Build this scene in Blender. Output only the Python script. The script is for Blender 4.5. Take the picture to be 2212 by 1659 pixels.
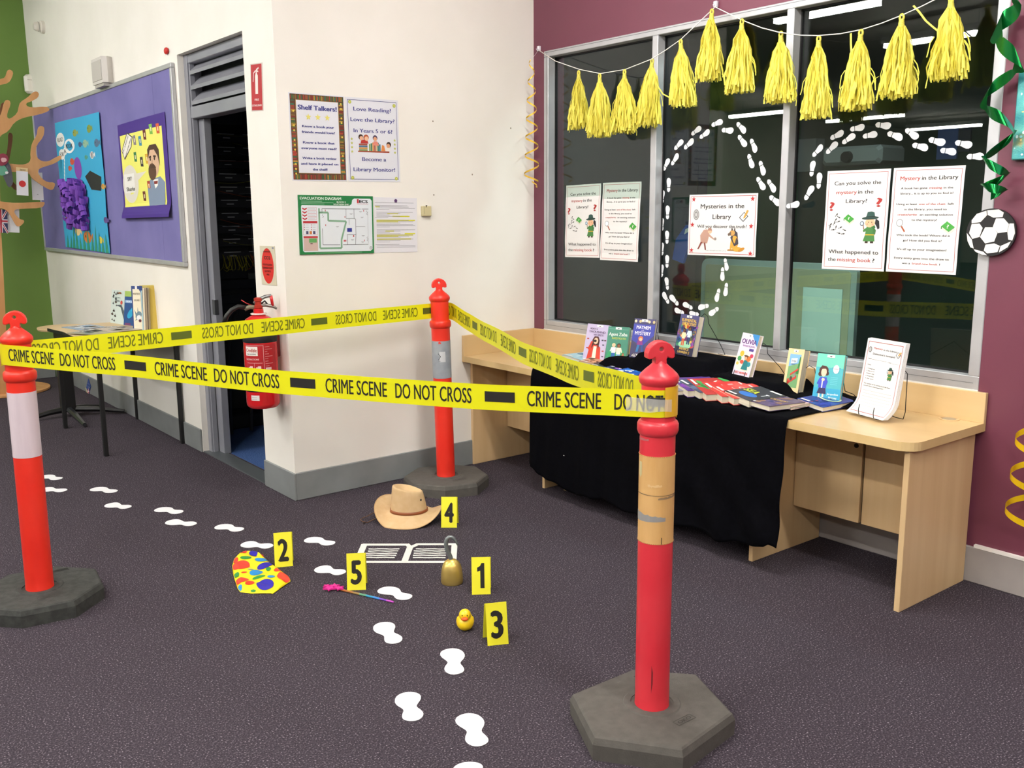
import bpy, math, random
from mathutils import Vector, Matrix
random.seed(7)
for o in list(bpy.data.objects): bpy.data.objects.remove(o)
SC = bpy.context.scene
COL = SC.collection
PI = math.pi
# ---------------------------------------------------------------- camera
FPX = 2044.567; PW, PH = 2212.0, 1659.0
CPOS = Vector((-2.0457, -4.3734, 1.4672))
_p, _y, _r = 0.18202, 0.67094, -0.0067
_fw = Vector((math.sin(_y)*math.cos(_p), math.cos(_y)*math.cos(_p), -math.sin(_p)))
_rt = Vector((math.cos(_y), -math.sin(_y), 0)); _up = _rt.cross(_fw)
CR = _rt*math.cos(_r) + _up*math.sin(_r); CU = _up*math.cos(_r) - _rt*math.sin(_r); CF = _fw
cam = bpy.data.cameras.new('camera'); camo = bpy.data.objects.new('camera', cam); COL.objects.link(camo)
cam.sensor_fit = 'HORIZONTAL'; cam.sensor_width = 36; cam.lens = FPX/PW*36; cam.clip_end = 100
camo.matrix_world = Matrix(((CR.x, CU.x, -CF.x, CPOS.x), (CR.y, CU.y, -CF.y, CPOS.y), (CR.z, CU.z, -CF.z, CPOS.z), (0, 0, 0, 1)))
SC.camera = camo
w = bpy.data.worlds.new('world'); SC.world = w; w.use_nodes = True
w.node_tree.nodes['Background'].inputs[0].default_value = (0.02, 0.025, 0.035, 1); w.node_tree.nodes['Background'].inputs[1].default_value = 0.3
SC.view_settings.view_transform = 'Standard'; SC.view_settings.look = 'None'; SC.view_settings.gamma = 1
SC.view_settings.use_curve_mapping = False
SC.view_settings.exposure = 0.35
LAMP = 96.0
# photograph pixel -> point on a known real plane of the room
def P(ax, v, x, y):
    d = CF + CR*((x-PW/2)/FPX) - CU*((y-PH/2)/FPX); i = 'xyz'.index(ax)
    return CPOS + d*((v-CPOS[i])/d[i])
def PV(b, x, y):
    n = Vector((b[0]-CPOS.x, b[1]-CPOS.y, 0)); d = CF + CR*((x-PW/2)/FPX) - CU*((y-PH/2)/FPX)
    return CPOS + d*((Vector(b)-CPOS).dot(n)/d.dot(n))
# ---------------------------------------------------------------- materials
def lin(c):
    c = c.lstrip('#'); out = []
    for i in (0, 2, 4):
        v = int(c[i:i+2], 16)/255; out.append(v/12.92 if v <= .04045 else ((v+.055)/1.055)**2.4)
    return (*out, 1)
_M = {}
def C(hexc, rough=.6, metal=0, **kw):
    key = (hexc, rough, metal, tuple(sorted(kw.items())))
    if key in _M: return _M[key]
    m = bpy.data.materials.new('paint_'+hexc.strip('#')); m.use_nodes = True
    b = m.node_tree.nodes['Principled BSDF']; b.inputs['Base Color'].default_value = lin(hexc)
    b.inputs['Roughness'].default_value = rough; b.inputs['Metallic'].default_value = metal
    if 'emit' in kw: b.inputs['Emission Color'].default_value = lin(hexc); b.inputs['Emission Strength'].default_value = kw['emit']
    if 'coat' in kw: b.inputs['Coat Weight'].default_value = kw['coat']; b.inputs['Coat Roughness'].default_value = .08
    _M[key] = m; return m
def NM(name, c1, c2, scale=10, rough=.7, bump=0, stretch=(1, 1, 1), detail=4, lo=.35, hi=.65, metal=0, coat=0, c3=None, bscale=None, rot=(0, 0, 0), dist=.002):
    m = bpy.data.materials.new(name); m.use_nodes = True; t = m.node_tree; N = t.nodes; L = t.links
    b = N['Principled BSDF']; b.inputs['Specular IOR Level'].default_value = .06 if name == 'black_cotton' else .5; tc = N.new('ShaderNodeTexCoord'); mp = N.new('ShaderNodeMapping'); mp.inputs['Scale'].default_value = stretch
    mp.inputs['Rotation'].default_value = rot
    n = N.new('ShaderNodeTexNoise'); n.inputs['Scale'].default_value = scale; n.inputs['Detail'].default_value = detail
    r = N.new('ShaderNodeValToRGB'); r.color_ramp.elements[0].position = lo; r.color_ramp.elements[1].position = hi
    r.color_ramp.elements[0].color = lin(c1); r.color_ramp.elements[1].color = lin(c2)
    if c3: e = r.color_ramp.elements.new(min(.99, hi+.12)); e.color = lin(c3)
    L.new(tc.outputs['Object'], mp.inputs[0]); L.new(mp.outputs[0], n.inputs['Vector']); L.new(n.outputs[0], r.inputs[0]); L.new(r.outputs[0], b.inputs['Base Color'])
    b.inputs['Roughness'].default_value = rough; b.inputs['Metallic'].default_value = metal
    if coat: b.inputs['Coat Weight'].default_value = coat; b.inputs['Coat Roughness'].default_value = .15
    if bump:
        bn = N.new('ShaderNodeTexNoise'); bn.inputs['Scale'].default_value = bscale or scale; bn.inputs['Detail'].default_value = 3
        bp = N.new('ShaderNodeBump'); bp.inputs['Strength'].default_value = bump; bp.inputs['Distance'].default_value = dist
        L.new(mp.outputs[0], bn.inputs['Vector']); L.new(bn.outputs[0], bp.inputs['Height']); L.new(bp.outputs[0], b.inputs['Normal'])
    return m
M_carpet = NM('carpet', '#342f36', '#4b444c', 190, .95, .8, (1, 1, 1), 4, .40, .60, c3='#9a9199', bscale=230, dist=.005)
M_carpet.node_tree.nodes['Principled BSDF'].inputs['Specular IOR Level'].default_value = .1
M_carpetb = NM('blue_carpet', '#2c4a80', '#3c5f98', 130, .95, .6, dist=.004)
M_cream = NM('cream_paint', '#ebe8e0', '#f0ede6', 2.5, .55, .12, bscale=90, dist=.001)
M_purple = NM('maroon_paint', '#6a3446', '#70384a', 2, .45, .12, bscale=90, dist=.001)
M_green = NM('green_paint', '#5f7f35', '#65863a', 2, .55, .1, bscale=80, dist=.001)
M_greend = NM('green_paint_back', '#4a7a4e', '#528256', 2, .6)
M_ceil = C('#d8d4c8', .8)
M_base = NM('grey_vinyl', '#7b7f80', '#85898a', 6, .5)
M_basel = NM('light_grey_skirting', '#9c9694', '#a6a09d', 6, .5)
M_alu = NM('satin_aluminium', '#b4b5b8', '#bdbec1', 8, .38, metal=.35)
M_alud = C('#8d9094', .45, .3)
M_frame = NM('grey_door_paint', '#83858e', '#8b8d95', 5, .4)
M_wood = NM('maple_laminate', '#c9a876', '#d9bb8a', 5, .32, stretch=(1, .12, 1), coat=.25, lo=.3, hi=.7)
M_woodv = NM('maple_laminate_upright', '#cfad7f', '#dcbf92', 14, .4, stretch=(1, 1, .05), lo=.3, hi=.7)
M_woode = NM('maple_edge_strip', '#cfb27c', '#d6ba86', 10, .4)
M_ply = NM('plywood', '#c08a55', '#cf9a64', 12, .6, stretch=(1, 1, .2))
M_cloth = NM('black_cotton', '#040407', '#07070c', 60, .95, .3, bscale=500, dist=.001)
M_red = NM('orange_red_plastic', '#d42f3c', '#dc3a45', 6, .35, .05, coat=.15)
M_red2 = NM('bright_red_plastic', '#e02a1c', '#e63423', 6, .4, .05, coat=.1)
M_rubber = NM('recycled_rubber', '#4c4945', '#56534e', 30, .9, .3, bscale=220, lo=.3, hi=.7, c3='#6c6963', dist=.003)
M_rubberd = NM('dark_rubber', '#2c2e2c', '#3b3d3a', 40, .85, .4, bscale=160, dist=.003)
M_paper = C('#e6e7ea', .7); M_paperw = C('#e2e1e0', .75)
M_board = NM('violet_pinboard_felt', '#6c689f', '#7772aa', 3, .95, .2, bscale=500, dist=.001)
M_black = C('#0c0c0e', .5); M_ink = C('#16140f', .6)
M_steel = C('#9a9ca0', .3, .9); M_chrome = C('#c8c8cc', .18, 1)
M_tape = None
def tape_mat():
    m = bpy.data.materials.new('yellow_barrier_film'); m.use_nodes = True; t = m.node_tree; N = t.nodes; L = t.links
    b = N['Principled BSDF']; b.inputs['Base Color'].default_value = lin('#f2f020'); b.inputs['Roughness'].default_value = .32
    tr = N.new('ShaderNodeBsdfTranslucent'); tr.inputs[0].default_value = lin('#f4f428'); mx = N.new('ShaderNodeMixShader'); mx.inputs[0].default_value = .3
    L.new(b.outputs[0], mx.inputs[1]); L.new(tr.outputs[0], mx.inputs[2]); L.new(mx.outputs[0], N['Material Output'].inputs[0]); return m
M_tape = tape_mat()
def glass_mat(name, tint, rough=0.0):
    m = bpy.data.materials.new(name); m.use_nodes = True; t = m.node_tree; N = t.nodes; L = t.links; N.remove(N['Principled BSDF'])
    g = N.new('ShaderNodeBsdfGlossy'); g.inputs['Roughness'].default_value = rough; tr = N.new('ShaderNodeBsdfTransparent'); tr.inputs[0].default_value = tint
    geo = N.new('ShaderNodeNewGeometry'); mth = N.new('ShaderNodeMath'); mth.operation = 'MULTIPLY_ADD'; mth.inputs[1].default_value = 1/1.5-1.5; mth.inputs[2].default_value = 1.5
    fr = N.new('ShaderNodeFresnel'); mx = N.new('ShaderNodeMixShader')
    L.new(geo.outputs['Backfacing'], mth.inputs[0]); L.new(mth.outputs[0], fr.inputs[0]); L.new(fr.outputs[0], mx.inputs[0])
    L.new(tr.outputs[0], mx.inputs[1]); L.new(g.outputs[0], mx.inputs[2]); L.new(mx.outputs[0], N['Material Output'].inputs[0]); return m
M_glass = glass_mat('window_glass', (.80, .88, .84, 1))
def tissue(name, col, f=.35):
    m = bpy.data.materials.new(name); m.use_nodes = True; t = m.node_tree; N = t.nodes; L = t.links
    b = N['Principled BSDF']; b.inputs['Base Color'].default_value = lin(col); b.inputs['Roughness'].default_value = .7
    tr = N.new('ShaderNodeBsdfTranslucent'); tr.inputs[0].default_value = lin(col); mx = N.new('ShaderNodeMixShader'); mx.inputs[0].default_value = f
    L.new(b.outputs[0], mx.inputs[1]); L.new(tr.outputs[0], mx.inputs[2]); L.new(mx.outputs[0], N['Material Output'].inputs[0]); return m
M_tissue = tissue('yellow_tissue', '#ece263', .25)
# ---------------------------------------------------------------- mesh builder
_TX = {}
def textgeo(s, bold=0.0):
    k = (s, bold)
    if bold and k not in _TX:
        v0, f0 = textgeo(s, 0.0); vs, fs = [], []; b = bold*.8
        for dx, dy in (((-b, 0), (b, 0), (0, 0)) if bold < .035 else ((-b, 0), (b, 0), (0, b*.6), (0, -b*.6), (-b/2, b*.3), (b/2, -b*.3))):
            o = len(vs); vs += [(x+dx, y+dy) for x, y in v0]; fs += [tuple(i+o for i in f) for f in f0]
        _TX[k] = (vs, fs)
    if k in _TX: return _TX[k]
    cu = bpy.data.curves.new('t', 'FONT'); cu.body = s; cu.size = 1; cu.resolution_u = 3; cu.fill_mode = 'FRONT'
    ob = bpy.data.objects.new('t', cu); COL.objects.link(ob); dg = bpy.context.evaluated_depsgraph_get()
    me = bpy.data.meshes.new_from_object(ob.evaluated_get(dg))
    vs = [(v.co.x, v.co.y) for v in me.vertices]; fs = [tuple(p.vertices) for p in me.polygons]
    bpy.data.objects.remove(ob); bpy.data.curves.remove(cu); bpy.data.meshes.remove(me)
    _TX[k] = (vs, fs); return _TX[k]
class MB:
    def __init__(s): s.v = []; s.f = []; s.m = []; s.mats = []
    def mi(s, m):
        if m not in s.mats: s.mats.append(m)
        return s.mats.index(m)
    def add(s, vs, fs, m):
        o = len(s.v); i = s.mi(m); s.v.extend(Vector(v) for v in vs)
        for f in fs: s.f.append(tuple(a+o for a in f)); s.m.append(i)
        return s
    def box(s, a, b, m):
        x0, x1 = sorted((a[0], b[0])); y0, y1 = sorted((a[1], b[1])); z0, z1 = sorted((a[2], b[2]))
        return s.add([(x0, y0, z0), (x1, y0, z0), (x1, y1, z0), (x0, y1, z0), (x0, y0, z1), (x1, y0, z1), (x1, y1, z1), (x0, y1, z1)],
              [(0, 3, 2, 1), (4, 5, 6, 7), (0, 1, 5, 4), (1, 2, 6, 5), (2, 3, 7, 6), (3, 0, 4, 7)], m)
    def bbox(s, a, b, m, r=.004):
        # box with chamfered vertical and top edges (all 12 edges)
        x0, x1 = sorted((a[0], b[0])); y0, y1 = sorted((a[1], b[1])); z0, z1 = sorted((a[2], b[2])); vs = []; r = min(r, (x1-x0)/2.01, (y1-y0)/2.01, (z1-z0)/2.01)
        for z, i in ((z0, r), (z0+r, 0), (z1-r, 0), (z1, r)):
            for (cx, sx) in ((x0, 1), (x1, -1)): pass
            ring = [(x0+i+r, y0+i), (x1-i-r, y0+i), (x1-i, y0+i+r), (x1-i, y1-i-r), (x1-i-r, y1-i), (x0+i+r, y1-i), (x0+i, y1-i-r), (x0+i, y0+i+r)]
            vs += [(x, y, z) for x, y in ring]
        fs = [tuple(range(7, -1, -1)), tuple(range(24, 32))]
        for k in range(3):
            for j in range(8): fs.append((k*8+j, k*8+(j+1) % 8, k*8+8+(j+1) % 8, k*8+8+j))
        return s.add(vs, fs, m)
    def prism(s, pts, z0, z1, m, top=True):
        n = len(pts); vs = [(x, y, z0) for x, y in pts] + [(x, y, z1) for x, y in pts]
        return s.add(vs, [tuple(range(n-1, -1, -1)), tuple(range(n, 2*n))] + [(i, (i+1) % n, n+(i+1) % n, n+i) for i in range(n)], m)
    def poly(s, pts, m, z=0): return s.add([(p[0], p[1], p[2] if len(p) > 2 else z) for p in pts], [tuple(range(len(pts)))], m)
    def ell(s, cx, cy, rx, ry, m, z=0, n=16, rot=0, a0=0, a1=2*PI):
        pts = []
        for i in range(n):
            a = a0+(a1-a0)*i/(n if abs(a1-a0-2*PI) < 1e-6 else n-1); x = rx*math.cos(a); y = ry*math.sin(a)
            pts.append((cx+x*math.cos(rot)-y*math.sin(rot), cy+x*math.sin(rot)+y*math.cos(rot), z))
        return s.poly(pts, m)
    def rect(s, x0, y0, x1, y1, m, z=0): return s.poly([(x0, y0, z), (x1, y0, z), (x1, y1, z), (x0, y1, z)], m)
    def frame(s, x0, y0, x1, y1, t, m, z=0):
        s.rect(x0, y0, x1, y0+t, m, z); s.rect(x0, y1-t, x1, y1, m, z); s.rect(x0, y0+t, x0+t, y1-t, m, z); return s.rect(x1-t, y0+t, x1, y1-t, m, z)
    def line(s, a, b, w, m, z=0):
        a = Vector(a[:2]); b = Vector(b[:2]); d = (b-a).normalized(); n = Vector((-d.y, d.x))*w/2
        return s.poly([(*(a+n), z), (*(a-n), z), (*(b-n), z), (*(b+n), z)][::-1][::-1], m)
    def star(s, cx, cy, r, m, z=0, rot=0):
        pts = [(cx+(r if i % 2 == 0 else r*.42)*math.sin(rot+i*PI/5), cy+(r if i % 2 == 0 else r*.42)*math.cos(rot+i*PI/5), z) for i in range(10)][::-1]
        return s.poly(pts, m)
    def text(s, t, cx, y, w, h, m, z=0, bold=.02, mirror=False, warp=None, align='c'):
        vs, fs = textgeo(t, bold); n0_ = max(1, len(textgeo(t, 0.0)[0]))
        if not vs: return s
        x0 = min(v[0] for v in vs); x1 = max(v[0] for v in vs); sc = h/.70
        if w is None: w = (x1-x0)*sc
        sx = w/(x1-x0); xl = cx-w/2 if align == 'c' else cx
        o = [((xl+(v[0]-x0)*sx) if not mirror else (xl+w-(v[0]-x0)*sx), y+v[1]*sc, z+4e-5*(i_//n0_)) for i_, v in enumerate(vs)]
        if warp: o = [warp(*q) for q in o]
        return s.add(o, fs if not mirror else [f[::-1] for f in fs], m)
    def lathe(s, prof, m, n=32, c=(0, 0, 0), axis='z', sx=1, sy=1):
        vs = []; fs = []
        for r, z in prof:
            for i in range(n):
                a = 2*PI*i/n; x, y = r*math.cos(a)*sx, r*math.sin(a)*sy
                vs.append((c[0]+x, c[1]+y, c[2]+z) if axis == 'z' else ((c[0]+x, c[1]+z, c[2]+y) if axis == 'y' else (c[0]+z, c[1]+x, c[2]+y)))
        for k in range(len(prof)-1):
            for i in range(n): fs.append((k*n+i, k*n+(i+1) % n, (k+1)*n+(i+1) % n, (k+1)*n+i))
        if prof[0][0] > 1e-5: fs.append(tuple(range(n-1, -1, -1)))
        if prof[-1][0] > 1e-5: fs.append(tuple((len(prof)-1)*n+i for i in range(n)))
        if axis == 'y': fs = [f[::-1] for f in fs]
        return s.add(vs, fs, m)
    def tube(s, pts, r, m, n=8, closed=False, caps=True):
        pts = [Vector(p) for p in pts]; vs = []; fs = []; up = None; N_ = len(pts)
        for i, p in enumerate(pts):
            d = (pts[min(i+1, N_-1)]-pts[max(i-1, 0)]); d = d.normalized() if d.length > 1e-9 else Vector((0, 0, 1))
            if up is None: up = Vector((0, 0, 1)) if abs(d.z) < .9 else Vector((1, 0, 0))
            a = d.cross(up); a = a.normalized() if a.length > 1e-6 else d.orthogonal().normalized(); b = a.cross(d).normalized(); up = b
            rr = r[i] if isinstance(r, (list, tuple)) else r
            for k in range(n): q = 2*PI*k/n; vs.append(p + a*(rr*math.cos(q)) + b*(rr*math.sin(q)))
        for i in range(N_-1):
            for k in range(n): fs.append((i*n+k, (i+1)*n+k, (i+1)*n+(k+1) % n, i*n+(k+1) % n))
        if caps: fs.append(tuple(range(n))); fs.append(tuple((N_-1)*n+k for k in range(n-1, -1, -1)))
        return s.add(vs, fs, m)
    def ribbon(s, rows, m, z=0):
        # rows: list of (left point, right point)
        vs = []; fs = []
        for a, b in rows: vs += [a, b]
        for i in range(len(rows)-1): fs.append((2*i, 2*i+1, 2*i+3, 2*i+2))
        return s.add(vs, fs, m)
    def ball(s, c, r, m, n=16, k=10):
        if not isinstance(r, (tuple, list)): r = (r, r, r)
        pr = [(math.sin(PI*i/k), -math.cos(PI*i/k)) for i in range(k+1)]; vs = []; fs = []
        for a, z in pr:
            for i in range(n): q = 2*PI*i/n; vs.append((c[0]+r[0]*a*math.cos(q), c[1]+r[1]*a*math.sin(q), c[2]+r[2]*z))
        for j in range(k):
            for i in range(n): fs.append((j*n+i, j*n+(i+1) % n, (j+1)*n+(i+1) % n, (j+1)*n+i))
        return s.add(vs, fs, m)
    def warp(s, fn): s.v = [Vector(fn(v.x, v.y, v.z)) for v in s.v]; return s
    def build(s, name, parent=None, label=None, cat=None, group=None, kind=None, smooth=False, mw=None, solid=0, sub=0, data=None):
        me = data or bpy.data.meshes.new(name)
        me.from_pydata([tuple(v) for v in s.v], [], s.f)
        for m in s.mats: me.materials.append(m)
        me.polygons.foreach_set('material_index', s.m)
        if smooth: me.polygons.foreach_set('use_smooth', [True]*len(me.polygons))
        me.update()
        if smooth == 'auto':
            me.set_sharp_from_angle(angle=.7)
        o = bpy.data.objects.new(name, me); COL.objects.link(o)
        if parent: o.parent = parent
        if mw is not None: o.matrix_world = mw
        if solid: md = o.modifiers.new('s', 'SOLIDIFY'); md.thickness = solid; md.offset = -1
        if sub: md = o.modifiers.new('u', 'SUBSURF'); md.levels = sub; md.render_levels = sub
        return tag(o, label, cat, group, kind)
def tag(o, label=None, cat=None, group=None, kind=None):
    if label: o['label'] = label
    if cat: o['category'] = cat
    if group: o['group'] = group
    if kind: o['kind'] = kind
    return o
def thing(name, label, cat, mw=None, loc=None, rz=0, group=None):
    o = bpy.data.objects.new(name, None); COL.objects.link(o); o.empty_display_size = .05
    if mw is None: mw = Matrix.Translation(Vector(loc or (0, 0, 0))) @ Matrix.Rotation(rz, 4, 'Z')
    o.matrix_world = mw; return tag(o, label, cat, group)
def fr(o, u, v=None, n=None):
    u = Vector(u).normalized()
    if v is None: v = Vector((0, 0, 1))
    v = (Vector(v)-u*u.dot(Vector(v))).normalized(); n = u.cross(v)
    return Matrix(((u.x, v.x, n.x, o[0]), (u.y, v.y, n.y, o[1]), (u.z, v.z, n.z, o[2]), (0, 0, 0, 1)))
def copy_tree(o, mw, label=None, group=None):
    c = o.copy(); COL.objects.link(c); c.matrix_world = mw
    if label: c['label'] = label
    if group: c['group'] = group
    for ch in list(o.children):
        d = ch.copy(); COL.objects.link(d); d.parent = c
        for g in list(ch.children): e = g.copy(); COL.objects.link(e); e.parent = d
    return c
def struct(name, mb, parent=None): return mb.build(name, parent, kind=None if parent else 'structure')
def ss(t): t = max(0, min(1, t)); return t*t*(3-2*t)
# ================================================================ ROOM
WX = 1.601; YG = 4.86; HC = 3.45; YF = -9.0; XL = -20.0; YB = 9.0
DY0, DY1, DTOP = .358, 1.288, 2.357       # door opening
WZ0, WZ1, WY0, WY1 = .768, 2.349, -.094, -2.680   # window frame outer
floor = MB().box((XL, YF, -.1), (WX+.15, YG+.15, 0), M_carpet); floor.box((XL, YG+.15, -.1), (-4.6, YB, 0), M_carpet); struct('floor', floor)
struct('ceiling', MB().box((XL, YF, HC), (WX+.15, YB, HC+.1), M_ceil))
m = MB(); m.box((-.0, 0, 0), (.12, DY0, HC), M_cream); m.box((0, DY0, DTOP), (.12, DY1, HC), M_cream); m.box((0, DY1, 0), (.12, YG+.12, HC), M_cream); struct('wall_left', m)
struct('wall_back', MB().box((.12, 0, 0), (WX+.15, .12, HC), M_cream))
m = MB()
m.box((WX, WY0, 0), (WX+.15, 0, HC), M_purple); m.box((WX, YF, 0), (WX+.15, WY1, HC), M_purple)
m.box((WX, WY1, 0), (WX+.15, WY0, WZ0), M_purple); m.box((WX, WY1, WZ1), (WX+.15, WY0, HC), M_purple); struct('wall_right', m)
struct('wall_far', MB().box((-4.6, YG, 0), (0, YG+.12, HC), M_green))
struct('wall_front', MB().box((XL, YF-.1, 0), (WX+.15, YF, HC), M_cream))
m = MB().box((XL-.1, YF, 0), (XL, YB, HC), C('#c9c4b6')); m.box((XL, YB, 0), (-4.6, YB+.1, HC), C('#c9c4b6')); struct('wall_west', m)
# skirtings
BH = .145
def skirt(name, mb): struct(name, mb)
m = MB(); m.bbox((-.012, -.012, 0), (0, DY0, BH), M_base, .003); m.bbox((-.012, DY1+.006, 0), (0, YG, BH), M_base, .003); skirt('baseboard_left', m)
skirt('baseboard_back', MB().bbox((.0, -.012, 0), (1.12, 0, BH), M_base, .003))
m = MB(); m.bbox((WX-.014, YF, 0), (WX, -.03, BH), M_basel, .003); m.box((WX-.016, YF, BH), (WX, -2.72, BH+.012), C('#f0eee9', .4)); skirt('baseboard_right', m)
skirt('baseboard_far', MB().bbox((-4.6, YG-.012, 0), (-.02, YG, BH), M_base, .003))
# scuffs, dark marks on cream walls
m = MB()
for (x, y) in ((935, 262), (937, 421), (1103, 277), (690, 547), (1020, 377)):
    q = P('y', 0, x, y); m.ell(q.x, q.z, .004, .005, C('#7d7462'), 0, 8)
m.warp(lambda x, y, z: (x, -.0008, y)); m.build('wall_marks', None, kind='structure')
# ---------------------------------------------------------------- window
f = thing('window_1', None, None, fr((WX, 0, 0), (0, -1, 0))); f['kind'] = 'structure'
# local: x = -y world, y = z, z = towards room
X0, X1 = -WY0, -WY1
def bar(nm, a, b, z0=-.062, z1=.004, mat=None): return MB().bbox((a[0], a[1], z0), (b[0], b[1], z1), mat or M_alu, .0025).build(nm, f)
yy_ = lambda px, py: -P('x', WX-.004, px, py).y
ZH = P('x', WX-.004, 1380, 83.5).z; ZS = P('x', WX-.004, 1262, 702).z; YJ = yy_(1184, 560); YR_ = yy_(2098, 719.6)
ML = [(yy_(1401, 500), yy_(1413, 500)), (yy_(1682.6, 430), yy_(1697.8, 430))]
bar('frame_head', (X0, ZH), (X1, WZ1)); bar('frame_sill', (X0, WZ0), (X1, ZS)); bar('frame_jamb', (X0, ZS), (YJ, ZH)); bar('frame_jamb', (YR_, ZS), (X1, ZH))
gm = C('#77797c', .5, .3)
MB().box((X0+.01, ZH+.022, .004), (X1-.01, ZH+.025, .0045), gm).build('groove', f); MB().box((X0+.022, ZS-.028, .004), (X1-.02, ZS-.026, .0045), gm).build('groove', f); MB().box((X0+.022, ZS-.028, .004), (X0+.025, ZH+.02, .0045), gm).build('groove', f)
MB().box((X0, WZ0-.004, .0), (X1, WZ0+.002, .0055), C('#dcdcda', .5)).build('sealant_bead', f)
panes = [(YJ, ML[0][0]), (ML[0][1], ML[1][0]), (ML[1][1], YR_)]
for a, b in ML: bar('mullion', (a, ZS), (b, ZH))
for a, b in panes:
    g = MB(); t = .007
    g.box((a, ZS+.002, -.062), (a+t, ZH, -.046), M_black); g.box((b-t, ZS+.002, -.062), (b, ZH, -.046), M_black)
    g.box((a+t, ZS, -.062), (b-t, ZS+t, -.046), M_black); g.box((a+t, ZH-t, -.062), (b-t, ZH, -.046), M_black); g.build('gasket', f)
    MB().box((a, ZS, -.058), (b, ZH, -.052), M_glass).build('pane', f)
# ---------------------------------------------------------------- door + louvre
d = thing('door_1', None, None, Matrix.Identity(4)); d['kind'] = 'structure'
m = MB(); m.bbox((.035, DY1-.05, 0), (.125, DY1, DTOP), M_frame, .003); m.bbox((.045, DY1-.062, 0), (.075, DY1-.05, DTOP), M_frame, .002); m.build('jamb', d)
MB().bbox((.08, DY1-.135, 0), (.125, DY1-.056, 2.0), M_frame, .003).build('door_stop', d)
MB().bbox((.04, DY0, 0), (.125, DY0+.045, DTOP), M_frame, .003).build('jamb', d)
MB().bbox((.04, DY0+.045, DTOP-.05), (.125, DY1-.05, DTOP), M_frame, .003).build('frame_head', d)
MB().bbox((.04, DY0+.045, 2.0), (.125, DY1-.05, 2.065), M_frame, .003).build('transom', d)
for i in range(3):
    zc = 2.112+i*.084
    m = MB(); m.add([(.045, DY0+.045, zc-.036), (.045, DY1-.062, zc-.036), (.117, DY1-.062, zc+.030), (.117, DY0+.045, zc+.030), (.045, DY0+.045, zc-.016), (.045, DY1-.062, zc-.016), (.108, DY1-.062, zc+.042), (.108, DY0+.045, zc+.042)],
        [(0, 1, 2, 3), (7, 6, 5, 4), (0, 4, 5, 1), (1, 5, 6, 2), (2, 6, 7, 3), (3, 7, 4, 0)], M_frame); m.build('louvre_blade', d)
MB().bbox((.075, DY1-.139, .86), (.10, DY1-.10, .95), C('#5a5c60', .4, .6), .002).build('strike_plate', d)
MB().box((.0, DY0, 0), (.10, DY1, .006), C('#6d7377', .4, .5)).build('threshold', d)
MB().box((.118, DY0+.045, 2.07), (.124, DY1-.05, DTOP-.05), M_black).build('louvre_backing', d)
# ---------------------------------------------------------------- server room behind door
m = MB(); m.box((.12, .12, -.1), (3.2, 3.3, .001), M_carpetb); struct('floor_2', m)
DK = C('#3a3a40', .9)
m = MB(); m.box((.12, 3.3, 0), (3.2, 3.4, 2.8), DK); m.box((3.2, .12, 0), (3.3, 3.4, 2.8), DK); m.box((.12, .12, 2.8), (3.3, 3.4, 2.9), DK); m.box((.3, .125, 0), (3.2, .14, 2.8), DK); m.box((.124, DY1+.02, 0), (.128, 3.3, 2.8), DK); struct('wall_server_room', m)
YR = 2.03
rk = thing('server_rack', 'black network rack with patch cables seen through the open doorway', 'rack', loc=(.7, YR, 0))
m = MB(); m.box((-.42, 0, .02), (.5, .9, 2.35), C('#2a2a2d', .5)); m.build('cabinet', rk)
for xx in (-.42, -.02, .44):
    m = MB().bbox((xx, -.03, .05), (xx+.05, 0, 2.3), C('#232328', .4)).build('post', rk)
m = MB().box((-.40, -.02, 2.05), (.44, 0, 2.13), C('#53565a', .5)); m.build('top_panel', rk)
for i in range(10):
    z = 1.99-i*.088
    MB().bbox((-.28, -.035, z-.055), (.44, -.005, z), C('#3c3c40', .5)).build('rack_unit', rk)
    m = MB(); g = C('#c9ccd0', .5); m.box((-.21, -.037, z-.009), (-.09, -.034, z-.003), g); m.box((-.03, -.037, z-.009), (.10, -.034, z-.003), g); m.box((-.17, -.037, z-.035), (-.12, -.034, z-.028), g); m.build('label_strip', rk)
for z in (1.07, 1.0, .9):
    MB().bbox((-.28, -.04, z-.06), (.44, -.005, z), C('#26262b', .45)).build('rack_unit', rk)
MB().bbox((-.05, -.05, 1.0), (.1, -.04, 1.045), C('#4f5552', .5)).build('network_switch', rk)
for z, xx in ((.985, .03), (.895, .03)):
    MB().ball((xx+.1, -.045, z), .006, C('#2a40ff', .4, emit=14)).build('indicator_light', rk)
def hang(p0, p1, sag, n=10): return [Vector(p0).lerp(Vector(p1), i/n)+Vector((0, -.03*math.sin(PI*i/n), -sag*math.sin(PI*i/n))) for i in range(n+1)]
for k in range(34):
    x = -.25+random.random()*.5; c = ['#b9b22c', '#b9b22c', '#b05a2a', '#2c8a55', '#3a78a0'][min(4, int((x+.25)*9))]
    MB().tube(hang((x, -.04, 1.16+random.random()*.02), (x+random.uniform(-.05, .05), -.045, 1.06+random.random()*.03), random.uniform(.01, .05)), .0022, C(c, .6), 5).build('patch_cable', rk)
for k in range(12):
    z = 1.25+random.random()*.75; c = ['#7a7c80', '#a0563a', '#8c8a3a'][k % 3]
    MB().tube(hang((-.27+random.random()*.2, -.04, z), (.2+random.random()*.2, -.04, z+random.uniform(-.05, .1)), random.uniform(.0, .06)), .002, C(c, .6), 5).build('patch_cable', rk)
MB().tube([(.02, -.06, 1.7), (-.02, -.07, 1.3), (.0, -.08, .9), (-.15, -.1, .5)], .003, C('#77787c'), 6).build('loose_cable', rk)
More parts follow.
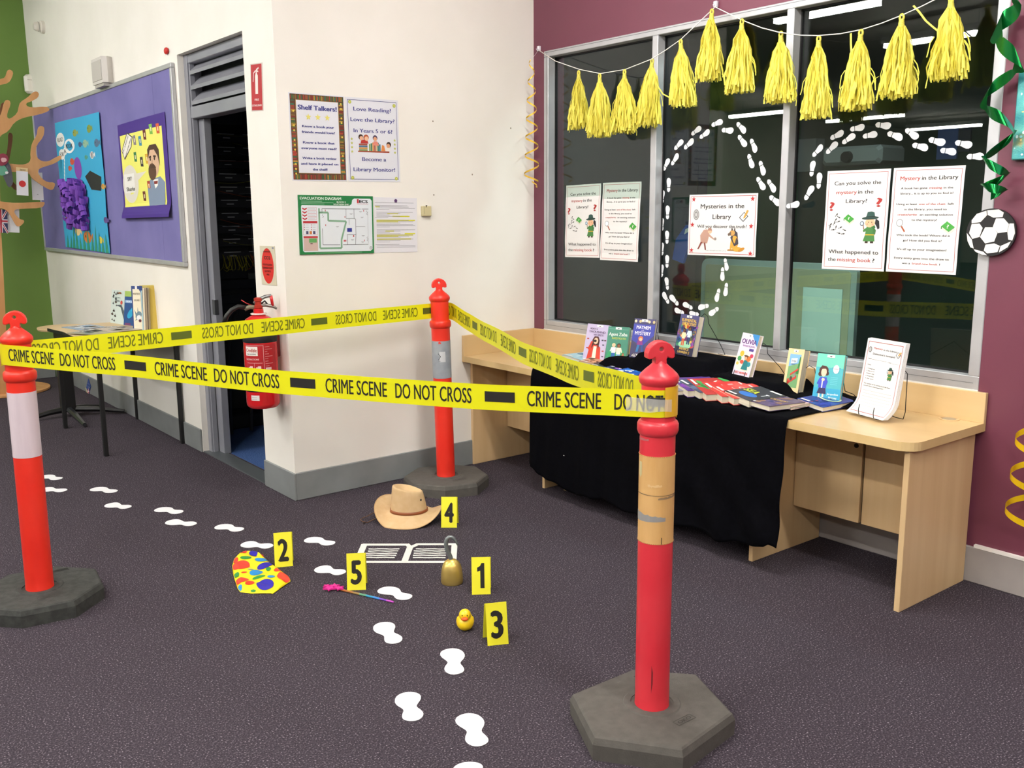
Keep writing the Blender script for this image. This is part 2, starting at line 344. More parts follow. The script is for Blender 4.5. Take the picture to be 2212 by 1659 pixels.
cb = MB().tube([(.62, 1.7, .62), (.60, 1.66, .80), (.52, 1.62, .88), (.42, 1.6, .86), (.34, 1.58, .74), (.30, 1.56, .5), (.29, 1.56, .02)], .014, C('#1d1d20', .5), 8); cb.tube([(.64, 1.7, .5), (.62, 1.66, .7), (.56, 1.62, .76), (.48, 1.6, .7), (.44, 1.58, .02)], .012, C('#1d1d20', .5), 8)
cb.build('hose_loop', None, 'thick black cable loop standing just inside the dark doorway', 'cable')
MB().bbox((.2, 1.75, 0), (.9, 1.98, .10), C('#111114', .6), .01).build('floor_box', None, 'low black equipment case on blue carpet inside the doorway', 'case')
# ---------------------------------------------------------------- room behind the window
BX0, BX1, BY0, BY1 = WX+.15, WX+3.6, -6.5, .7
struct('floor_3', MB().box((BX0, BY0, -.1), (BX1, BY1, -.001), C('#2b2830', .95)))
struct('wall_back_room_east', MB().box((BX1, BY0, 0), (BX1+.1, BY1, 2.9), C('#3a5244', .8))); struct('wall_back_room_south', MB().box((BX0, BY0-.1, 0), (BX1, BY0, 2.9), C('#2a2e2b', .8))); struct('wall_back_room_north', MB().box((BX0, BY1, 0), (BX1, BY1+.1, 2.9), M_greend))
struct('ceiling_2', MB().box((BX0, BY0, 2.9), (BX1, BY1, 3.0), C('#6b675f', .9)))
struct('trim_1', MB().box((BX0+.62, BY1-.03, 0), (BX0+.66, BY1, 2.9), C('#3b4a3f', .6)))
t = thing('ceiling_light', 'small dim panel light on the ceiling of the dark room behind the window', 'ceiling light', loc=(BX0+.45, -1.7, 2.88))  # added out of view to lift the brightness of the back room
MB().box((-.16, -.16, .0), (.16, .16, .02), C('#8f8f8c')).build('housing', t); k = MB().rect(-.14, -.14, .14, .14, C('#e8f4ff', .5, emit=110.0), -.001); k.f[0] = k.f[0][::-1]; k.build('diffuser', t)
# poster board on the far wall behind the middle pane
q0 = P('x', BX1-.02, 1482, 425); q1 = P('x', BX1-.02, 1630, 232)
pb = thing('display_board', 'pale blue display board with dark lettering behind the middle window pane', 'display board', fr((BX1-.011, q0.y, q0.z), (0, -1, 0)))
bw, bh = q0.y-q1.y, q1.z-q0.z
MB().box((0, 0, -.01), (bw, bh, 0), C('#b4cde2', .7)).build('panel', pb)
m = MB(); m.frame(bw*.1, bh*.04, bw*.52, bh*.9, .02, C('#56687a'), .002)
for i in range(5): m.rect(bw*.17, bh*(.2+.13*i), bw*.44, bh*(.225+.13*i), C('#44566a'), .002)
for j in (.62, .82):
    for i in range(7): m.rect(bw*j, bh*(.6+.03*i), bw*(j+.12), bh*(.61+.03*i), C('#c5d0c0'), .002)
    m.rect(bw*j, bh*.06, bw*(j+.12), bh*.5, C('#5d7387'), .002)
m.build('print', pb)
# mobile whiteboard
q0 = P('x', WX+1.0, 1510, 770); q1 = P('x', WX+1.0, 1852, 585)
wb = thing('whiteboard', 'mobile whiteboard with rounded pale frame behind the middle and right panes', 'whiteboard', fr((WX+1.0, q0.y, .50), (0, -1, 0)))
ww, wh = q0.y-q1.y, q1.z-.50+.03
def rrect(x0, y0, x1, y1, r, n=6):
    pts = []
    for cx, cy, a in ((x1-r, y0+r, -PI/2), (x1-r, y1-r, 0), (x0+r, y1-r, PI/2), (x0+r, y0+r, PI)):
        for i in range(n+1): b = a+PI/2*i/n; pts.append((cx+r*math.cos(b), cy+r*math.sin(b)))
    return pts
MB().prism(rrect(0, 0, ww, wh, .05), -.03, 0, C('#b9cfc8', .4)).build('frame', wb)
MB().prism(rrect(.035, .035, ww-.035, wh-.035, .02), 0, .003, C('#c9cfae', .25)).build('writing_surface', wb)
for xx in (.15, ww-.15): MB().box((xx-.02, -.5, -.03), (xx+.02, 0, -.01), C('#777c80', .4, .6)).build('leg', wb)
MB().box((ww/2-.2, -.02, 0), (ww/2+.2, 0, .05), C('#9aa0a3')).build('pen_tray', wb)
# pale sheet standing behind the right pane
q0 = P('x', WX+.10, 1728, 768); q1 = P('x', WX+.10, 1820, 626)
m = MB().box((0, 0, -.004), (q0.y-q1.y, q1.z-q0.z, 0), C('#bcd6d3', .35)); m.build('pale_sheet', None, 'pale mint blank sheet leaning behind the right window pane', 'sheet', mw=fr((WX+.10, q0.y, q0.z), (0, -1, 0)))
struct('trim_2', MB().box((WX+.08, WY1, WZ0-.03), (WX+.32, WY0, WZ0-.005), C('#77797c', .5)))
# blue shirt hanging
q0 = P('x', WX+.5, 1452, 560); q1 = P('x', WX+.5, 1500, 488)
m = MB(); a, b = q0.y-q1.y, q1.z-q0.z
m.prism([(0, 0), (a*.5, -.02), (a*.75, b*.45), (a*1.3, b), (a*.6, b*1.02), (a*.15, b*.6)], -.02, 0, C('#2c56b8', .7)); m.prism([(a*.55, b*.75), (a*1.1, b*.98), (a*.9, b*.99), (a*.6, b*.9)], 0, .002, C('#d5dfe8'))
m.build('blue_shirt', None, 'blue shirt sleeve with white print hanging behind the middle pane', 'shirt', mw=fr((WX+.5, q0.y, q0.z), (0, -1, 0)))
# ceiling projector and blue panel, bookcase, desk in back room
q = P('x', WX+2.2, 1855, 340)
pj = thing('projector', 'grey projector on a bracket seen dimly above the right pane posters', 'projector', fr((WX+2.2, q.y, q.z), (0, -1, 0)))
MB().bbox((-.22, -.05, -.2), (.22, .07, .1), C('#8a8e8b', .5), .02).build('body', pj); MB().lathe([(.04, 0), (.035, .03), (.01, .03)], C('#20221f', .3), 16, (-.02, -.0, .1)).build('lens', pj); MB().box((-.45, -.08, -.05), (-.3, .14, .05), C('#676b68')).build('bracket', pj)
q0 = P('x', BX1-.02, 2022, 345); q1 = P('x', BX1-.02, 2098, 272)  # solid panel added in place of a window's reflection in the glass
m = MB().box((0, 0, -.02), ((q0.y-q1.y)*.62, q1.z-q0.z, 0), C('#6e8fd6', .6)); m.box(((q0.y-q1.y)*.64, 0.05, -.02), (q0.y-q1.y, q1.z-q0.z, 0), C('#5a5f6c', .6)); m.build('noticeboard', None, 'blue and grey notice panel high behind the right pane', 'panel', mw=fr((BX1-.02, q0.y, q0.z), (0, -1, 0)))
bk = thing('bookcase', 'dark bookcase full of pale spines behind the right window pane', 'bookcase', fr((BX1-.3, -2.9, 0), (0, -1, 0)))
m = MB(); bc = C('#2a2622', .7)
m.box((0, 0, -.28), (2.8, .02, .0), bc); m.box((0, 0, -.3), (2.8, 1.6, -.28), bc)
for i in range(5): m.box((0, .02+i*.39, -.28), (2.8, .04+i*.39, 0), bc)
for i in range(4): m.box((i*.93, 0, -.28), (i*.93+.02, 1.6, 0), bc)
m.build('carcass', bk)
for r in range(4):
    m = MB(); x = .03
    while x < 2.77:
        t = random.uniform(.012, .03); h = random.uniform(.22, .32)
        m.box((x, .04+r*.39, -.2), (x+t-.002, .04+r*.39+h, -.02), C(random.choice(['#8f948f', '#6c7276', '#a09c90', '#54505a', '#6a2a2c', '#3a4a60', '#b0b0a6']), .6)); x += t
    m.build('books', bk, kind='stuff')
m = MB().bbox((BX0+.35, -3.6, .68), (BX0+1.2, -2.3, .71), C('#4c484c', .5)); bt = m.build('desk', None, 'dark desk with papers seen low through the right pane', 'desk')
for a in (.4, 1.15):
    for b in (-3.55, -2.35): MB().box((BX0+a-.02, b-.02, 0), (BX0+a+.02, b+.02, .68), M_black).build('leg', bt)
for i, (a, b, c, r) in enumerate(((.5, -2.7, '#a79c93', .2), (.62, -2.9, '#8f9a90', -.3), (.7, -3.1, '#7e8f70', .1))):
    m = MB().box((-.13, -.1, 0), (.13, .1, .004+.02*(i == 2)), C(c, .7)); m.build('papers', None, ['beige paper nearest the glass on the dark desk', 'grey paper in the middle of the dark desk', 'green folder on the dark desk beyond the window'][i], 'paper', mw=Matrix.Translation((BX0+a, b, .711)) @ Matrix.Rotation(r, 4, 'Z'))
# ---------------------------------------------------------------- ceiling lights (suspended strips)
M_lamp = C('#fffbf6', .5, emit=LAMP)
lampspots = [(-2.46, .9), (-2.46, -2.1), (-.2, -3.9), (.1, -1.9), (-4.6, .95), (-4.6, -2.1), (-4.6, -5.2), (-2.46, -5.2), (-6.66, .85), (-6.66, -2.1), (-2.46, 3.5), (-9.65, 6.9), (-12.1, 6.4), (-15.6, 6.6), (-.2, -6.4)]  # strips seen reflected are measured; extra ones are added for overhead and door-wall light
for i, (x, y) in enumerate(lampspots):
    t = thing('ceiling_light', 'white linear strip light hung below the ceiling', 'ceiling light', loc=(x, y, 3.22), group='linear ceiling strip lights')
    if x < -9: t.scale = (1.2, 1.36, 1.2)
    if x == -2.46 and y == .9: t.scale = (1, .86, 1)
    if i == 0:
        a = MB().bbox((-.05, -.64, .002), (.05, .64, .07), C('#c9c9c6', .5)); a.build('housing', t); A = t.children[0].data
        b = MB().box((-.04, -.61, -.045), (.04, .61, 0), M_lamp); b.build('diffuser', t); B = [c for c in t.children if c.name.startswith('diffuser')][0].data
        k = MB().box((-.004, -.4, .07), (.004, -.392, .25), M_steel); k.build('hanger', t); K = [c for c in t.children if c.name.startswith('hanger')][0].data
        o = bpy.data.objects.new('hanger', K); COL.objects.link(o); o.parent = t; o.location.y = .792
    else:
        for nm, dt, yy in (('housing', A, 0), ('diffuser', B, 0), ('hanger', K, 0), ('hanger', K, .792)):
            o = bpy.data.objects.new(nm, dt); COL.objects.link(o); o.parent = t; o.location.y = yy
# ================================================================ BOLLARDS
BL = Vector((-1.339, -.58, 0)); BN = Vector((-.169, -2.648, 0)); BF = Vector((.736, -.294, 0))
def bollard(base, rz, handle_rz, red, rub, basepts, band, label, tilt, rim=(.0, .0)):
    t = thing('bollard', label, 'bollard', loc=base)
    R = Matrix.Rotation(rz, 3, 'Z'); pts = [(R @ Vector((x, y, 0)))[:2] for x, y in basepts]
    m = MB(); n = len(pts); rings = []
    for sc, z in ((1.03, 0), (1.035, .045), (1.0, .062), (.97, .066)): rings.append([(x*sc, y*sc, z) for x, y in pts])
    rings.append([(.062*math.cos(math.atan2(y, x)), .062*math.sin(math.atan2(y, x)), .067) for x, y in pts])
    vs = sum(rings, []); fs = [tuple(range(n-1, -1, -1))]
    for k in range(len(rings)-1):
        for i in range(n): fs.append((k*n+i, k*n+(i+1) % n, (k+1)*n+(i+1) % n, (k+1)*n+i))
    m.add(vs, fs, rub); m.lathe([(.085, .0655), (.08, .070), (.062, .069), (.058, .05), (.05, .04)], rub, 32)
    b = m.build('base', t)
    k = MB().bbox((.07, .115, .060), (.135, .145, .0672), M_black, .002); k.build('carry_slot', b)
    k = MB(); k.frame(-.035, -.135, .035, -.110, .002, C('#35332f', .9), .0672); k.text('OKO', 0, -.129, .05, .012, C('#35332f', .9), .0674); k.warp(lambda x, y, z: (x, y, z+.0005)); k.build('moulded_mark', b)
    tx, ty = tilt
    def lean(o): o.matrix_local = Matrix(((1, 0, tx/1.1, 0), (0, 1, ty/1.1, 0), (0, 0, 1, 0), (0, 0, 0, 1)))
    pr = [(.050, .035), (.0575, .037), (.0565, .045), (.0495, .062), (.0488, .10), (.0485, .862), (.053, .866), (.0562, .875), (.0562, .893), (.053, .900), (.047, .904), (.0465, .975), (.0468, 1.0), (.052, 1.006), (.0545, 1.014), (.0545, 1.022), (.050, 1.030), (.038, 1.042), (.026, 1.052), (.018, 1.060), (.016, 1.066)]
    m = MB().lathe(pr, red, 48); o = m.build('post', t, smooth='auto'); lean(o)
    out = [(0, 0), (.0165, 0), (.0155, .012), (.018, .018), (.026, .0145), (.034, .0135), (.0385, .018), (.0385, .030), (.034, .043), (.025, .053), (.013, .060), (0, .062)]
    hr = .0055; hz = .040; H = [(hr*math.sin(a), hz+hr*math.cos(a)) for a in [PI*i/8 for i in range(9)]]
    m = MB()
    for sgn in (1, -1):
        pg = [(sgn*x, z+1.058) for x, z in out] + [(sgn*x, z+1.058) for x, z in H]
        if sgn < 0: pg = pg[::-1]
        nn = len(pg); D = .016
        vs = [(x, -D, z) for x, z in pg] + [(x, D, z) for x, z in pg]
        m.add(vs, [tuple(range(nn)), tuple(range(2*nn-1, nn-1, -1))] + [(i+nn, (i+1) % nn+nn, (i+1) % nn, i) for i in range(nn) if not (abs(pg[i][0]) < 1e-6 and abs(pg[(i+1) % nn][0]) < 1e-6)], red)
    RR = Matrix.Rotation(handle_rz, 3, 'Z'); m.v = [RR @ v for v in m.v]
    o = m.build('handle', t); lean(o); wl_ = o.modifiers.new('w', 'WELD'); wl_.merge_threshold = 1e-5; md = o.modifiers.new('b', 'BEVEL'); md.width = .003; md.segments = 2; md.limit_method = 'ANGLE'; md.angle_limit = .9
    z0, z1, mt = band
    pr = [(.0486, z0), (.0494, z0), (.0493, z1), (.0486, z1)]
    o = MB().lathe(pr, mt, 48).build('reflective_band', t, smooth='auto'); lean(o)
    return t, lean
hexp = [(.103, .179), (-.141, .184), (-.25, -.026), (-.113, -.215), (.137, -.181), (.233, .035)]
M_tan = NM('tan_reflective_sleeve', '#cfa162', '#d8ac6f', 30, .5, .05, stretch=(1, 1, .2))
M_pink = NM('pale_pink_reflective_sleeve', '#cfc0c8', '#dccdd4', 20, .35, .0, stretch=(1, 1, .1), coat=.4)
M_greys = NM('worn_grey_sleeve', '#8c9298', '#9a9fa4', 20, .5)
camang = lambda b: math.atan2(b.x-CPOS.x, CPOS.y-b.y)
camang = lambda b: math.atan2(b.x-CPOS.x, CPOS.y-b.y)
bn, ln = bollard(BN, 0, camang(BN)+.38, M_red, M_rubber, hexp, (.5615, .809, M_tan), 'red bollard nearest the camera with a tan sleeve', (0, 0))
octp = lambda a0: [(.222*math.cos(math.radians(a0-45*i))*(1 if i % 2 else 1.03), .222*math.sin(math.radians(a0-45*i))*(1 if i % 2 else 1.03)) for i in range(8)][::-1]
bl, ll = bollard(BL, 0, camang(BL)+PI*0-.12, M_red2, M_rubberd, octp(17), (.582, .825, M_pink), 'red bollard on the left with a pale pink sleeve', (.015, -.003))
bf, lf = bollard(BF, 0, camang(BF)+.1, M_red2, M_rubber, octp(9), (.60, .797, M_greys), 'red bollard by the back wall with a grey sleeve and X card', (-.031, .021))
# marks on the posts (curved patches)
def patch(par, ln_, base, pts, mt, name, r=.0497, zo=0):
    # pts: (angle offset from camera direction (left negative) in rad, z)
    a0 = math.atan2(CPOS.y-base.y, CPOS.x-base.x); vs = [((r)*math.cos(a0+a), (r)*math.sin(a0+a), z+zo) for a, z in pts]
    return vs
def patchgrid(par, ln_, base, a0_, a1_, zlo, zhi, mt, name, r=.0498, n=14, label=None):
    A = math.atan2(CPOS.y-base.y, CPOS.x-base.x); vs = []; fs = []
    for i in range(n+1):
        t = i/n; a = A+a0_+(a1_-a0_)*t; zl = zlo(t) if callable(zlo) else zlo; zh = zhi(t) if callable(zhi) else zhi
        vs += [(r*math.cos(a), r*math.sin(a), zl), (r*math.cos(a), r*math.sin(a), zh)]
    for i in range(n): fs.append((2*i, 2*i+2, 2*i+3, 2*i+1))
    o = MB().add(vs, fs, mt).build(name, par, label); ln_(o); return o
rj = random.Random(3)
patchgrid(bn, ln, BN, -1.5, .55, lambda t: .622+.006*t, lambda t: .650-.012*t+rj.uniform(-.002, .002), C('#92908e', .5), 'torn_grey_patch', .0499)
patchgrid(bn, ln, BN, -1.5, 1.4, .6995, lambda t: .7015+.0006*math.sin(9*t), C('#7b6548', .6), 'crease', .0499)
patchgrid(bn, ln, BN, .1, 1.4, lambda t: .689+.004*t, lambda t: .6935+.006*t+rj.uniform(-.001, .002), C('#93795a', .6), 'scratch_band', .0499)
patchgrid(bn, ln, BN, -1.25, -.95, lambda t: .745+.02*abs(t-.5), .79, C('#c7bc8e', .4), 'clear_tape_residue', .0499, 6)
patchgrid(bn, ln, BN, -.5, .3, lambda t: .722+rj.uniform(0, .004), lambda t: .728+rj.uniform(0, .004), C('#ddbb85', .5), 'scuff', .0499)
patchgrid(bn, ln, BN, -1.45, -.5, lambda t: .848+.004*t, lambda t: .857+rj.uniform(-.002, .001), C('#b8676a', .4), 'scuff', .0491)
patchgrid(bn, ln, BN, -.06, .02, lambda t: .12+.03*t, lambda t: .205-.02*t, C('#6a1a20', .6), 'dark_gouge', .0491, 4)
patchgrid(bn, ln, BN, .32, .36, .563, .582, C('#3a2c1c', .6), 'nick', .0499, 2)
# stitched sleeve edges
for zz in (.8085, .562):
    m = MB()
    for k in range(60):
        a = 2*PI*k/60; m.ball((.0494*math.cos(a), .0494*math.sin(a), zz), .0014, C('#b5884c', .6), 5, 4)
    ln(m.build('sleeve_edge', bn, kind='stuff'))
# X card on far bollard
a0 = math.atan2(CPOS.y-BF.y, CPOS.x-BF.x)
card = patchgrid(bf, lf, BF, -.22, .42, .688, .742, C('#c4c6c8', .6), 'card', .0500, 6)
m = MB(); 
def onb(base, a, z, r=.0504): A = math.atan2(CPOS.y-base.y, CPOS.x-base.x)+a; return (r*math.cos(A), r*math.sin(A), z)
for (a1, z1), (a2, z2) in (((-.08, .700), (.32, .733)), ((-.08, .733), (.32, .700))):
    n = 6; rows = []
    for i in range(n+1):
        t = i/n; a = a1+(a2-a1)*t; z = z1+(z2-z1)*t; rows.append((onb(BF, a, z-.0022), onb(BF, a, z+.0022)))
    m.ribbon(rows, M_ink)
m.ribbon([(onb(BF, -.08+.4*i/5, .6925), onb(BF, -.08+.4*i/5, .6935)) for i in range(6)], M_ink)
lf(m.build('printed_cross', card))
patchgrid(bf, lf, BF, -.28, .0, lambda t: .783, lambda t: .797-.012*abs(t-.4), C('#d23a32', .5), 'torn_notch', .0498, 6)
# ================================================================ CAUTION TAPES
def lerpz(tab):
    def f(s):
        if s <= tab[0][0]: return tab[0][1]
        for (a, za), (b, zb) in zip(tab, tab[1:]):
            if s <= b: t = (s-a)/(b-a); return za+(zb-za)*ss(t)*.5+(zb-za)*t*.5
        return tab[-1][1]
    return f
def caution(A, B, cen, ztab, s0, s1, wid, outer_text, prints, label, name='barrier_tape', lean_t=0):
    L_ = (B-A).to_2d().length; d = (B-A).to_2d().normalized(); n = Vector((d.y, -d.x))
    if ((A-cen).to_2d()).dot(n) < 0: n = -n
    r = .0508; zf = lerpz(ztab)
    def pos(s, t, o):
        R = r+o
        if s < 0: th = -s/r; p = A.to_2d()+n*R*math.cos(th)-d*R*math.sin(th)
        elif s > L_: th = (s-L_)/r; p = B.to_2d()+n*R*math.cos(th)+d*R*math.sin(th)
        else: p = A.to_2d()+d*s+n*R + n*.003*math.sin(s*9)*math.sin(PI*s/L_)
        return Vector((p.x, p.y, zf(s)+t))
    T_ = thing(name, label, 'barrier tape', loc=(A+B)/2+Vector((0, 0, .95)))
    inv = T_.matrix_world.inverted()
    def W(v): return inv @ pos(*v)
    N_ = 110; rows = [(W((s0+(s1-s0)*i/N_, -wid/2, 0)), W((s0+(s1-s0)*i/N_, wid/2, 0))) for i in range(N_+1)]
    MB().ribbon(rows, M_tape).build('film', T_, smooth=True)
    sgn = 1 if (Vector((d.x, d.y, 0)).cross(Vector((0, 0, 1)))).dot(Vector((n.x, n.y, 0))) > 0 else -1   # reading direction along d when seen from outside
    for side in (1, -1):
        mt = M_ink if side > 0 else C('#6f7410', .6)
        if side > 0 and outer_text is None: continue
        off = .0007*side
        for kind, a, b in prints:
            m = MB()
            if kind == 'bar':
                k = 8; m.ribbon([(W((a+(b-a)*i/k, -wid*.17, off)), W((a+(b-a)*i/k, wid*.23, off))) for i in range(k+1)], mt if side > 0 else C('#59661c', .6))
            else: m.text(kind, (a+b)/2, -wid*.27, abs(b-a), wid*.60, mt, 0, .022, mirror=sgn < 0, warp=lambda x, y, z: W((x, y, off+z*side)))
            m.build('bar_print' if kind == 'bar' else 'lettering', T_, None if side > 0 else 'olive show-through print')
    return T_, pos, W
CEN = (BL+BN+BF)/3
pf = []
for k in range(4):
    o = .663*k; pf += [('CRIME SCENE', .024+o, .241+o), ('DO NOT CROSS', .269+o, .516+o), ('bar', .557+o, .650+o)]
pf = pf[:-2] + [('DO NOT', 2.267, 2.40)]
tf, posf, Wf = caution(BL, BN, CEN, [(-.1, .968), (.52, .960), (1.19, .940), (1.85, .940), (2.41, .956)], -.05, 2.376+.062, .0745, 1, pf, 'yellow barrier tape across the front between the left and nearest bollards')
pb_ = [('DO NOT CROSS', .075, .322)]
for k in range(3):
    o = .689*k; pb_ += [('CRIME SCENE', .359+o, .586+o), ('bar', .622+o, .714+o), ('DO NOT CROSS', .762+o, 1.007+o)]
pb_ = pb_[:-1]
caution(BL, BF, CEN, [(-.1, .962), (.33, .959), (1.27, .956), (2.1, .950)], -.06, 2.13, .079, 1, pb_, 'yellow barrier tape at the back left running to the back wall bollard')
pr_ = [('DO NOT CROSS', -.10, .085), ('CRIME SCENE', .118, .359), ('bar', .403, .496), ('DO NOT CROSS', .546, .801), ('CRIME SCENE', .865, 1.093), ('bar', 1.137, 1.240), ('DO NOT CROSS', 1.275, 1.515), ('CRIME SCENE', 1.565, 1.806), ('bar', 1.853, 1.947), ('DO NOT CROSS', 1.978, 2.246)]
caution(BF, BN, CEN, [(-.1, .952), (0, .945), (.3, .926), (.65, .912), (1.19, .895), (1.68, .902), (2.26, .935), (2.5, .952)], -.10, 2.54, .088, 1, pr_, 'yellow barrier tape on the right sagging from the wall bollard to the nearest bollard')
# tape tail end and clear sticky tape round the nearest bollard
patchgrid(bn, ln, BN, .34, 1.45, .919, lambda t: 1.0+.002*t, C('#dfae2c', .3), 'wrapped_film', .0524, 12)
m = MB(); rows = []
for i in range(11):
    s = 2.30+.125*i/10; rows.append((Wf((s, -.022+.002*math.sin(i), .0022)), Wf((s, .017-.006*i/10, .0022))))
M_clear = glass_mat('clear_sticky_tape', (.93, .93, .93, 1), .25); 
b_ = bpy.data.materials.new('frosted_film'); b_.use_nodes = True; t_ = b_.node_tree; pz = t_.nodes['Principled BSDF']; pz.inputs['Base Color'].default_value = (.85, .84, .80, 1); pz.inputs['Alpha'].default_value = .38; pz.inputs['Roughness'].default_value = .25
m.ribbon(rows, b_); m.build('clear_tape', tf)
m = MB(); m.ribbon([(Wf((2.355+.06*i/5, -.006, .0012)), Wf((2.355+.06*i/5, .017, .0012))) for i in range(6)], C('#2e2d29', .5)); m.build('bar_print', tf)
# ================================================================ DESK
DZ = .646; DF = 1.061; DEND = -2.72
dk = thing('worktop', 'long pale maple worktop along the window wall with upstand', 'desk', loc=(1.33, -1.36, DZ))
def inv(t): return t.matrix_world.inverted()
def wb_(t, mb): mb.v = [inv(t) @ v for v in mb.v]; return mb
R_ = .075; pts = [(DF, -.001), (DF, DEND+R_)] + [(DF+R_-R_*math.cos(PI/2*i/8), DEND+R_-R_*math.sin(PI/2*i/8)) for i in range(1, 9)] + [(WX-.002, DEND), (WX-.002, -.001)]
m = MB().prism(pts, DZ-.032, DZ, M_woode)
wb_(dk, m).build('slab', dk)
m = MB().prism([(x+(.0006 if x < 1.2 else -.0006), y) for x, y in [(px_*1, py_) for px_, py_ in pts]], DZ, DZ+.0008, M_wood); wb_(dk, m).build('laminate_top', dk)
m = MB().bbox((WX-.02, DEND, DZ), (WX-.001, -.02, DZ+.119), M_wood, .0015); wb_(dk, m).build('upstand', dk)
m = MB().bbox((DF, -.02, DZ), (WX-.001, -.001, DZ+.119), NM('maple_laminate_side', '#c9a876', '#d6b786', 5, .35, stretch=(.12, 1, 1), lo=.3, hi=.7), .0015); wb_(dk, m).build('upstand', dk)
g = P('z', DZ, 2050, 906); m = MB().lathe([(.038, 0), (.038, .003), (.030, .0035), (.030, .0012), (0, .0012)], C('#d8b98a', .4), 28, (g.x, g.y, DZ+.0008)); m.lathe([(.026, 0), (.026, .0012), (0, .0012)], C('#a89a83', .4), 24, (g.x, g.y, DZ+.002)); wb_(dk, m).build('cable_grommet', dk)
def panel(y0, y1, x0, nm, label=None):
    m = MB().bbox((x0, y0, 0), (WX-.02, y1, DZ-.032), M_woodv, .0015); wb_(dk, m).build(nm, dk)
panel(-.022, -.001, 1.118, 'support_panel'); panel(-2.693, -2.671, 1.098, 'support_panel'); panel(-2.032, -2.012, 1.10, 'support_panel')
q = P('z', 0, 1223, 1046); panel(-.66, -.64, 1.12, 'support_panel')
q1_ = P('z', .06, 1222, 1035); m = MB().bbox((q1_.x-.01, q1_.y-.012, 0), (q1_.x+.4, q1_.y+.006, .3), M_woode, .001); wb_(dk, m).build('support_panel', dk)
q2_ = P('z', 0, 1672, 1192); m = MB().bbox((q2_.x-.015, q2_.y+.0, 0), (q2_.x+.3, q2_.y+.022, .3), M_woode, .001); wb_(dk, m).build('support_panel', dk)
def cupboard(y0, y1, ysplit, label, gap=True):
    t = thing('cupboard', label, 'cupboard', loc=(1.48, (y0+y1)/2, .2))
    m = MB(); m.bbox((1.39, y1, .197), (WX-.02, y0, DZ-.034), M_woodv, .001); wb_(t, m).build('carcass', t)
    m = MB().bbox((1.367, ysplit+.004, .195), (1.386, y0-.002, DZ-.045), M_woodv, .0015); D1 = wb_(t, m).build('door', t)
    m = MB().bbox((1.367, y1+.002, .195), (1.386, ysplit-.008, DZ-.045), M_woodv, .0015); wb_(t, m).build('door', t)
    m = MB().box((1.388, ysplit-.009, .2), (1.391, ysplit+.005, DZ-.05), M_black); wb_(t, m).build('door_gap', t)
    m = MB().lathe([(.0, -.004), (.009, -.004), (.010, 0), (.010, .004)], C('#3c3835', .35, .8), 20, (1.367, ysplit+.032, .517), 'x'); D = wb_(t, m).build('lock', D1)
    return t
cupboard(-2.034, -2.669, -2.352, 'maple cupboard hung under the right end of the worktop with round lock')
cupboard(-.024, -.638, -.33, 'maple cupboard hung under the left end of the worktop beside the back wall')
# ---------------------------------------------------------------- black cloth over risers
def Hc(x, y):
    h = .0065
    def step(v, a, b): return ss((v-a)/(b-a))
    bk1 = step(x, 1.27+.02*math.sin(y*9), 1.36)
    plate = 0
    plate = max(plate, .062*step(-y, .80, .90)*(1-step(-y, 1.10, 1.2)))
    plate = max(plate, .112*step(-y, 1.02, 1.12)*(1-step(-y, 1.53, 1.62)))
    plate = max(plate, .064*step(-y, 1.52, 1.6)*(1-step(-y, 1.92, 2.02)))
    plate = max(plate, .024*step(-y, 1.90, 2.0)*(1-step(-y, 2.12, 2.2)))
    h += plate*bk1 + .0012*math.sin(23*x+11*y)*math.sin(17*y-9*x)
    if x > 1.35 and -2.36 < y < -2.15: h += .03*math.sin(PI*(y+2.36)/.21)*bk1*step(x, 1.35, 1.5)
    return h
CY0, CY1 = -.635, -2.205
rows = []; NX, NY = 40, 90
m = MB(); vs = []; fs = []
prof = []
for i in range(NX+1): prof.append(('t', WX-.024-(WX-.024-DF)*i/NX))
def rightedge(x): return -2.205-(.0 if x < 1.25 else .16*ss((x-1.3)/.2))*0 - (.15*ss((x-1.36)/.12))
cols = NY+1
for i in range(NX+1):
    x = WX-.024-(WX-.024-DF)*i/NX; e = rightedge(x) if x > 1.36 else -2.205+.0
    yL = CY0
    for j in range(cols):
        y = yL+(e-yL)*j/NY; vs.append((x, y, DZ+Hc(x, y)))
def hem(y):
    t = (y-CY0)/(CY1-CY0); base = .095-.028*math.sin(PI*min(1, t*1.15))+.012*math.sin(t*21)+.006*math.sin(t*53)
    return base+ (.05*ss((.06-t)/.06) if t < .06 else 0) + (.012 if t > .97 else 0)
for k in range(1, 45):
    t = k/44
    for j in range(cols):
        y = CY0+(CY1-CY0)*j/NY; hz = hem(y); ang = min(1, t*12)
        z = DZ+.004-(DZ-hz)*t
        f1 = .5*math.sin(y*31+2.2*t+1.3)+.35*math.sin(y*57-3*t)+.3*math.sin(y*17+(y+1.2)*t*7)
        dg = math.sin((y*1.0+t*.55)*26)*ss((-y-1.3)/.5)
        x = DF-.006*ang-.004-t*(.012+.012*f1+.009*dg)*1.0-.01*t
        vs.append((x, y+.012*t*math.sin(y*14), z))
R0 = cols
tot = (NX+1)+44
for i in range(tot-1):
    for j in range(NY): fs.append((i*R0+j, i*R0+j+1, (i+1)*R0+j+1, (i+1)*R0+j))
m.add(vs, fs, M_cloth)
o = m.build('tablecloth', None, 'black cloth draped over risers and the front of the worktop', 'tablecloth', smooth=True, solid=.002)
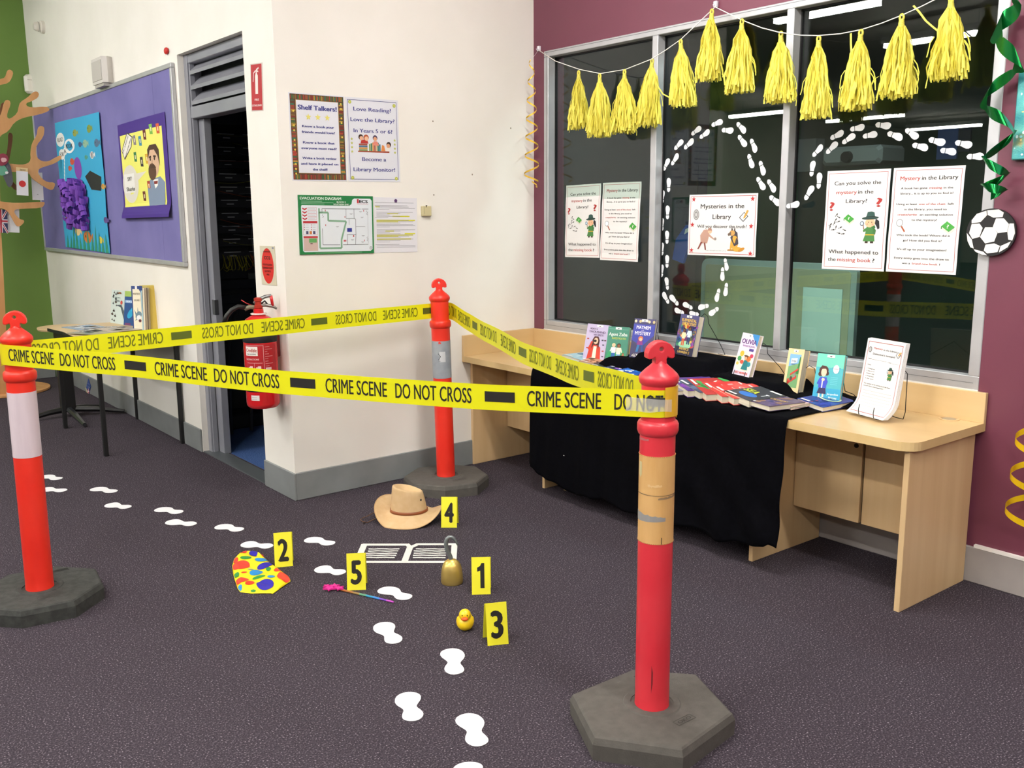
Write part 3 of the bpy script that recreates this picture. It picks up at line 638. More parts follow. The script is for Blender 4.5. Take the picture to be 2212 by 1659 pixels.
# second fold at the left end of the cloth, hanging lower towards the left
m = MB(); rows = []
for i in range(25):
    t = i/24; z = DZ-.02-(DZ-.13)*t+ .0; a = P('x', DF+.02, 1150-14*t, 812+215*t)
    rows.append((Vector((DF+.03, CY0+.003+.06*t, z)), Vector((DF-.002-.01*math.sin(t*6), CY0-.05, z-.012*t))))
m.ribbon(rows, M_cloth); m.build('cloth_side_fold', o)
fl = P('x', DF-.03, 1218, 984); MB().ball((fl.x, fl.y, fl.z), (.001, .005, .002), C('#bdbab4')).build('lint_fleck', o)
# ================================================================ FLAT PRINTED THINGS
class Sheet:
    """a real sheet at a frame; children lettering / picture share its warp; normalised 0..1 coordinates"""
    def __init__(s, name, label, cat, mw, w, h, mat, th=.0012, warp=None, group=None, nx=1, ny=1, parent=None):
        s.w, s.h, s.warp = w, h, warp; s.parts = {}; s.th = th
        m = MB(); vs = []; fs = []
        for z in (0, th):
            for j in range(ny+1):
                for i in range(nx+1): vs.append((w*i/nx, h*j/ny, z))
        o = (nx+1)*(ny+1)
        for j in range(ny):
            for i in range(nx):
                a = j*(nx+1)+i; fs.append((a+o, a+1+o, a+nx+2+o, a+nx+1+o)); fs.append((a, a+nx+1, a+nx+2, a+1))
        for j in range(ny): a = j*(nx+1); b = a+nx+1; fs.append((a, a+o, b+o, b)); a += nx; b += nx; fs.append((a, b, b+o, a+o))
        for i in range(nx): fs.append((i, i+1, i+1+o, i+o)); a = ny*(nx+1)+i; fs.append((a, a+o, a+1+o, a+1))
        m.add(vs, fs, mat)
        if warp: m.warp(warp)
        s.o = m.build(name, parent, label, cat, group, mw=mw, smooth=False)
    def part(s, nm, label=None):
        if nm not in s.parts: s.parts[nm] = (MB(), label)
        return s.parts[nm][0]
    def z(s, k=1): return s.th+.0004*k
    def text(s, t, cx, y, w, h, col='#16140f', bold=.02, nm='lettering', k=2, align='c'):
        s.part(nm).text(t, cx*s.w, y*s.h, None if w is None else w*s.w, h*s.h, C(col, .6) if isinstance(col, str) else col, s.z(k), bold, align=align)
    def rect(s, x0, y0, x1, y1, col, nm='picture', k=1):
        if not s.warp: return s.part(nm).rect(x0*s.w, y0*s.h, x1*s.w, y1*s.h, C(col, .6), s.z(k))
        nx = max(1, round((x1-x0)*14)); ny = max(1, round((y1-y0)*32))
        for i in range(nx):
            for j in range(ny): s.part(nm).rect((x0+(x1-x0)*i/nx)*s.w, (y0+(y1-y0)*j/ny)*s.h, (x0+(x1-x0)*(i+1)/nx)*s.w, (y0+(y1-y0)*(j+1)/ny)*s.h, C(col, .6), s.z(k))
    def ell(s, cx, cy, rx, ry, col, nm='picture', k=1, rot=0, n=16): s.part(nm).ell(cx*s.w, cy*s.h, rx*s.w, ry*s.h, C(col, .6), s.z(k), n, rot)
    def circ(s, cx, cy, r, col, nm='picture', k=1, n=16): s.part(nm).ell(cx*s.w, cy*s.h, r*s.w, r*s.w, C(col, .6), s.z(k), n)
    def poly(s, pts, col, nm='picture', k=1): s.part(nm).poly([(x*s.w, y*s.h) for x, y in pts], C(col, .6), s.z(k))
    def line(s, a, b, t, col, nm='picture', k=1): s.part(nm).line((a[0]*s.w, a[1]*s.h), (b[0]*s.w, b[1]*s.h), t*s.w, C(col, .6), s.z(k))
    def frame(s, i, t, col, nm='border', k=1):
        j = i*s.w/s.h; tj = t*s.w/s.h
        s.rect(i, j, 1-i, j+tj, col, nm, k); s.rect(i, 1-j-tj, 1-i, 1-j, col, nm, k); s.rect(i, j+tj, i+t, 1-j-tj, col, nm, k); s.rect(1-i-t, j+tj, 1-i, 1-j-tj, col, nm, k)
    def done(s):
        for nm, (m, lb) in s.parts.items():
            if s.warp: m.warp(s.warp)
            # face everything outwards
            m.build(nm, s.o, lb)
        return s.o
def wallframe(ax, v, tl, tr, bl, off=.001):
    a = P(ax, v, *tl); b = P(ax, v, *tr); c = P(ax, v, *bl); u = (b-a); vv = (a-c)
    w = u.length; un = u.normalized(); vn = (vv-un*vv.dot(un)).normalized(); h = vv.dot(vn); n = un.cross(vn)
    return fr(a-vn*h+n*off, un, vn), w, h
def detective(S, cx, cy, s, k=2):
    # small drawn child detective; s = height in sheet-width units
    W_, H_ = S.w, S.h; m = S.part('picture')
    def p(x, y): return (cx*W_+x*s*W_, cy*H_+y*s*W_)
    def pg(pts, c, kk=0): m.poly([p(*q) for q in pts], C(c, .6), S.z(k+kk))
    def el(x, y, rx, ry, c, kk=0, rot=0): q = p(x, y); m.ell(q[0], q[1], rx*s*W_, ry*s*W_, C(c, .6), S.z(k+kk), 14, rot)
    pg([(.18, .75), (.30, .68), (.33, .46), (.27, .42), (.22, .52), (.16, .60)], '#15161c')                       # pony tail
    pg([(-.13, .0), (-.03, .0), (-.02, .12), (-.12, .12)], '#3b2a22'); pg([(.05, .0), (.16, .0), (.15, .12), (.05, .12)], '#3b2a22')
    pg([(-.2, .06), (.2, .06), (.17, .25), (.13, .52), (-.1, .52), (-.14, .25)], '#3f7a3c', 1)                      # coat
    pg([(-.14, .24), (.17, .24), (.16, .28), (-.13, .28)], '#b59b2e', 2)
    pg([(-.1, .48), (-.22, .40), (-.2, .34), (-.05, .40)], '#3f7a3c', 2); pg([(.12, .50), (.22, .40), (.2, .26), (.12, .3)], '#376d36', 2)
    el(0, .62, .17, .14, '#e8b58c', 2); el(-.09, .58, .03, .025, '#e08f78', 3); el(.09, .58, .03, .025, '#e08f78', 3)
    el(-.05, .64, .012, .02, '#2b1d18', 3); el(.06, .64, .012, .02, '#2b1d18', 3)
    pg([(.05, .5), (.16, .55), (.2, .48), (.12, .44)], '#2f6b33', 3)
    el(0, .77, .29, .05, '#1f3c36', 3, .06); pg([(-.15, .77), (.16, .79), (.13, .94), (.03, .97), (-.1, .95)], '#2b4f48', 4); pg([(-.15, .785), (.16, .80), (.155, .83), (-.145, .815)], '#16302c', 5)
    el(-.27, .60, .07, .07, '#1f2f55', 3); el(-.27, .60, .05, .05, '#c7e2f0', 4); pg([(-.23, .54), (-.21, .55), (-.18, .43), (-.21, .42)], '#8a5a33', 3)
def clip_book(S, cx, cy, s, k=2, col='#3f9a3a'):
    W_, H_ = S.w, S.h; m = S.part('picture')
    def pg(pts, c, kk=0): m.poly([(cx*W_+x*s*W_, cy*H_+y*s*W_) for x, y in pts], C(c, .6), S.z(k+kk))
    pg([(-.5, -.1), (.1, -.5), (.5, -.2), (.5, -.05), (.1, -.35), (-.5, .05)], '#d8d6c4'); pg([(-.5, .05), (.08, -.33), (.5, 0), (-.1, .4)], col, 1); pg([(-.5, -.12), (-.5, .06), (-.42, .0), (-.42, -.16)], '#2d7a2d', 1)
    S.part('picture').text('?', cx*W_, cy*H_-.08*s*W_, .16*s*W_, .24*s*W_, C('#f2f2e2', .6), S.z(k+3), .03)
def shoeprints(S, pts, s, col='#4a4a48', k=2):
    m = S.part('picture')
    for x, y, a in pts:
        X, Y = x*S.w, y*S.h; r = s*S.w
        m.ell(X, Y, r, r*.45, C(col, .7), S.z(k), 8, a); m.ell(X-1.5*r*math.cos(a), Y-1.5*r*math.sin(a), r*.4, r*.35, C(col, .7), S.z(k), 6, a)
def flyer_can(tl, tr, bl, label, wp=None):
    mw, w, h = wallframe('x', WX+.0505, tl, tr, bl, .0015)
    S = Sheet('flyer', label, 'flyer', mw, w, h, M_paperw, .0012, wp, 'mystery flyers on the window', 4, 32)
    S.frame(.035, .006, '#b04a48')
    S.text('Can you solve the', .5, .855, .74, .038, '#20201e', .012); S.text('mystery', .335, .765, .33, .036, '#b23a32', .012); S.text('in the', .64, .765, .24, .038, '#20201e', .012)
    S.text('Library?', .5, .675, .34, .038, '#20201e', .012)
    S.text('?', .11, .60, .08, .085, '#a8302e', .05, 'picture'); S.text('?', .86, .635, .09, .085, '#a8302e', .05, 'picture')
    shoeprints(S, [(.2, .56, .8), (.24, .53, -.5), (.19, .51, .9), (.24, .49, .3), (.17, .475, 1), (.11, .46, .6), (.20, .435, 1.4), (.28, .43, .4), (.10, .435, 1.5), (.16, .405, .1), (.26, .37, -.2), (.35, .40, -.4), (.33, .365, .1)], .022)
    clip_book(S, .4, .515, .17); detective(S, .74, .275, .46)
    S.text('What happened to', .5, .165, .80, .038, '#20201e', .012)
    S.text('the', .16, .085, .13, .038, '#20201e', .012); S.text('missing book', .52, .085, .54, .038, '#b23a32', .015); S.text('?', .83, .085, .035, .038, '#20201e', .015)
    return S.done()
def flyer_mys(tl, tr, bl, label, wp=None):
    mw, w, h = wallframe('x', WX+.0505, tl, tr, bl, .0015)
    S = Sheet('flyer', label, 'flyer', mw, w, h, M_paperw, .0012, wp, 'mystery flyers on the window', 4, 32)
    S.frame(.035, .006, '#b04a48'); K = '#262624'; R = '#b23a32'; b = .02
    S.text('Mystery', .255, .88, .29, .038, R, b); S.text('in the Library', .67, .88, .50, .038, K, b)
    S.text('A book has gone', .32, .795, .38, .019, K, b); S.text('missing', .625, .795, .175, .019, R, b); S.text('in the', .80, .795, .13, .019, K, b)
    S.text('library... it is up to you to find it!', .5, .745, .74, .019, K, b)
    S.text('Using at least', .23, .645, .30, .019, K, b); S.text('one of the clues', .59, .645, .37, .019, R, b); S.text('left', .85, .645, .08, .019, K, b)
    S.text('in the library, you need to', .5, .595, .60, .019, K, b)
    S.text('create/write', .25, .545, .28, .019, R, b); S.text('an exciting solution', .66, .545, .46, .019, K, b); S.text('to the mystery!', .5, .495, .36, .019, K, b)
    m = S.part('picture'); X, Y = .15*w, .475*h
    m.ell(X, Y, .052*w, .052*w, C('#8f8f90', .5), S.z(1), 18); m.ell(X, Y, .042*w, .042*w, C('#eef2f4', .5), S.z(2), 18); m.line((X+.03*w, Y-.045*w), (X+.085*w, Y-.12*w), .022*w, C('#a4522f', .5), S.z(2))
    clip_book(S, .84, .44, .19)
    S.text('Who took the book? Where did it', .5, .35, .76, .019, K, b); S.text('go? How did you find it?', .5, .30, .55, .019, K, b)
    S.text("It's all up to your imagination!", .5, .215, .70, .019, K, b)
    S.text('Every entry goes into the draw to', .5, .13, .78, .019, K, b); S.text('win a', .29, .08, .12, .019, K, b); S.text('brand new book', .56, .08, .36, .019, R, b); S.text('!', .77, .08, .012, .019, K, b)
    return S.done()
def curl(h, a, w=0):
    def f(x, y, z):
        t = 1-y/h; return (x + .0*t, y, z + a*math.sin(PI*min(1, t*.9))**2*t + a*.5*ss((t-.8)/.2))
    return f
flyer_can((1222, 401), (1297, 396), (1218, 555), 'narrow flyer asking Can you solve the mystery, on the left pane', curl(.24, .012))
flyer_mys((1301, 395), (1384, 392), (1297, 561), 'Mystery in the Library flyer with small print, on the left pane', curl(.24, .014))
flyer_can((1788, 370), (1925, 364), (1775, 580), 'large flyer asking Can you solve the mystery, on the right pane', curl(.3, .010))
flyer_mys((1931, 363), (2086, 357), (1916.5, 586), 'Mystery in the Library flyer with small print, on the right pane', curl(.3, .012))
# landscape poster
mw, w, h = wallframe('x', WX+.0505, (1490, 421), (1638, 417), (1485, 550), .0015)
S = Sheet('flyer', 'landscape poster reading Mysteries in the Library with red stars, on the middle pane', 'flyer', mw, w, h, M_paperw, .0012, curl(.2, .005), 'mystery flyers on the window', 4, 32)
S.frame(.022, .006, '#b04a48'); K = '#1c1c1a'
S.text('Mysteries in the', .5, .77, .64, .075, K, .012); S.text('Library', .5, .60, .27, .075, K, .012); S.text('Will you discover the truth?', .5, .455, .73, .052, K, .015)
for x, y in ((.07, .91), (.93, .90), (.06, .49), (.925, .47), (.06, .065), (.93, .04)): S.part('picture').star(x*w, y*h+.004, .034*w, C('#b8272c', .6), S.z(2))
S.ell(.115, .67, .045, .09, '#8a8a8a'); S.ell(.115, .67, .036, .075, '#b9b9b9', k=2); S.ell(.115, .67, .026, .055, '#8a8a8a', k=3); S.ell(.115, .67, .015, .032, '#c4c4c4', k=4)
S.poly([(.75, .62), (.81, .55), (.88, .64), (.82, .71)], '#55585c'); S.poly([(.765, .62), (.81, .57), (.865, .64), (.82, .695)], '#f0f0f0', k=2); S.poly([(.81, .62), (.86, .74), (.885, .73), (.835, .61)], '#c79a44', k=3); S.poly([(.805, .595), (.81, .62), (.835, .61)], '#e5c9a0', k=4)
# stooping searcher
S.poly([(.20, .20), (.30, .20), (.32, .30), (.33, .38), (.29, .43), (.24, .42), (.19, .33)], '#b7907f', k=2); S.ell(.335, .395, .03, .035, '#e3b191', k=3); S.poly([(.30, .41), (.37, .41), (.35, .455), (.31, .45)], '#a98070', k=4)
S.poly([(.23, .22), (.17, .10), (.15, .10), (.20, .22)], '#7a3b32', k=3); S.poly([(.27, .22), (.285, .09), (.265, .09), (.25, .20)], '#7a3b32', k=3); S.poly([(.30, .33), (.40, .26), (.40, .28), (.31, .37)], '#b7907f', k=3); S.circ(.42, .275, .018, '#9a8a80', k=3)
for i in range(14): S.line((.28+.022*i, .085-.002*(i % 3)), (.292+.022*i, .083-.002*(i % 2)), .005, '#7c7c7a', k=2)
# sitting dog
S.ell(.70, .22, .055, .115, '#d8a23c', k=2); S.poly([(.64, .30), (.70, .42), (.74, .38), (.76, .20), (.70, .16)], '#3e3b45', k=3); S.poly([(.635, .09), (.66, .09), (.67, .22), (.645, .22)], '#d8a23c', k=4); S.ell(.74, .115, .07, .04, '#d8a23c', k=2); S.ell(.80, .11, .05, .025, '#c4872c', k=3, rot=.4)
S.ell(.665, .375, .04, .045, '#c99a54', k=4); S.poly([(.60, .36), (.65, .40), (.65, .34), (.61, .33)], '#6a5a50', k=5); S.poly([(.65, .41), (.655, .48), (.675, .42)], '#4a3a34', k=4); S.poly([(.685, .41), (.70, .48), (.71, .41)], '#4a3a34', k=4); S.poly([(.60, .09), (.70, .09), (.69, .11), (.61, .11)], '#b07a28', k=5)
S.done()
# ---------------------------------------------------------------- posters on the back wall
mw, w, h = wallframe('y', 0, (622, 199), (743, 208), (633, 390), .0005)
S = Sheet('poster', 'poster headed Shelf Talkers with a border of coloured book spines, on the cream wall', 'poster', mw, w, h, C('#dcdee6', .6), .0012, None, None)
rg = random.Random(11); B = S.part('border'); bc_ = ['#7a2a22', '#a83a2a', '#5f6a2a', '#2f6a52', '#8a6a2a', '#5a3a22', '#b08a3a', '#3a5a3a', '#94402c', '#6a4a2a']
B.rect(.02*w, .012*h, .98*w, .988*h, C('#4f3320', .7), S.z(1)); B.rect(.115*w, .085*h, .885*w, .925*h, C('#a58a5c', .7), S.z(2)); B.rect(.125*w, .09*h, .875*w, .92*h, C('#dcdee6', .6), S.z(3))
def spines(x0, y0, x1, y1, horiz):
    p = x0 if horiz else y0; e = x1 if horiz else y1
    while p < e-.01:
        t = rg.uniform(.012, .028)*(1 if horiz else .75); c = C(rg.choice(bc_), .6); q = min(e, p+t*.82)
        if horiz: B.rect(p*w, y0*h, q*w, (y1-rg.uniform(0, .012))*h, c, S.z(2))
        else: B.rect(x0*w, p*h, (x1-rg.uniform(0, .02))*w, q*h, c, S.z(2))
        p += t
spines(.03, .93, .97, .985, True); spines(.03, .018, .97, .078, True); spines(.03, .085, .108, .925, False); spines(.892, .085, .97, .925, False)
for i in range(16): B.ell(rg.choice([.07, .93])*w, (.08+.055*i)*h, .016*w, .012*h, C('#d8c04a', .5), S.z(4), 10)
N1 = '#3a3f86'
S.text('Shelf Talkers!', .5, .815, .70, .052, N1, .05, k=5)
for x in (.33, .50, .67): S.part('picture').star(x*w, .735*h, .055*w, C('#e0d872', .6), S.z(5)); 
for t, y, ww_ in (('Know a book your', .615, .58), ('friends would love?', .55, .60), ('Know a book that', .43, .57), ('everyone must read?', .365, .64), ('Write a book review', .25, .62), ('and have it placed on', .185, .68), ('the shelf!', .12, .27)): S.text(t, .5, y, ww_, .026, N1, .05, k=5)
S.done()
mw, w, h = wallframe('y', 0, (745, 209), (859, 217), (752, 392), .0005)
S = Sheet('poster', 'poster asking Love Reading with drawn children and books, on the cream wall', 'poster', mw, w, h, C('#dcdee6', .6), .0012)
S.frame(.035, .008, '#2f3a78')
for t, y, ww_ in (('Love Reading?', .845, .72), ('Love the Library?', .72, .84), ('In Years 5 or 6?', .59, .74), ('Become a', .25, .46), ('Library Monitor!', .125, .80)): S.text(t, .5, y, ww_, .046, N1, .025)
for x, y in ((.08, .945), (.92, .93), (.08, .045), (.92, .04)): S.circ(x, y, .03, '#b3b84a', k=2); S.circ(x, y, .012, '#d8d884', k=3)
for i in range(4):
    for x in (.09, .91): S.part('picture').star(x*w, (.51-.05*i)*h, .028*w, C('#b9bd58', .6), S.z(2))
S.rect(.20, .355, .80, .372, '#a04a34')
for i, c in enumerate(('#7a8f5a', '#c9903a', '#3f6a8a', '#a04a34')): S.rect(.22, .372+.022*i, .38, .39+.022*i, c, k=2)
for i, c in enumerate(('#7a9a4a', '#4a7a5a', '#c98a3a', '#a04a34', '#d0b48a', '#3a7a6a', '#2a7a8a')): S.rect(.41+.032*i, .372, .438+.032*i, .455+.01*(i % 3), c, k=2)
S.circ(.26, .535, .045, '#3a241e', k=3); S.circ(.27, .522, .035, '#e3b191', k=4); S.circ(.36, .53, .05, '#b0522e', k=3); S.circ(.365, .518, .037, '#e8bb9a', k=4); S.poly([(.25, .46), (.40, .46), (.38, .505), (.27, .505)], '#b0332e', k=3)
S.circ(.53, .53, .045, '#4a3a5a', k=3); S.circ(.53, .518, .034, '#d9a07a', k=4); S.poly([(.48, .44), (.60, .44), (.57, .49), (.50, .49)], '#e08a7a', k=3); S.circ(.79, .455, .045, '#2e1d18', k=3); S.circ(.78, .44, .035, '#d9a07a', k=4); S.poly([(.72, .375), (.82, .375), (.81, .42), (.74, .42)], '#e9e4da', k=3); S.poly([(.64, .375), (.72, .375), (.70, .44), (.66, .45)], '#d98a4a', k=3)
S.done()
# evacuation diagram
mw, w, h = wallframe('y', 0, (642.5, 421), (804, 424), (651, 550), .001)
S = Sheet('sign', 'green framed evacuation diagram on the cream wall', 'sign', mw, w, h, C('#1f7a42', .35), .006)
Wt = '#dfe6ec'; G = '#7fa98c'; Kk = '#4a4f55'
S.part('picture').poly([(x*w, y*h) for x, y in ((.04, .06), (.06, .04), (.95, .04), (.98, .07), (.98, .92), (.96, .955), (.74, .955), (.71, .93), (.70, .86), (.67, .83), (.04, .83), (.03, .80))], C(Wt, .5), S.z(1))
S.text('EVACUATION DIAGRAM', .29, .925, .54, .045, '#e8f2ea', .03); S.text('BLOCK S', .56, .875, .12, .028, '#e8f2ea', .03); S.text('SOUTHERN END', .56, .838, .21, .026, '#e8f2ea', .03)
for i, e in enumerate((.27, .42, .30)): S.rect(.035, .895-.022*i, .035+e, .902-.022*i, '#9cc9aa', k=2)
S.rect(.775, .875, .80, .945, '#b8262e', k=2); S.text('ECS', .865, .88, .12, .05, '#15151a', .06); S.rect(.775, .86, .93, .865, '#b8262e', k=2)
for i in range(4): y = .79-.055*i; S.poly([(.045, y), (.075, y-.02), (.105, y), (.105, y-.02), (.075, y-.045), (.045, y-.02)], '#b8262e', k=2); S.part('picture').frame(.115*w, (y-.04)*h, .23*w, (y+.005)*h, .0012, C('#c97a80', .6), S.z(2)); S.rect(.125, y-.02, .21, y-.017, '#8a8a90', k=2)
S.rect(.05, .53, .235, .565, '#b8262e', k=2); S.part('picture').frame(.05*w, .33*h, .235*w, .53*h, .0012, C('#c97a80', .6), S.z(2))
for i in range(3):
    for j in range(2): S.circ(.065+.09*j, .50-.04*i, .006, '#b8262e', k=3); S.rect(.08+.09*j, .498-.04*i, .12+.09*j, .502-.04*i, '#7a7a80', k=3)
for x, c in ((.085, '#4a4668'), (.13, '#c9783a'), (.175, '#4a4668')): S.rect(x, .345, x+.03, .395, c, k=3)
S.rect(.05, .28, .235, .31, '#b8262e', k=2); S.rect(.05, .06, .235, .28, '#c9b0a8', k=2); S.rect(.12, .20, .22, .27, '#5fa35c', k=3); S.rect(.135, .175, .165, .19, '#4a2a26', k=4)
def L2(pts, t, c, k=3):
    for a, b in zip(pts, pts[1:]): S.line(a, b, t, c, k=k)
L2([(.262, .78), (.262, .10), (.55, .10), (.55, .24), (.62, .56), (.38, .57), (.38, .71), (.26, .71)], .022, G, 2)
L2([(.30, .70), (.30, .775), (.82, .775)], .005, Kk); L2([(.30, .44), (.30, .16), (.53, .155)], .005, Kk); L2([(.57, .155), (.92, .155)], .005, Kk); L2([(.62, .775), (.62, .61), (.73, .61)], .004, Kk); L2([(.73, .775), (.73, .61), (.75, .6), (.75, .33), (.63, .33), (.63, .155)], .005, Kk); L2([(.75, .47), (.88, .47)], .004, Kk); L2([(.75, .33), (.74, .155)], .005, Kk); L2([(.66, .6), (.66, .5)], .004, Kk); L2([(.84, .775), (.93, .775)], .005, Kk)
for y0 in (.68, .22): L2([(.91, y0+.07), (.90, y0+.05), (.92, y0+.03), (.90, y0+.01), (.92, y0-.01)], .003, Kk)
L2([(.92, .74), (.92, .17)], .002, Kk); L2([(.31, .68), (.30, .66), (.32, .64), (.30, .62)], .003, Kk)
S.part('picture').poly([(x*w, y*h) for x, y in ((.63, .38), (.695, .38), (.695, .445), (.63, .445))], C('#2b3690', .5), S.z(4))
for x, y in ((.34, .73), (.60, .62), (.86, .73), (.34, .48), (.86, .21)): S.rect(x, y, x+.008, y+.03, '#b8262e', k=3)
for x in (.58, .60, .71): S.rect(x, .21+(.08 if x > .7 else 0), x+.014, .24+(.08 if x > .7 else 0), '#b8262e', k=3)
for x, y in ((.67, .69), (.82, .63), (.48, .47), (.83, .31), (.68, .24), (.80, .73), (.82, .20)): S.rect(x, y, x+.04, y+.006, '#8a8e94', k=3); S.rect(x+.008, y-.012, x+.032, y-.007, '#8a8e94', k=3)
S.circ(.955, .09, .02, '#2a2a2e', k=3); S.circ(.955, .09, .017, Wt, k=4); S.text('N', .955, .078, .014, .024, '#2a2a2e', .04, k=5); S.rect(.2, .018, .83, .024, '#8fc49c', k=2)
S.done()
# notice with highlighter
mw, w, h = wallframe('y', 0, (807, 426), (900, 428), (812, 546), .0008)
S = Sheet('notice', 'white typed notice with yellow highlighting beside the evacuation diagram', 'notice', mw, w, h, C('#e4e4ea', .22), .001)
rg = random.Random(5); y = .93; S.ell(.5, .945, .035, .03, '#5a3a6a', k=2); S.rect(.47, .912, .53, .92, '#5a3a6a', k=2)
hl = {8: (.3, .25), 10: (.42, .4), 13: (.05, .90), 14: (.05, .5), 21: (.25, .2), 23: (.7, .25), 24: (.05, .85), 25: (.05, .5), 27: (.05, .8), 3: (.03, .1)}
for i in range(34):
    y = .90-.0245*i
    if i in hl: S.rect(hl[i][0], y-.004, hl[i][0]+hl[i][1], y+.016, '#d5d21f', k=1)
    if i in (4, 11, 12, 19, 20, 31): pass
    if i not in (1, 6, 12, 19, 30): x0 = .02 if i in (0, 2, 11, 19, 31) else .05; S.rect(x0, y+.003, x0+rg.choice([.3, .55, .75, .85, .9]), y+.009, '#8d8d94', k=2)
S.part('picture', None); S.done()
# tiny wall sensor
q = P('y', 0, 909, 467); q2 = P('y', 0, 927.5, 445)
t = thing('wall_button', 'small cream square switch beside the highlighted notice', 'switch', fr((q.x, 0, q.z), (1, 0, 0)))
MB().bbox((0, 0, 0), (q2.x-q.x, q2.z-q.z, .022), C('#c9bf95', .4), .003).build('case', t); MB().poly([(.018, .058, .0223), (.03, .058, .0223), (.02, .044, .0223)], C('#4a3a2a')).build('logo_mark', t); MB().rect(.006, .01, .008, .055, C('#8a8468'), .0223).build('vent_line', t)
# extinguisher signs on the door wall
mw, w, h = wallframe('x', 0, (541.5, 138.5), (567, 135), (547, 240.5), .0005)
S = Sheet('sign', 'tall red fire extinguisher location sign beside the doorway', 'sign', mw, w, h, C('#d8cfc8', .25), .002)
S.rect(.05, .02, .95, .98, '#b01c28', k=1); S.part('picture').poly([(x*w, y*h) for x, y in ((.40, .36), (.62, .36), (.64, .74), (.56, .80), (.46, .80), (.40, .74))], C('#e9dfdc', .4), S.z(3)); S.rect(.47, .80, .56, .86, '#e9dfdc', k=3)
S.line((.5, .86), (.72, .90), .06, '#e9dfdc', k=3); S.line((.5, .86), (.68, .82), .05, '#e9dfdc', k=3); S.line((.46, .85), (.28, .80), .05, '#e9dfdc', k=3); S.line((.28, .80), (.22, .62), .05, '#e9dfdc', k=3)
S.text('FIRE', .5, .22, .36, .045, '#e9dfdc', .03, k=3); S.text('EXTINGUISHER', .5, .10, .82, .042, '#e9dfdc', .03, k=3); S.done()
mw, w, h = wallframe('x', 0, (562, 531), (594, 532), (567, 614), .0005)
S = Sheet('sign', 'square sign with red oval reading CO2 above the extinguisher', 'sign', mw, w, h, C('#d2cbb4', .35), .0025)
S.ell(.48, .49, .40, .455, '#d0261f', k=1, n=32); S.text('CO2', .48, .66, .42, .085, '#2a1210', .05, k=3)
for i, (t_, ww_) in enumerate((('FOR EXTINGUISHING', .62), ('FLAMMABLE LIQUIDS', .66), ('ELECTRICAL', .42), ('FIRE', .2))): S.text(t_, .48, .50-.085*i, ww_, .05, '#54140f', .03, k=3)
S.text('FIRE EXTINGUISHER', .48, .84, .5, .04, '#54140f', .03, k=3); S.rect(.83, .93, .95, .98, '#8a8a9a', k=2); S.done()
# ---------------------------------------------------------------- noticeboard
nb = thing('noticeboard', 'large violet felt noticeboard in an aluminium frame on the door wall', 'noticeboard', fr((0, 4.795, 1.142), (0, -1, 0)))
NBW, NBH = 4.795-1.333, 1.178
MB().box((.02, .02, .002), (NBW-.02, NBH-.02, .018), M_board).build('felt_panel', nb)
for a, b in (((0, 0), (NBW, .028)), ((0, NBH-.028), (NBW, NBH)), ((0, .028), (.028, NBH-.028)), ((NBW-.028, .028), (NBW, NBH-.028))): MB().bbox((*a, .001), (*b, .026), M_alu, .003).build('frame_rail', nb)
MB().box((NBW-.36, .03, .0181), (NBW-.357, NBH-.03, .0184), C('#5c5890', .9)).build('panel_seam', nb)
MB().box((.98, .03, .0181), (.983, NBH-.03, .0184), C('#5c5890', .9)).build('panel_seam', nb)
# ocean picture
mw, w, h = wallframe('x', -.021, (119, 266), (216, 242), (149, 534), .001)
def pc(x, y, z): return (x, y, z+.006*math.sin(x/w*5)**2+.004*math.sin(y*6)**2)
S = Sheet('sea_collage', 'turquoise sea collage with purple paper loops on the violet board', 'collage', mw, w, h, C('#35a3cf', .8), .001, pc, None, 28, 32)
for cx, cy, rx, ry, t_ in ((.12, .86, .11, .055, 'READ'), (.33, .80, .12, .055, 'BOOK'), (.13, .745, .08, .042, 'FOR'), (.22, .765, .05, .028, 'A')): S.ell(cx, cy, rx, ry, '#eef0f0', k=2); S.text(t_, cx, cy-.015, rx*1.3, .032, '#33353c', .02, k=4)
for i in range(7): S.circ(.18-.01*i, .70-.03*i, .013, '#d8eef2', k=2)
for i, (x, y, c, r) in enumerate(((.47, .89, '#8a9a4a', .045), (.78, .90, '#7f9440', .05), (.67, .80, '#8fb59a', .05), (.92, .79, '#4f6a8a', .05), (.56, .80, '#3d5a8a', .035), (.66, .70, '#4a9a88', .03), (.80, .71, '#e8e8ea', .045), (.36, .68, '#c8503c', .045), (.29, .63, '#c8503c', .035), (.97, .48, '#c89a4a', .035), (.98, .24, '#5a4a8a', .04), (.35, .14, '#e0c48a', .06), (.55, .10, '#c9763a', .08), (.83, .09, '#d8c84a', .045), (.12, .42, '#d99a7a', .10), (.14, .24, '#c8503c', .06))):
    S.ell(x, y, r, r*.6, c, k=2, n=10); S.poly([(x+r*.8, y), (x+r*1.5, y+r*.45), (x+r*1.5, y-r*.45)], c, k=2); S.circ(x-r*.4, y+.005, r*.12, '#1a1a1a', k=4, n=6)
for j in range(3): S.rect(.775+.02*j, .69, .785+.02*j, .73, '#22222a', k=3)
for i in range(12):
    x = .04+.08*i; hh = random.uniform(.10, .22); S.poly([(x, .0), (x+.06, .0), (x+.045+.02*math.sin(i), hh)], '#2c8f74', k=3+i % 2)
S.ell(.47, .625, .075, .085, '#7a3fa8', k=2, n=20); S.poly([(.60, .56), (.72, .60), (.95, .55), (.93, .45), (.72, .46)], '#1c2222', k=3)
oc = S.done()
pl = C('#7040a8', .85); rl = random.Random(4)
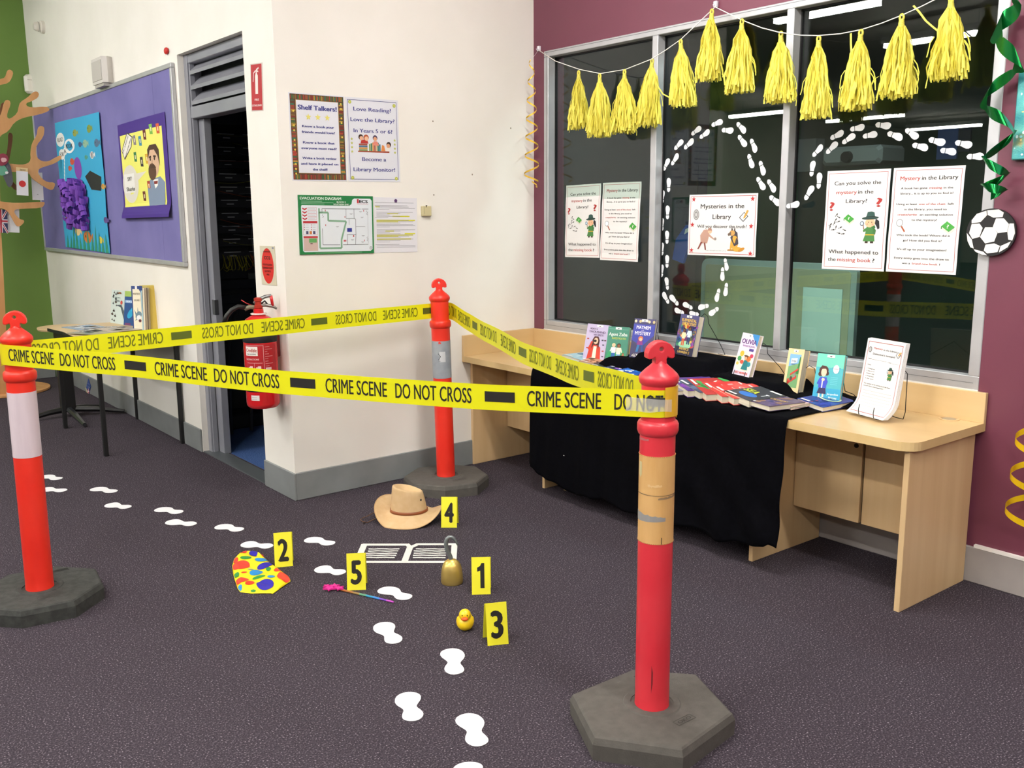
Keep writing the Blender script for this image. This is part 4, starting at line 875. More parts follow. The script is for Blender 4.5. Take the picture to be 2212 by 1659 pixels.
for i in range(46):
    t = i/46; cy = .53-.36*t; cx = .40+.22*math.sin(i*2.4)*(1-.4*abs(t-.4))+.06*t; r = rl.uniform(.026, .036); wd = rl.uniform(.035, .05); a = rl.uniform(-.9, .9)
    m = MB(); rows = []
    for k in range(11):
        q = PI*1.75*k/10-.3; x, z = r*math.cos(q), r*math.sin(q)*1.1+r+.012
        e = Vector((math.cos(a), math.sin(a), 0)); f_ = Vector((-e.y, e.x, 0))
        c = Vector((cx*w, cy*h, 0))+e*x+Vector((0, 0, z)); rows.append((c-f_*wd/2, c+f_*wd/2))
    m.ribbon(rows, pl); m.build('paper_loop', oc)
# number of the week poster
mw, w, h = wallframe('x', -.021, (254, 271), (356, 241.5), (267, 472), .001)
def pc2(x, y, z): return (x, y, z+.022*ss((.16-y/h)/.16)+.006*math.sin(x/w*PI))
S = Sheet('portrait_poster', 'yellow poster of a bearded man with a 597 Sharks speech bubble on purple card', 'poster', mw, w, h, C('#3f1f84', .6), .001, pc2, None, 14, 32)
S.rect(.04, .12, .93, .88, '#eae872', k=1)
S.part('picture').poly([(x*w, y*h) for x, y in ((.06, .72), (.22, .90), (.34, .84), (.30, .74), (.12, .62))][::1], C('#3d3a30', .6), S.z(2)); S.part('picture').poly([(x*w, y*h) for x, y in ((.075, .72), (.225, .885), (.325, .835), (.29, .745), (.12, .635))], C('#f0ece4', .6), S.z(3))
for t_, o_, yy in (("Mr Dewey's", .015, .02), ('Number of the Week', -.02, -.04)):
    mm = MB(); a = .62; mm.text(t_, 0, 0, .22*w, .02*h, C('#22201c', .6), S.z(5), .03); mm.v = [Vector((v.x*math.cos(a)-v.y*math.sin(a)+(.2-o_)*w, v.x*math.sin(a)+v.y*math.cos(a)+(.765+yy)*h, v.z)) for v in mm.v]
    L_m = S.part('lettering'); L_m.add(mm.v, mm.f, mm.mats[0])
for x, y, c, r in ((.38, .80, '#8a8088', 0), (.50, .78, '#2f86a8', 0), (.60, .83, '#6a1f22', 0), (.73, .87, '#7ab84a', 0), (.86, .86, '#d0552a', 0), (.37, .63, '#2a7a4a', 0), (.50, .57, '#3a3438', 0), (.61, .59, '#d8a832', 0), (.61, .32, '#b03a2a', 0), (.50, .22, '#6a2a22', 0)):
    S.poly([(x-.025, y-.045), (x+.03, y-.05), (x+.022, y+.05), (x-.035, y+.05)], c, k=2); S.poly([(x-.008, y-.02), (x+.012, y-.02), (x+.01, y+.02), (x-.012, y+.02)], '#e2d8b0', k=3)
S.ell(.21, .36, .185, .20, '#dcd8cc', k=2, n=24); S.poly([(.34, .46), (.58, .47), (.37, .38)], '#dcd8cc', k=2); S.rect(.07, .27, .31, .47, '#e8e6e2', k=3)
S.text('597', .2, .395, .10, .042, '#24221e', .03, k=5); S.text('Sharks', .21, .29, .20, .04, '#24221e', .03, k=5)
S.poly([(.60, .12), (.90, .12), (.92, .34), (.84, .40), (.64, .38), (.58, .30)], '#7e8fa8', k=2); S.poly([(.70, .38), (.80, .38), (.76, .22)], '#f0eeea', k=3); S.poly([(.715, .36), (.79, .36), (.78, .33), (.72, .33)], '#8a2a2a', k=4)
S.ell(.735, .55, .105, .155, '#d9b295', k=3, n=24); S.poly([(.63, .58), (.63, .68), (.68, .72), (.80, .72), (.85, .66), (.85, .50), (.82, .60), (.76, .67), (.68, .67)], '#4a2e22', k=4); S.ell(.70, .455, .075, .085, '#5a3a2a', k=5, n=18); S.poly([(.63, .49), (.78, .49), (.75, .52), (.66, .52)], '#4a2e22', k=6); S.circ(.68, .58, .011, '#2a1a16', k=6); S.circ(.76, .58, .011, '#2a1a16', k=6); S.line((.715, .57), (.705, .53), .012, '#b08a70', k=6)
S.line((.655, .60), (.70, .605), .012, '#3a241a', k=6); S.line((.74, .605), (.79, .60), .012, '#3a241a', k=6)
S.done()
# speaker box, small wall devices
yB = P('x', 0, 243, 150).y; dS = -P('y', yB, 220, 150).x; yA = P('x', -dS, 198, 150).y; zt, zl = P('y', yB, 220, 121).z, P('y', yB, 220, 184).z
t = thing('wall_speaker', 'white boxy wall speaker above the violet noticeboard', 'speaker', loc=(0, yB, zl))
m = MB(); m.prism([(0, 0), (0, yA-yB), (-dS, yA-yB), (-dS, 0), (-dS*.55, -.02)], .02, zt-zl, C('#cfcbc6', .5)); m.build('case', t); MB().bbox((-dS-.004, .01, .04), (-dS, yA-yB-.01, zt-zl-.02), C('#bcb8b2', .6), .001).build('grille', t)
MB().prism([(0, .01), (0, yA-yB-.01), (-dS*.9, yA-yB-.02), (-dS*.9, .01)], -.0, .02, C('#b5b1aa', .5)).build('base_lip', t)
q = P('x', -.03, 86, 58); t = thing('motion_sensor', 'small round white sensor high on the cream wall by the green wall', 'sensor', loc=q)
MB().lathe([(0, -.05), (.025, -.048), (.035, -.03), (.037, 0), (.05, .004), (.05, .03)], C('#dad6cc', .4), 20, (0, 0, 0), 'x').build('housing', t); MB().lathe([(.037, -.004), (.040, 0), (.037, .004)], C('#a9a69e', .5), 20, (-.012, 0, 0), 'x').build('ring', t)
q = P('x', -.01, 359, 110); MB().ball((0, 0, 0), (.012, .026, .020), C('#c2221e', .4), 14, 8).build('alarm_light', None, 'tiny red indicator light on the cream wall above the noticeboard', 'light', mw=Matrix.Translation(q))
q = P('y', YG-.03, 66, 182); t = thing('wall_sensor', 'white cylindrical sensor at the edge of the green wall', 'sensor', loc=q)
MB().bbox((-.05, -.04, -.08), (.05, .028, .08), C('#e0ddd4', .4), .02).build('body', t); MB().box((-.03, -.042, .03), (.03, -.0405, .034), C('#9a968c')).build('slot', t)
# ================================================================ SHOE-PRINT STICKERS ON THE GLASS
HEEL = [(0, 0), (.06, -.10), (.14, -.145), (.22, -.15), (.30, -.14), (.30, .14), (.22, .15), (.14, .145), (.06, .10)]
SOLE = [(.345, -.145), (.45, -.155), (.58, -.20), (.72, -.225), (.85, -.20), (.95, -.12), (1.0, 0), (.97, .10), (.88, .17), (.75, .185), (.6, .165), (.48, .135), (.345, .13)]
trailA = [((1566,557.6),(1570.5,585)),((1561,577),(1561,607)),((1570,610.7),(1566,639.8)),((1554,623),(1547,652)),((1552.7,665),(1531.5,679.6)),((1531.5,659.7),(1508,666)),((1510,679.6),(1489,675.6)),((1496.4,666.4),(1475,655.8)),((1478,677),(1457,667.7)),((1465.7,659),(1446.6,638.5)),((1444.7,655.8),(1432,631)),((1442.6,626.6),(1438.6,598.7)),((1429,598.7),(1430.7,571.4)),((1441,578.8),(1441,550.5)),((1430,551.8),(1430.7,524)),((1441,527),(1440.7,498)),((1430,499),(1431,471)),((1442,474),(1442,443.6)),((1430,440),(1432.8,411)),((1444.4,415.3),(1444.4,384)),((1433,368.5),(1446,342.5)),((1450.6,357),(1465,331.6)),((1456.7,323),(1476,303)),((1477.7,321.5),(1498.4,300.5)),((1493.3,291),(1515,275)),((1511.4,298.4),(1533,281.3)),((1536.7,270.9),(1561.7,262)),((1558.8,281),(1584.9,281.7)),((1591.7,265),(1610.5,286.8)),((1594.6,292.6),(1612.7,315.7)),((1622,299.8),(1633,329.5)),((1616.6,332.8),(1627,363)),((1641.6,347.4),(1650.6,378.9)),((1635,383),(1652.5,409.5)),((1658.5,388),(1674.5,415)),((1662,424),(1687.5,442)),((1689.5,424),(1715,428)),((1698,446.5),(1727.5,439))]
trailB = [((1738.5,432),(1757.5,401.5)),((1768,408),(1770.5,372.5)),((1752,381.5),(1758,347)),((1755.4,338),(1777,313)),((1784.7,331.6),(1809.6,307.4)),((1793.5,299.8),(1822.8,284)),((1819,309.5),(1848,291)),((1836,280),(1868,273)),((1863.4,295),(1895.7,289.6)),((1890.9,269.3),(1925,271.9)),((1916.8,287),(1949.8,299.8)),((1955.6,279),(1984,297.8)),((1970.6,312.5),(2005,321.4)),((2005.7,301),(2042.5,308.7)),((2031,324),(2066,330)),((2062.9,307.4),(2100.5,313.8)),((2087.8,338.4),(2126.4,338.4))]
ORD = ['first', 'second', 'third', 'fourth', 'fifth', 'sixth', 'seventh', 'eighth', 'ninth', 'tenth', 'eleventh', 'twelfth', 'thirteenth', 'fourteenth', 'fifteenth', 'sixteenth', 'seventeenth', 'eighteenth', 'nineteenth', 'twentieth']
ORD += ['twenty-'+o for o in ORD[:9]] + ['thirtieth'] + ['thirty-'+o for o in ORD[:9]]
M_stick = C('#e4e6ea', .45)
for tr, nm, st, n0 in ((trailA, 'middle', 'the red-starred poster', 0), (trailB, 'right', 'the mullion', 0)):
    for i, (hp, tp) in enumerate(tr):
        XP = WX+.051
        if hp[0] > 1695 and hp[0] < 1700: XP = WX-.005
        a = P('x', XP, *hp); b = P('x', XP, *tp); u = b-a; L_ = u.length; n = Vector((-1, 0, 0)); v = n.cross(u.normalized())
        mw = Matrix(((u.normalized().x, v.x, n.x, a.x), (u.normalized().y, v.y, n.y, a.y), (u.normalized().z, v.z, n.z, a.z), (0, 0, 0, 1)))
        t = thing('shoe_print_sticker', f'white shoe-print sticker, {ORD[i]} along the {nm} pane trail starting from {st}', 'sticker', mw, group='white shoe-print stickers on the window')
        f_ = 1 if i % 2 else -1
        hl_ = [(x*L_, y*L_*f_) for x, y in HEEL]; so_ = [(x*L_, y*L_*f_) for x, y in SOLE]
        if f_ < 0: hl_ = hl_[::-1]; so_ = so_[::-1]
        MB().prism(hl_, 0, .0006, M_stick).build('heel_print', t); MB().prism(so_, 0, .0006, M_stick).build('sole_print', t)
# ================================================================ PAPER FOOTPRINTS ON THE CARPET
FOOT = [(0, .02), (.02, .12), (.09, .21), (.2, .26), (.33, .27), (.45, .225), (.55, .15), (.63, .135), (.72, .165), (.83, .185), (.92, .16), (.98, .08), (1, -.02), (.97, -.11), (.88, -.18), (.77, -.2), (.66, -.165), (.57, -.11), (.5, -.10), (.4, -.15), (.3, -.2), (.18, -.215), (.08, -.17), (.02, -.08)]
def smoothpoly(p, it=2):
    for _ in range(it):
        q = []
        for i in range(len(p)): a = p[i]; b = p[(i+1) % len(p)]; q += [(a[0]*.75+b[0]*.25, a[1]*.75+b[1]*.25), (a[0]*.25+b[0]*.75, a[1]*.25+b[1]*.75)]
        p = q
    return p
FOOTS = smoothpoly(FOOT, 1)
feet = [((88,1029),(131,1035.5),1,'farthest white paper footprint, beside the left bollard'),((90,1056),(142,1061),-1,'white paper footprint second farthest, just right of the left bollard'),((198,1056),(251,1063),1,'far white paper footprint, upper of the second pair in front of the table'),((233,1089),(279.5,1097.5),-1,'far white paper footprint, lower of the second pair in front of the table'),((337,1100),(393,1108),1,'white paper footprint, upper of the third pair in the trail'),((362,1126),(422,1134),-1,'white paper footprint, lower of the third pair in the trail'),((467,1137),(524,1146),1,'white paper footprint above and left of marker 2'),((524,1174),(588,1182),-1,'white paper footprint touching the left of marker 2'),((660,1165),(721.5,1176),1,'white paper footprint between marker 2 and the tape-drawn book'),((686,1226),(743,1240),-1,'white paper footprint just left of marker 5'),((821,1272),(886,1294),1,'white paper footprint beside the tip of the star wand'),((826,1345),(855,1391),-1,'white paper footprint left of the rubber duck'),((971,1402),(985,1458),1,'white paper footprint just below the rubber duck'),((882,1496),(893,1559),-1,'white paper footprint on the left of the nearest whole pair'),((1003,1543),(1038,1613),1,'white paper footprint on the right of the nearest whole pair'),((1012,1647),(1022,1712),-1,'nearest white paper footprint cut off by the bottom edge')]
for a_, b_2, sd, lb in feet:
    a = P('z', 0, *a_); b = P('z', 0, *b_2); u = b-a; L_ = u.length; u.normalize(); wsc = .172/L_
    pg = [(x*L_, y*L_*wsc*sd*(.98 if L_ > .15 else 1)) for x, y in FOOTS]
    if sd < 0: pg = pg[::-1]
    MB().prism(pg, 0, .0012, M_paper).build('paper_footprint', None, lb, 'footprint', 'white paper footprints across the carpet', mw=fr((a.x, a.y, .0012), u, Vector((-u.y, u.x, 0))))
# ================================================================ EVIDENCE MARKERS
M_card = NM('yellow_card', '#eee82a', '#f4ee34', 8, .5)
for num, blp, brp, ext in (('2', (594, 1226.5), (633, 1223), 'beside the spotted tie'), ('4', (953, 1140), (987, 1140), 'beside the hat'), ('5', (750, 1276), (790.6, 1274), 'beside the star wand'), ('1', (1019.4, 1285), (1060, 1284), 'right of the brass hook'), ('3', (1053.4, 1395.8), (1098.7, 1391), 'beside the rubber duck')):
    a = P('z', 0, *blp); b = P('z', 0, *brp); u = (b-a); wd = u.length; u.normalize(); back = Vector((-u.y, u.x, 0)); lean = .034; H_ = .140
    up = (Vector((0, 0, H_))+back*lean); ul = up.length
    t = thing('evidence_marker', f'folded yellow evidence marker printed with the number {num} {ext}', 'marker', fr(a+Vector((0, 0, .0005)), u, up), group=None)
    MB().box((0, 0, -.0008), (wd, ul, 0), M_card).build('front_leaf', t)
    m = MB(); bx = Matrix.Identity(4)
    q = fr(a+back*(2*lean)+u*(-.004 if num == '3' else .003)+Vector((0, 0, .0005)), u, (Vector((0, 0, H_))-back*lean)); m.box((0, 0, 0), (wd, ul*.995, .0008), M_card); mm = t.matrix_world.inverted() @ q; m.v = [mm @ v for v in m.v]; m.build('back_leaf', t)
    nm_ = MB()
    if num == '1': nm_.poly([(wd*x, ul*y, .0006) for x, y in ((.46, .17), (.68, .17), (.68, .84), (.53, .84), (.45, .76), (.30, .72), (.30, .61), (.46, .64))], M_ink)
    else: nm_.text(num, wd/2, ul*.18, wd*.60, ul*.62, M_ink, .0006, .055)
    nm_.build('numeral', t)
# ================================================================ HAT
hb = P('z', 0, 884, 1122); M_felt = NM('tan_felt', '#c8a87c', '#cfb187', 30, .9, .3, bscale=300, dist=.001)
ht = thing('hat', 'tan felt bush hat with a brown band lying on the carpet', 'hat', loc=hb, rz=math.radians(-36))
NA = 72; rings = []; A_, B_ = .087, .074
def edgez(q): return .003+.092*max(0, math.cos(q-2.45))**1.2+.060*max(0, math.cos(q+.05))**2.6
for k in range(0, 9):
    t = k/8; ring = []
    for i in range(NA):
        q = 2*PI*i/NA; rx = A_+(.168-A_)*t; ry = B_+(.150-B_)*t
        ring.append((rx*math.cos(q)*(1-(.02 if math.cos(q) < 0 else .06)*t*(abs(math.cos(q))**4)), ry*math.sin(q), .046*(1-t)+edgez(q)*t-.010*math.sin(PI*t)*abs(math.cos(q))))
    rings.append(ring)
rings = rings[::-1]
for k in range(1, 8):
    t = k/7; sc = 1-.13*t**1.5
    rings.append([(A_*sc*math.cos(2*PI*i/NA)*(1-.03*t)-.004*t, B_*sc*math.sin(2*PI*i/NA)*(1-.12*t), .046+.104*t-.016*t*math.cos(2*PI*i/NA)) for i in range(NA)])
for sc, dz in ((.83, .006), (.77, .008), (.68, .004), (.54, -.006), (.38, -.013), (.2, -.016), (.01, -.017)):
    ring = []
    for i in range(NA):
        q = 2*PI*i/NA; pin = 1-.30*ss((math.cos(q)-.1)/.9)*(sc > .2)*abs(math.sin(q))
        ring.append((A_*sc*math.cos(q)*.98-.004, B_*sc*math.sin(q)*pin*.9, .150+dz-.019*math.cos(q)*sc))
    rings.append(ring)
vs = sum(rings, []); n = NA; fs = []
for k in range(len(rings)-1):
    for i in range(n): fs.append((k*n+i, k*n+(i+1) % n, (k+1)*n+(i+1) % n, (k+1)*n+i))
MB().add(vs, fs, M_felt).build('felt_body', ht, smooth=True, solid=.003)
m = MB(); rows = [(Vector(((A_+.003)*math.cos(2*PI*i/48), (B_+.003)*math.sin(2*PI*i/48), .044)), Vector(((A_+.001)*math.cos(2*PI*i/48), (B_+.001)*math.sin(2*PI*i/48), .058))) for i in range(49)]
m.ribbon(rows, C('#8a4a22', .5)); m.build('hat_band', ht, smooth=True, solid=.002)
m = MB().tube([(*rings[0][i % NA][:2], rings[0][i % NA][2]-.001) for i in range(NA+1)], .0022, C('#bf9d70', .8), 6); m.build('brim_binding', ht, smooth=True)
for a in (-.75, -.15):
    m = MB().ball((A_*.965*math.cos(a), B_*.955*math.sin(a), .112), (.004, .004, .0055), C('#1c1510', .5), 10, 6); m.build('eyelet', ht)
m = MB(); c1 = [(-.165, -.02, .045), (-.20, .01, .018), (-.225, .02, .006), (-.235, 0, .004), (-.22, -.03, .004), (-.195, -.045, .004), (-.175, -.03, .01), (-.15, -.03, .02)]; m.tube(c1, .0022, C('#5a3a22', .7), 6); m.tube([(-.205, -.045, .005), (-.215, -.055, .004), (-.21, -.065, .004)], .003, C('#2a1a12', .7), 6); m.build('chin_cord', ht, smooth=True)
# ================================================================ HOOK
hk = P('z', 0, 976.5, 1259); t = thing('toy_hook', 'toy pirate hook with brass-coloured cup standing on the carpet', 'hook', loc=(hk.x, hk.y, 0), rz=math.radians(-38))
M_brass = NM('brushed_brass', '#dcbc64', '#ead080', 14, .34, .15, stretch=(.3, .3, 1), metal=.75, bscale=60)
MB().lathe([(.0, .0), (.041, 0), (.0438, .004), (.0438, .02), (.043, .04), (.0405, .06), (.0355, .078), (.028, .090), (.018, .098), (.008, .102), (0, .1025)], M_brass, 40, sx=1.0, sy=.86).build('cup', t, smooth='auto')
hp_ = [(976, 1222), (975, 1212), (973, 1203), (969, 1194), (965.5, 1186), (963.5, 1178), (963.5, 1170), (966, 1163.5), (970, 1160.5), (975, 1160), (980, 1163), (984, 1168), (987, 1174), (989, 1179)]
iv = t.matrix_world.inverted(); MB().tube([iv @ PV((hk.x, hk.y, 0), x, y) for x, y in hp_], [.0088]*6+[.0085, .008, .0078, .0074, .0066, .0055, .004, .0022], C('#7f8688', .35, .5), 14).build('hook', t, smooth=True)
# ================================================================ DUCK
dp = P('z', 0, 1005, 1361); M_duck = C('#f5cf1c', .35, coat=.2); t = thing('rubber_duck', 'small yellow rubber duck with an orange beak facing the camera', 'duck', loc=(dp.x, dp.y, 0), rz=math.atan2(CPOS.x-dp.x, dp.y-CPOS.y)-.05)
m = MB().ball((0, .006, .028), (.031, .036, .029), M_duck, 28, 16)
for v in m.v:
    if v.z < .004: v.z = .001+max(0, v.z)*.7
    if v.y > .015: v.z += (v.y-.015)*.6
m.build('body', t, smooth=True)
MB().ball((0, -.006, .060), (.0215, .021, .0215), M_duck, 24, 14).build('head', t, smooth=True)
MB().ball((0, -.027, .054), (.0125, .009, .0068), C('#ee5a18', .4), 16, 10).build('beak', t, smooth=True)
for sx in (-1, 1): MB().ball((sx*.009, -.0255, .066), (.0018, .0016, .003), C('#3a3420', .4), 8, 6).build('eye', t, smooth=True)
for sx in (-1, 1): MB().ball((sx*.0235, .012, .030), (.0085, .022, .016), M_duck, 14, 8).build('wing', t, smooth=True)
# ================================================================ SPOTTED TIE (folded, lying)
def zp(x, y): return (480+x/5.53, 1020+y/5.53)
outl = [(300, 950, 300, 950), (965, 0, 0, 0)]
Lx = [(950, 300), (975, 215), (1050, 142), (1130, 118), (1220, 130), (1300, 150), (1400, 182), (1440, 215), (1458, 370)]
Rx = [(950, 320), (965, 390), (1000, 470), (1080, 560), (1140, 640), (1190, 705), (1265, 800), (1310, 820), (1350, 765), (1458, 605)]
def ip(tab, y):
    for (a, xa), (b, xb) in zip(tab, tab[1:]):
        if a <= y <= b: return xa+(xb-xa)*(y-a)/(b-a)
    return tab[-1][1] if y > tab[-1][0] else tab[0][1]
Org = P('z', 0, *zp(450, 1250)); tie = thing('spotted_tie', 'yellow folded clown tie with red, blue and green spots beside marker 2', 'tie', loc=Org)
def tiez(x, y): # pleats running across (slanting)
    v = y+.33*(x-450)*-1
    return .010+.009*abs(math.sin((v-900)*PI/150))**.8
def tp(x, y, dz=0): q = P('z', 0, *zp(x, y)); return Vector((q.x-Org.x, q.y-Org.y, tiez(x, y)+dz))
m = MB(); vs = []; fs = []; nr, nc = 60, 28
for j in range(nr+1):
    y = 950+508*j/nr; a, b = ip(Lx, y), ip(Rx, y)
    for i in range(nc+1):
        x = a+(b-a)*i/nc; e = min(1, 8*min(i/nc, 1-i/nc)+.15)*min(1, 8*min(j/nr, 1-j/nr)+.15); v = tp(x, y); v.z = .002+(v.z-.002)*e; vs.append(v)
for j in range(nr):
    for i in range(nc): a = j*(nc+1)+i; fs.append((a, a+nc+1, a+nc+2, a+1))
M_sat = C('#f6e21a', .45); m.add(vs, fs, M_sat)
n0 = len(m.v); 
m.build('fabric', tie, smooth=True, solid=.0015)
def inside(x, y):
    return 952 < y < 1456 and ip(Lx, y)+4 < x < ip(Rx, y)-4
sp = MB()
for cx, cy, rx, ry, rot, c in ((374, 1004, 52, 40, .1, '#2a22a0'), (255, 985, 45, 18, -.3, '#e03a26'), (285, 1073, 68, 18, 0, '#2c8a3c'), (470, 1090, 78, 30, -.1, '#1f86c8'), (160, 1085, 35, 26, .1, '#e03a26'), (490, 1022, 26, 18, .4, '#e03a26'), (225, 1155, 108, 55, -.06, '#e5402e'), (515, 1163, 98, 30, -.22, '#2a22a0'), (555, 1203, 31, 17, 0, '#2c8a3c'), (343, 1211, 34, 7, 0, '#7a9a9a'), (408, 1250, 80, 36, -.12, '#1f86c8'), (170, 1258, 36, 25, -.1, '#2c8a3c'), (265, 1247, 36, 7, 0, '#e03a26'), (665, 1216, 46, 18, -.1, '#e5402e'), (740, 1290, 85, 52, .15, '#e5402e'), (230, 1335, 92, 34, -.12, '#e5402e'), (440, 1303, 80, 13, -.15, '#2c8a3c'), (588, 1300, 46, 18, -.1, '#1f86c8'), (333, 1376, 56, 25, -.12, '#e03a26'), (515, 1385, 104, 55, -.08, '#2a22a0'), (212, 1410, 27, 26, 0, '#1f86c8'), (372, 1443, 32, 9, 0, '#2c8a3c')):
    N1_, N2_ = 20, 5; vs = [tp(cx, cy, .0016)]; ok = True
    for r in range(1, N2_+1):
        for i in range(N1_):
            a = 2*PI*i/N1_; X = rx*r/N2_*math.cos(a); Y = ry*r/N2_*math.sin(a); x = cx+X*math.cos(rot)-Y*math.sin(rot); y = cy+X*math.sin(rot)+Y*math.cos(rot)
            y = min(1452, max(955, y)); x = min(ip(Rx, y)-6, max(ip(Lx, y)+6, x)); 
            a_, b_3 = ip(Lx, y), ip(Rx, y); u_ = (x-a_)/(b_3-a_); w_ = (y-950)/508; e = min(1, 8*min(u_, 1-u_)+.15)*min(1, 8*min(w_, 1-w_)+.15)
            v = tp(x, y); v.z = .002+(v.z-.002)*e+.0018; vs.append(v)
    fs = [(0, 1+(i+1) % N1_, 1+i) for i in range(N1_)]
    for r in range(N2_-1):
        for i in range(N1_): a = 1+r*N1_+i; b = 1+r*N1_+(i+1) % N1_; fs.append((a, b, b+N1_, a+N1_))
    MB().add(vs, fs, C(c, .5)).build('spot', tie, smooth=True)
# ================================================================ STAR WAND
sm = C('#d6218a', .6); w0 = P('z', 0, 735, 1276); w1 = P('z', 0, 850, 1303); t = thing('star_wand', 'rainbow wand with pink stars lying beside marker 5', 'wand', loc=(w0+w1)/2)
def rel(p, z=0): return Vector((p.x-t.location.x, p.y-t.location.y, z))
cols = ['#b0622c', '#a86f38', '#9a7c46', '#5f9a78', '#2a93b8', '#3a86d0', '#7a4ac0', '#c050c0']
for i in range(8): a = w0.lerp(w1, i/8); b = w0.lerp(w1, (i+1)/8); MB().tube([rel(a, .005), rel(b, .005)], .0042 if i < 6 else .0035, C(cols[i], .5), 8).build('stick_segment', t)
for x, y, r, ro in ((712, 1276, .026, .3), (722, 1271, .024, 1.0), (733, 1276, .022, .1), (706, 1270, .016, .6)):
    p = P('z', 0, x, y); q = rel(p); m = MB(); pg = [(q.x+(r if i % 2 == 0 else r*.45)*math.cos(ro+i*PI/5), q.y+(r if i % 2 == 0 else r*.45)*math.sin(ro+i*PI/5)) for i in range(10)]; z = .004+random.uniform(0, .006); m.prism(pg, z, z+.006, sm); m.build('star', t)
# ================================================================ TAPE-DRAWN BOOK
M_mask = NM('white_masking_tape', '#d8d8d2', '#e2e2dc', 30, .7)
def bp_(x, y): return P('z', 0, 740+x/5.529, 1020+y/5.529)
bo = P('z', 0, 880, 1195); t = thing('taped_book_outline', 'open book drawn on the carpet in white masking tape strips', 'tape outline', loc=(bo.x, bo.y, 0))
def strip(a, b, wd, z=.0006, nm='tape_strip'):
    A = bp_(*a); B = bp_(*b); d = (B-A).normalized(); n = Vector((-d.y, d.x, 0))*wd/2; o = t.location
    MB().prism([(A.x-n.x-o.x, A.y-n.y-o.y), (B.x-n.x-o.x, B.y-n.y-o.y), (B.x+n.x-o.x, B.y+n.y-o.y), (A.x+n.x-o.x, A.y+n.y-o.y)], z-.0005, z, M_mask).build(nm, t)
strip((235, 866), (765, 866), .024); strip((765, 858), (815, 905), .022, .001); strip((905, 858), (805, 905), .022, .0012); strip((890, 862), (1355, 862), .024)
strip((262, 860), (170, 1075), .028, .0014); strip((1338, 855), (1322, 1070), .026, .0014); strip((805, 900), (738, 1075), .028, .0014); strip((160, 1072), (1330, 1072), .022)
for k, (a, b, y) in enumerate(((310, 680, 918), (303, 665, 943), (270, 650, 970), (265, 640, 994), (284, 622, 1020), (875, 1225, 918), (850, 1225, 942), (850, 1232, 968), (840, 1234, 994), (840, 1230, 1022))):
    n_ = 12; rows = []
    for i in range(n_+1):
        x = a+(b-a)*i/n_; yy = y+1.8*math.sin(i*.9+k); A = bp_(x, yy-6-1.0*math.sin(i*2+k)); B = bp_(x, yy+6); rows.append((B-t.location+Vector((0, 0, .0008)), A-t.location+Vector((0, 0, .0008))))
    MB().ribbon(rows, M_mask).build('paper_line', t)
# ================================================================ TASSEL GARLAND
XG = WX-.085
tass = [(1252, 155, 1253, 290, 36), (1297, 162, 1297, 307, 46), (1351, 153, 1349, 300, 50), (1407, 129, 1396, 287, 48), (1471, 88, 1477, 244, 50), (1536, 22, 1528, 188, 50), (1604, 44, 1597, 214, 58), (1684, 70, 1682, 236, 62), (1768, 80, 1760, 270, 58), (1861, 67, 1845, 254, 68), (1948, 33, 1935, 228, 78), (2056, -8, 2045, 190, 80)]
tl = ['leftmost yellow tissue tassel over the left pane', 'second yellow tissue tassel from the left', 'third yellow tissue tassel from the left', 'fourth yellow tissue tassel, in front of the first mullion', 'fifth yellow tissue tassel with a strand bridging to the fourth', 'sixth yellow tissue tassel hanging highest, under the hook', 'seventh yellow tissue tassel, right of the hook', 'eighth yellow tissue tassel, over the middle pane beside the mullion', 'ninth yellow tissue tassel hanging lowest, just right of the second mullion', 'tenth yellow tissue tassel with a loose strand up its left side', 'eleventh yellow tissue tassel with curled strands at both sides', 'rightmost and largest yellow tissue tassel']
rt_ = random.Random(21)
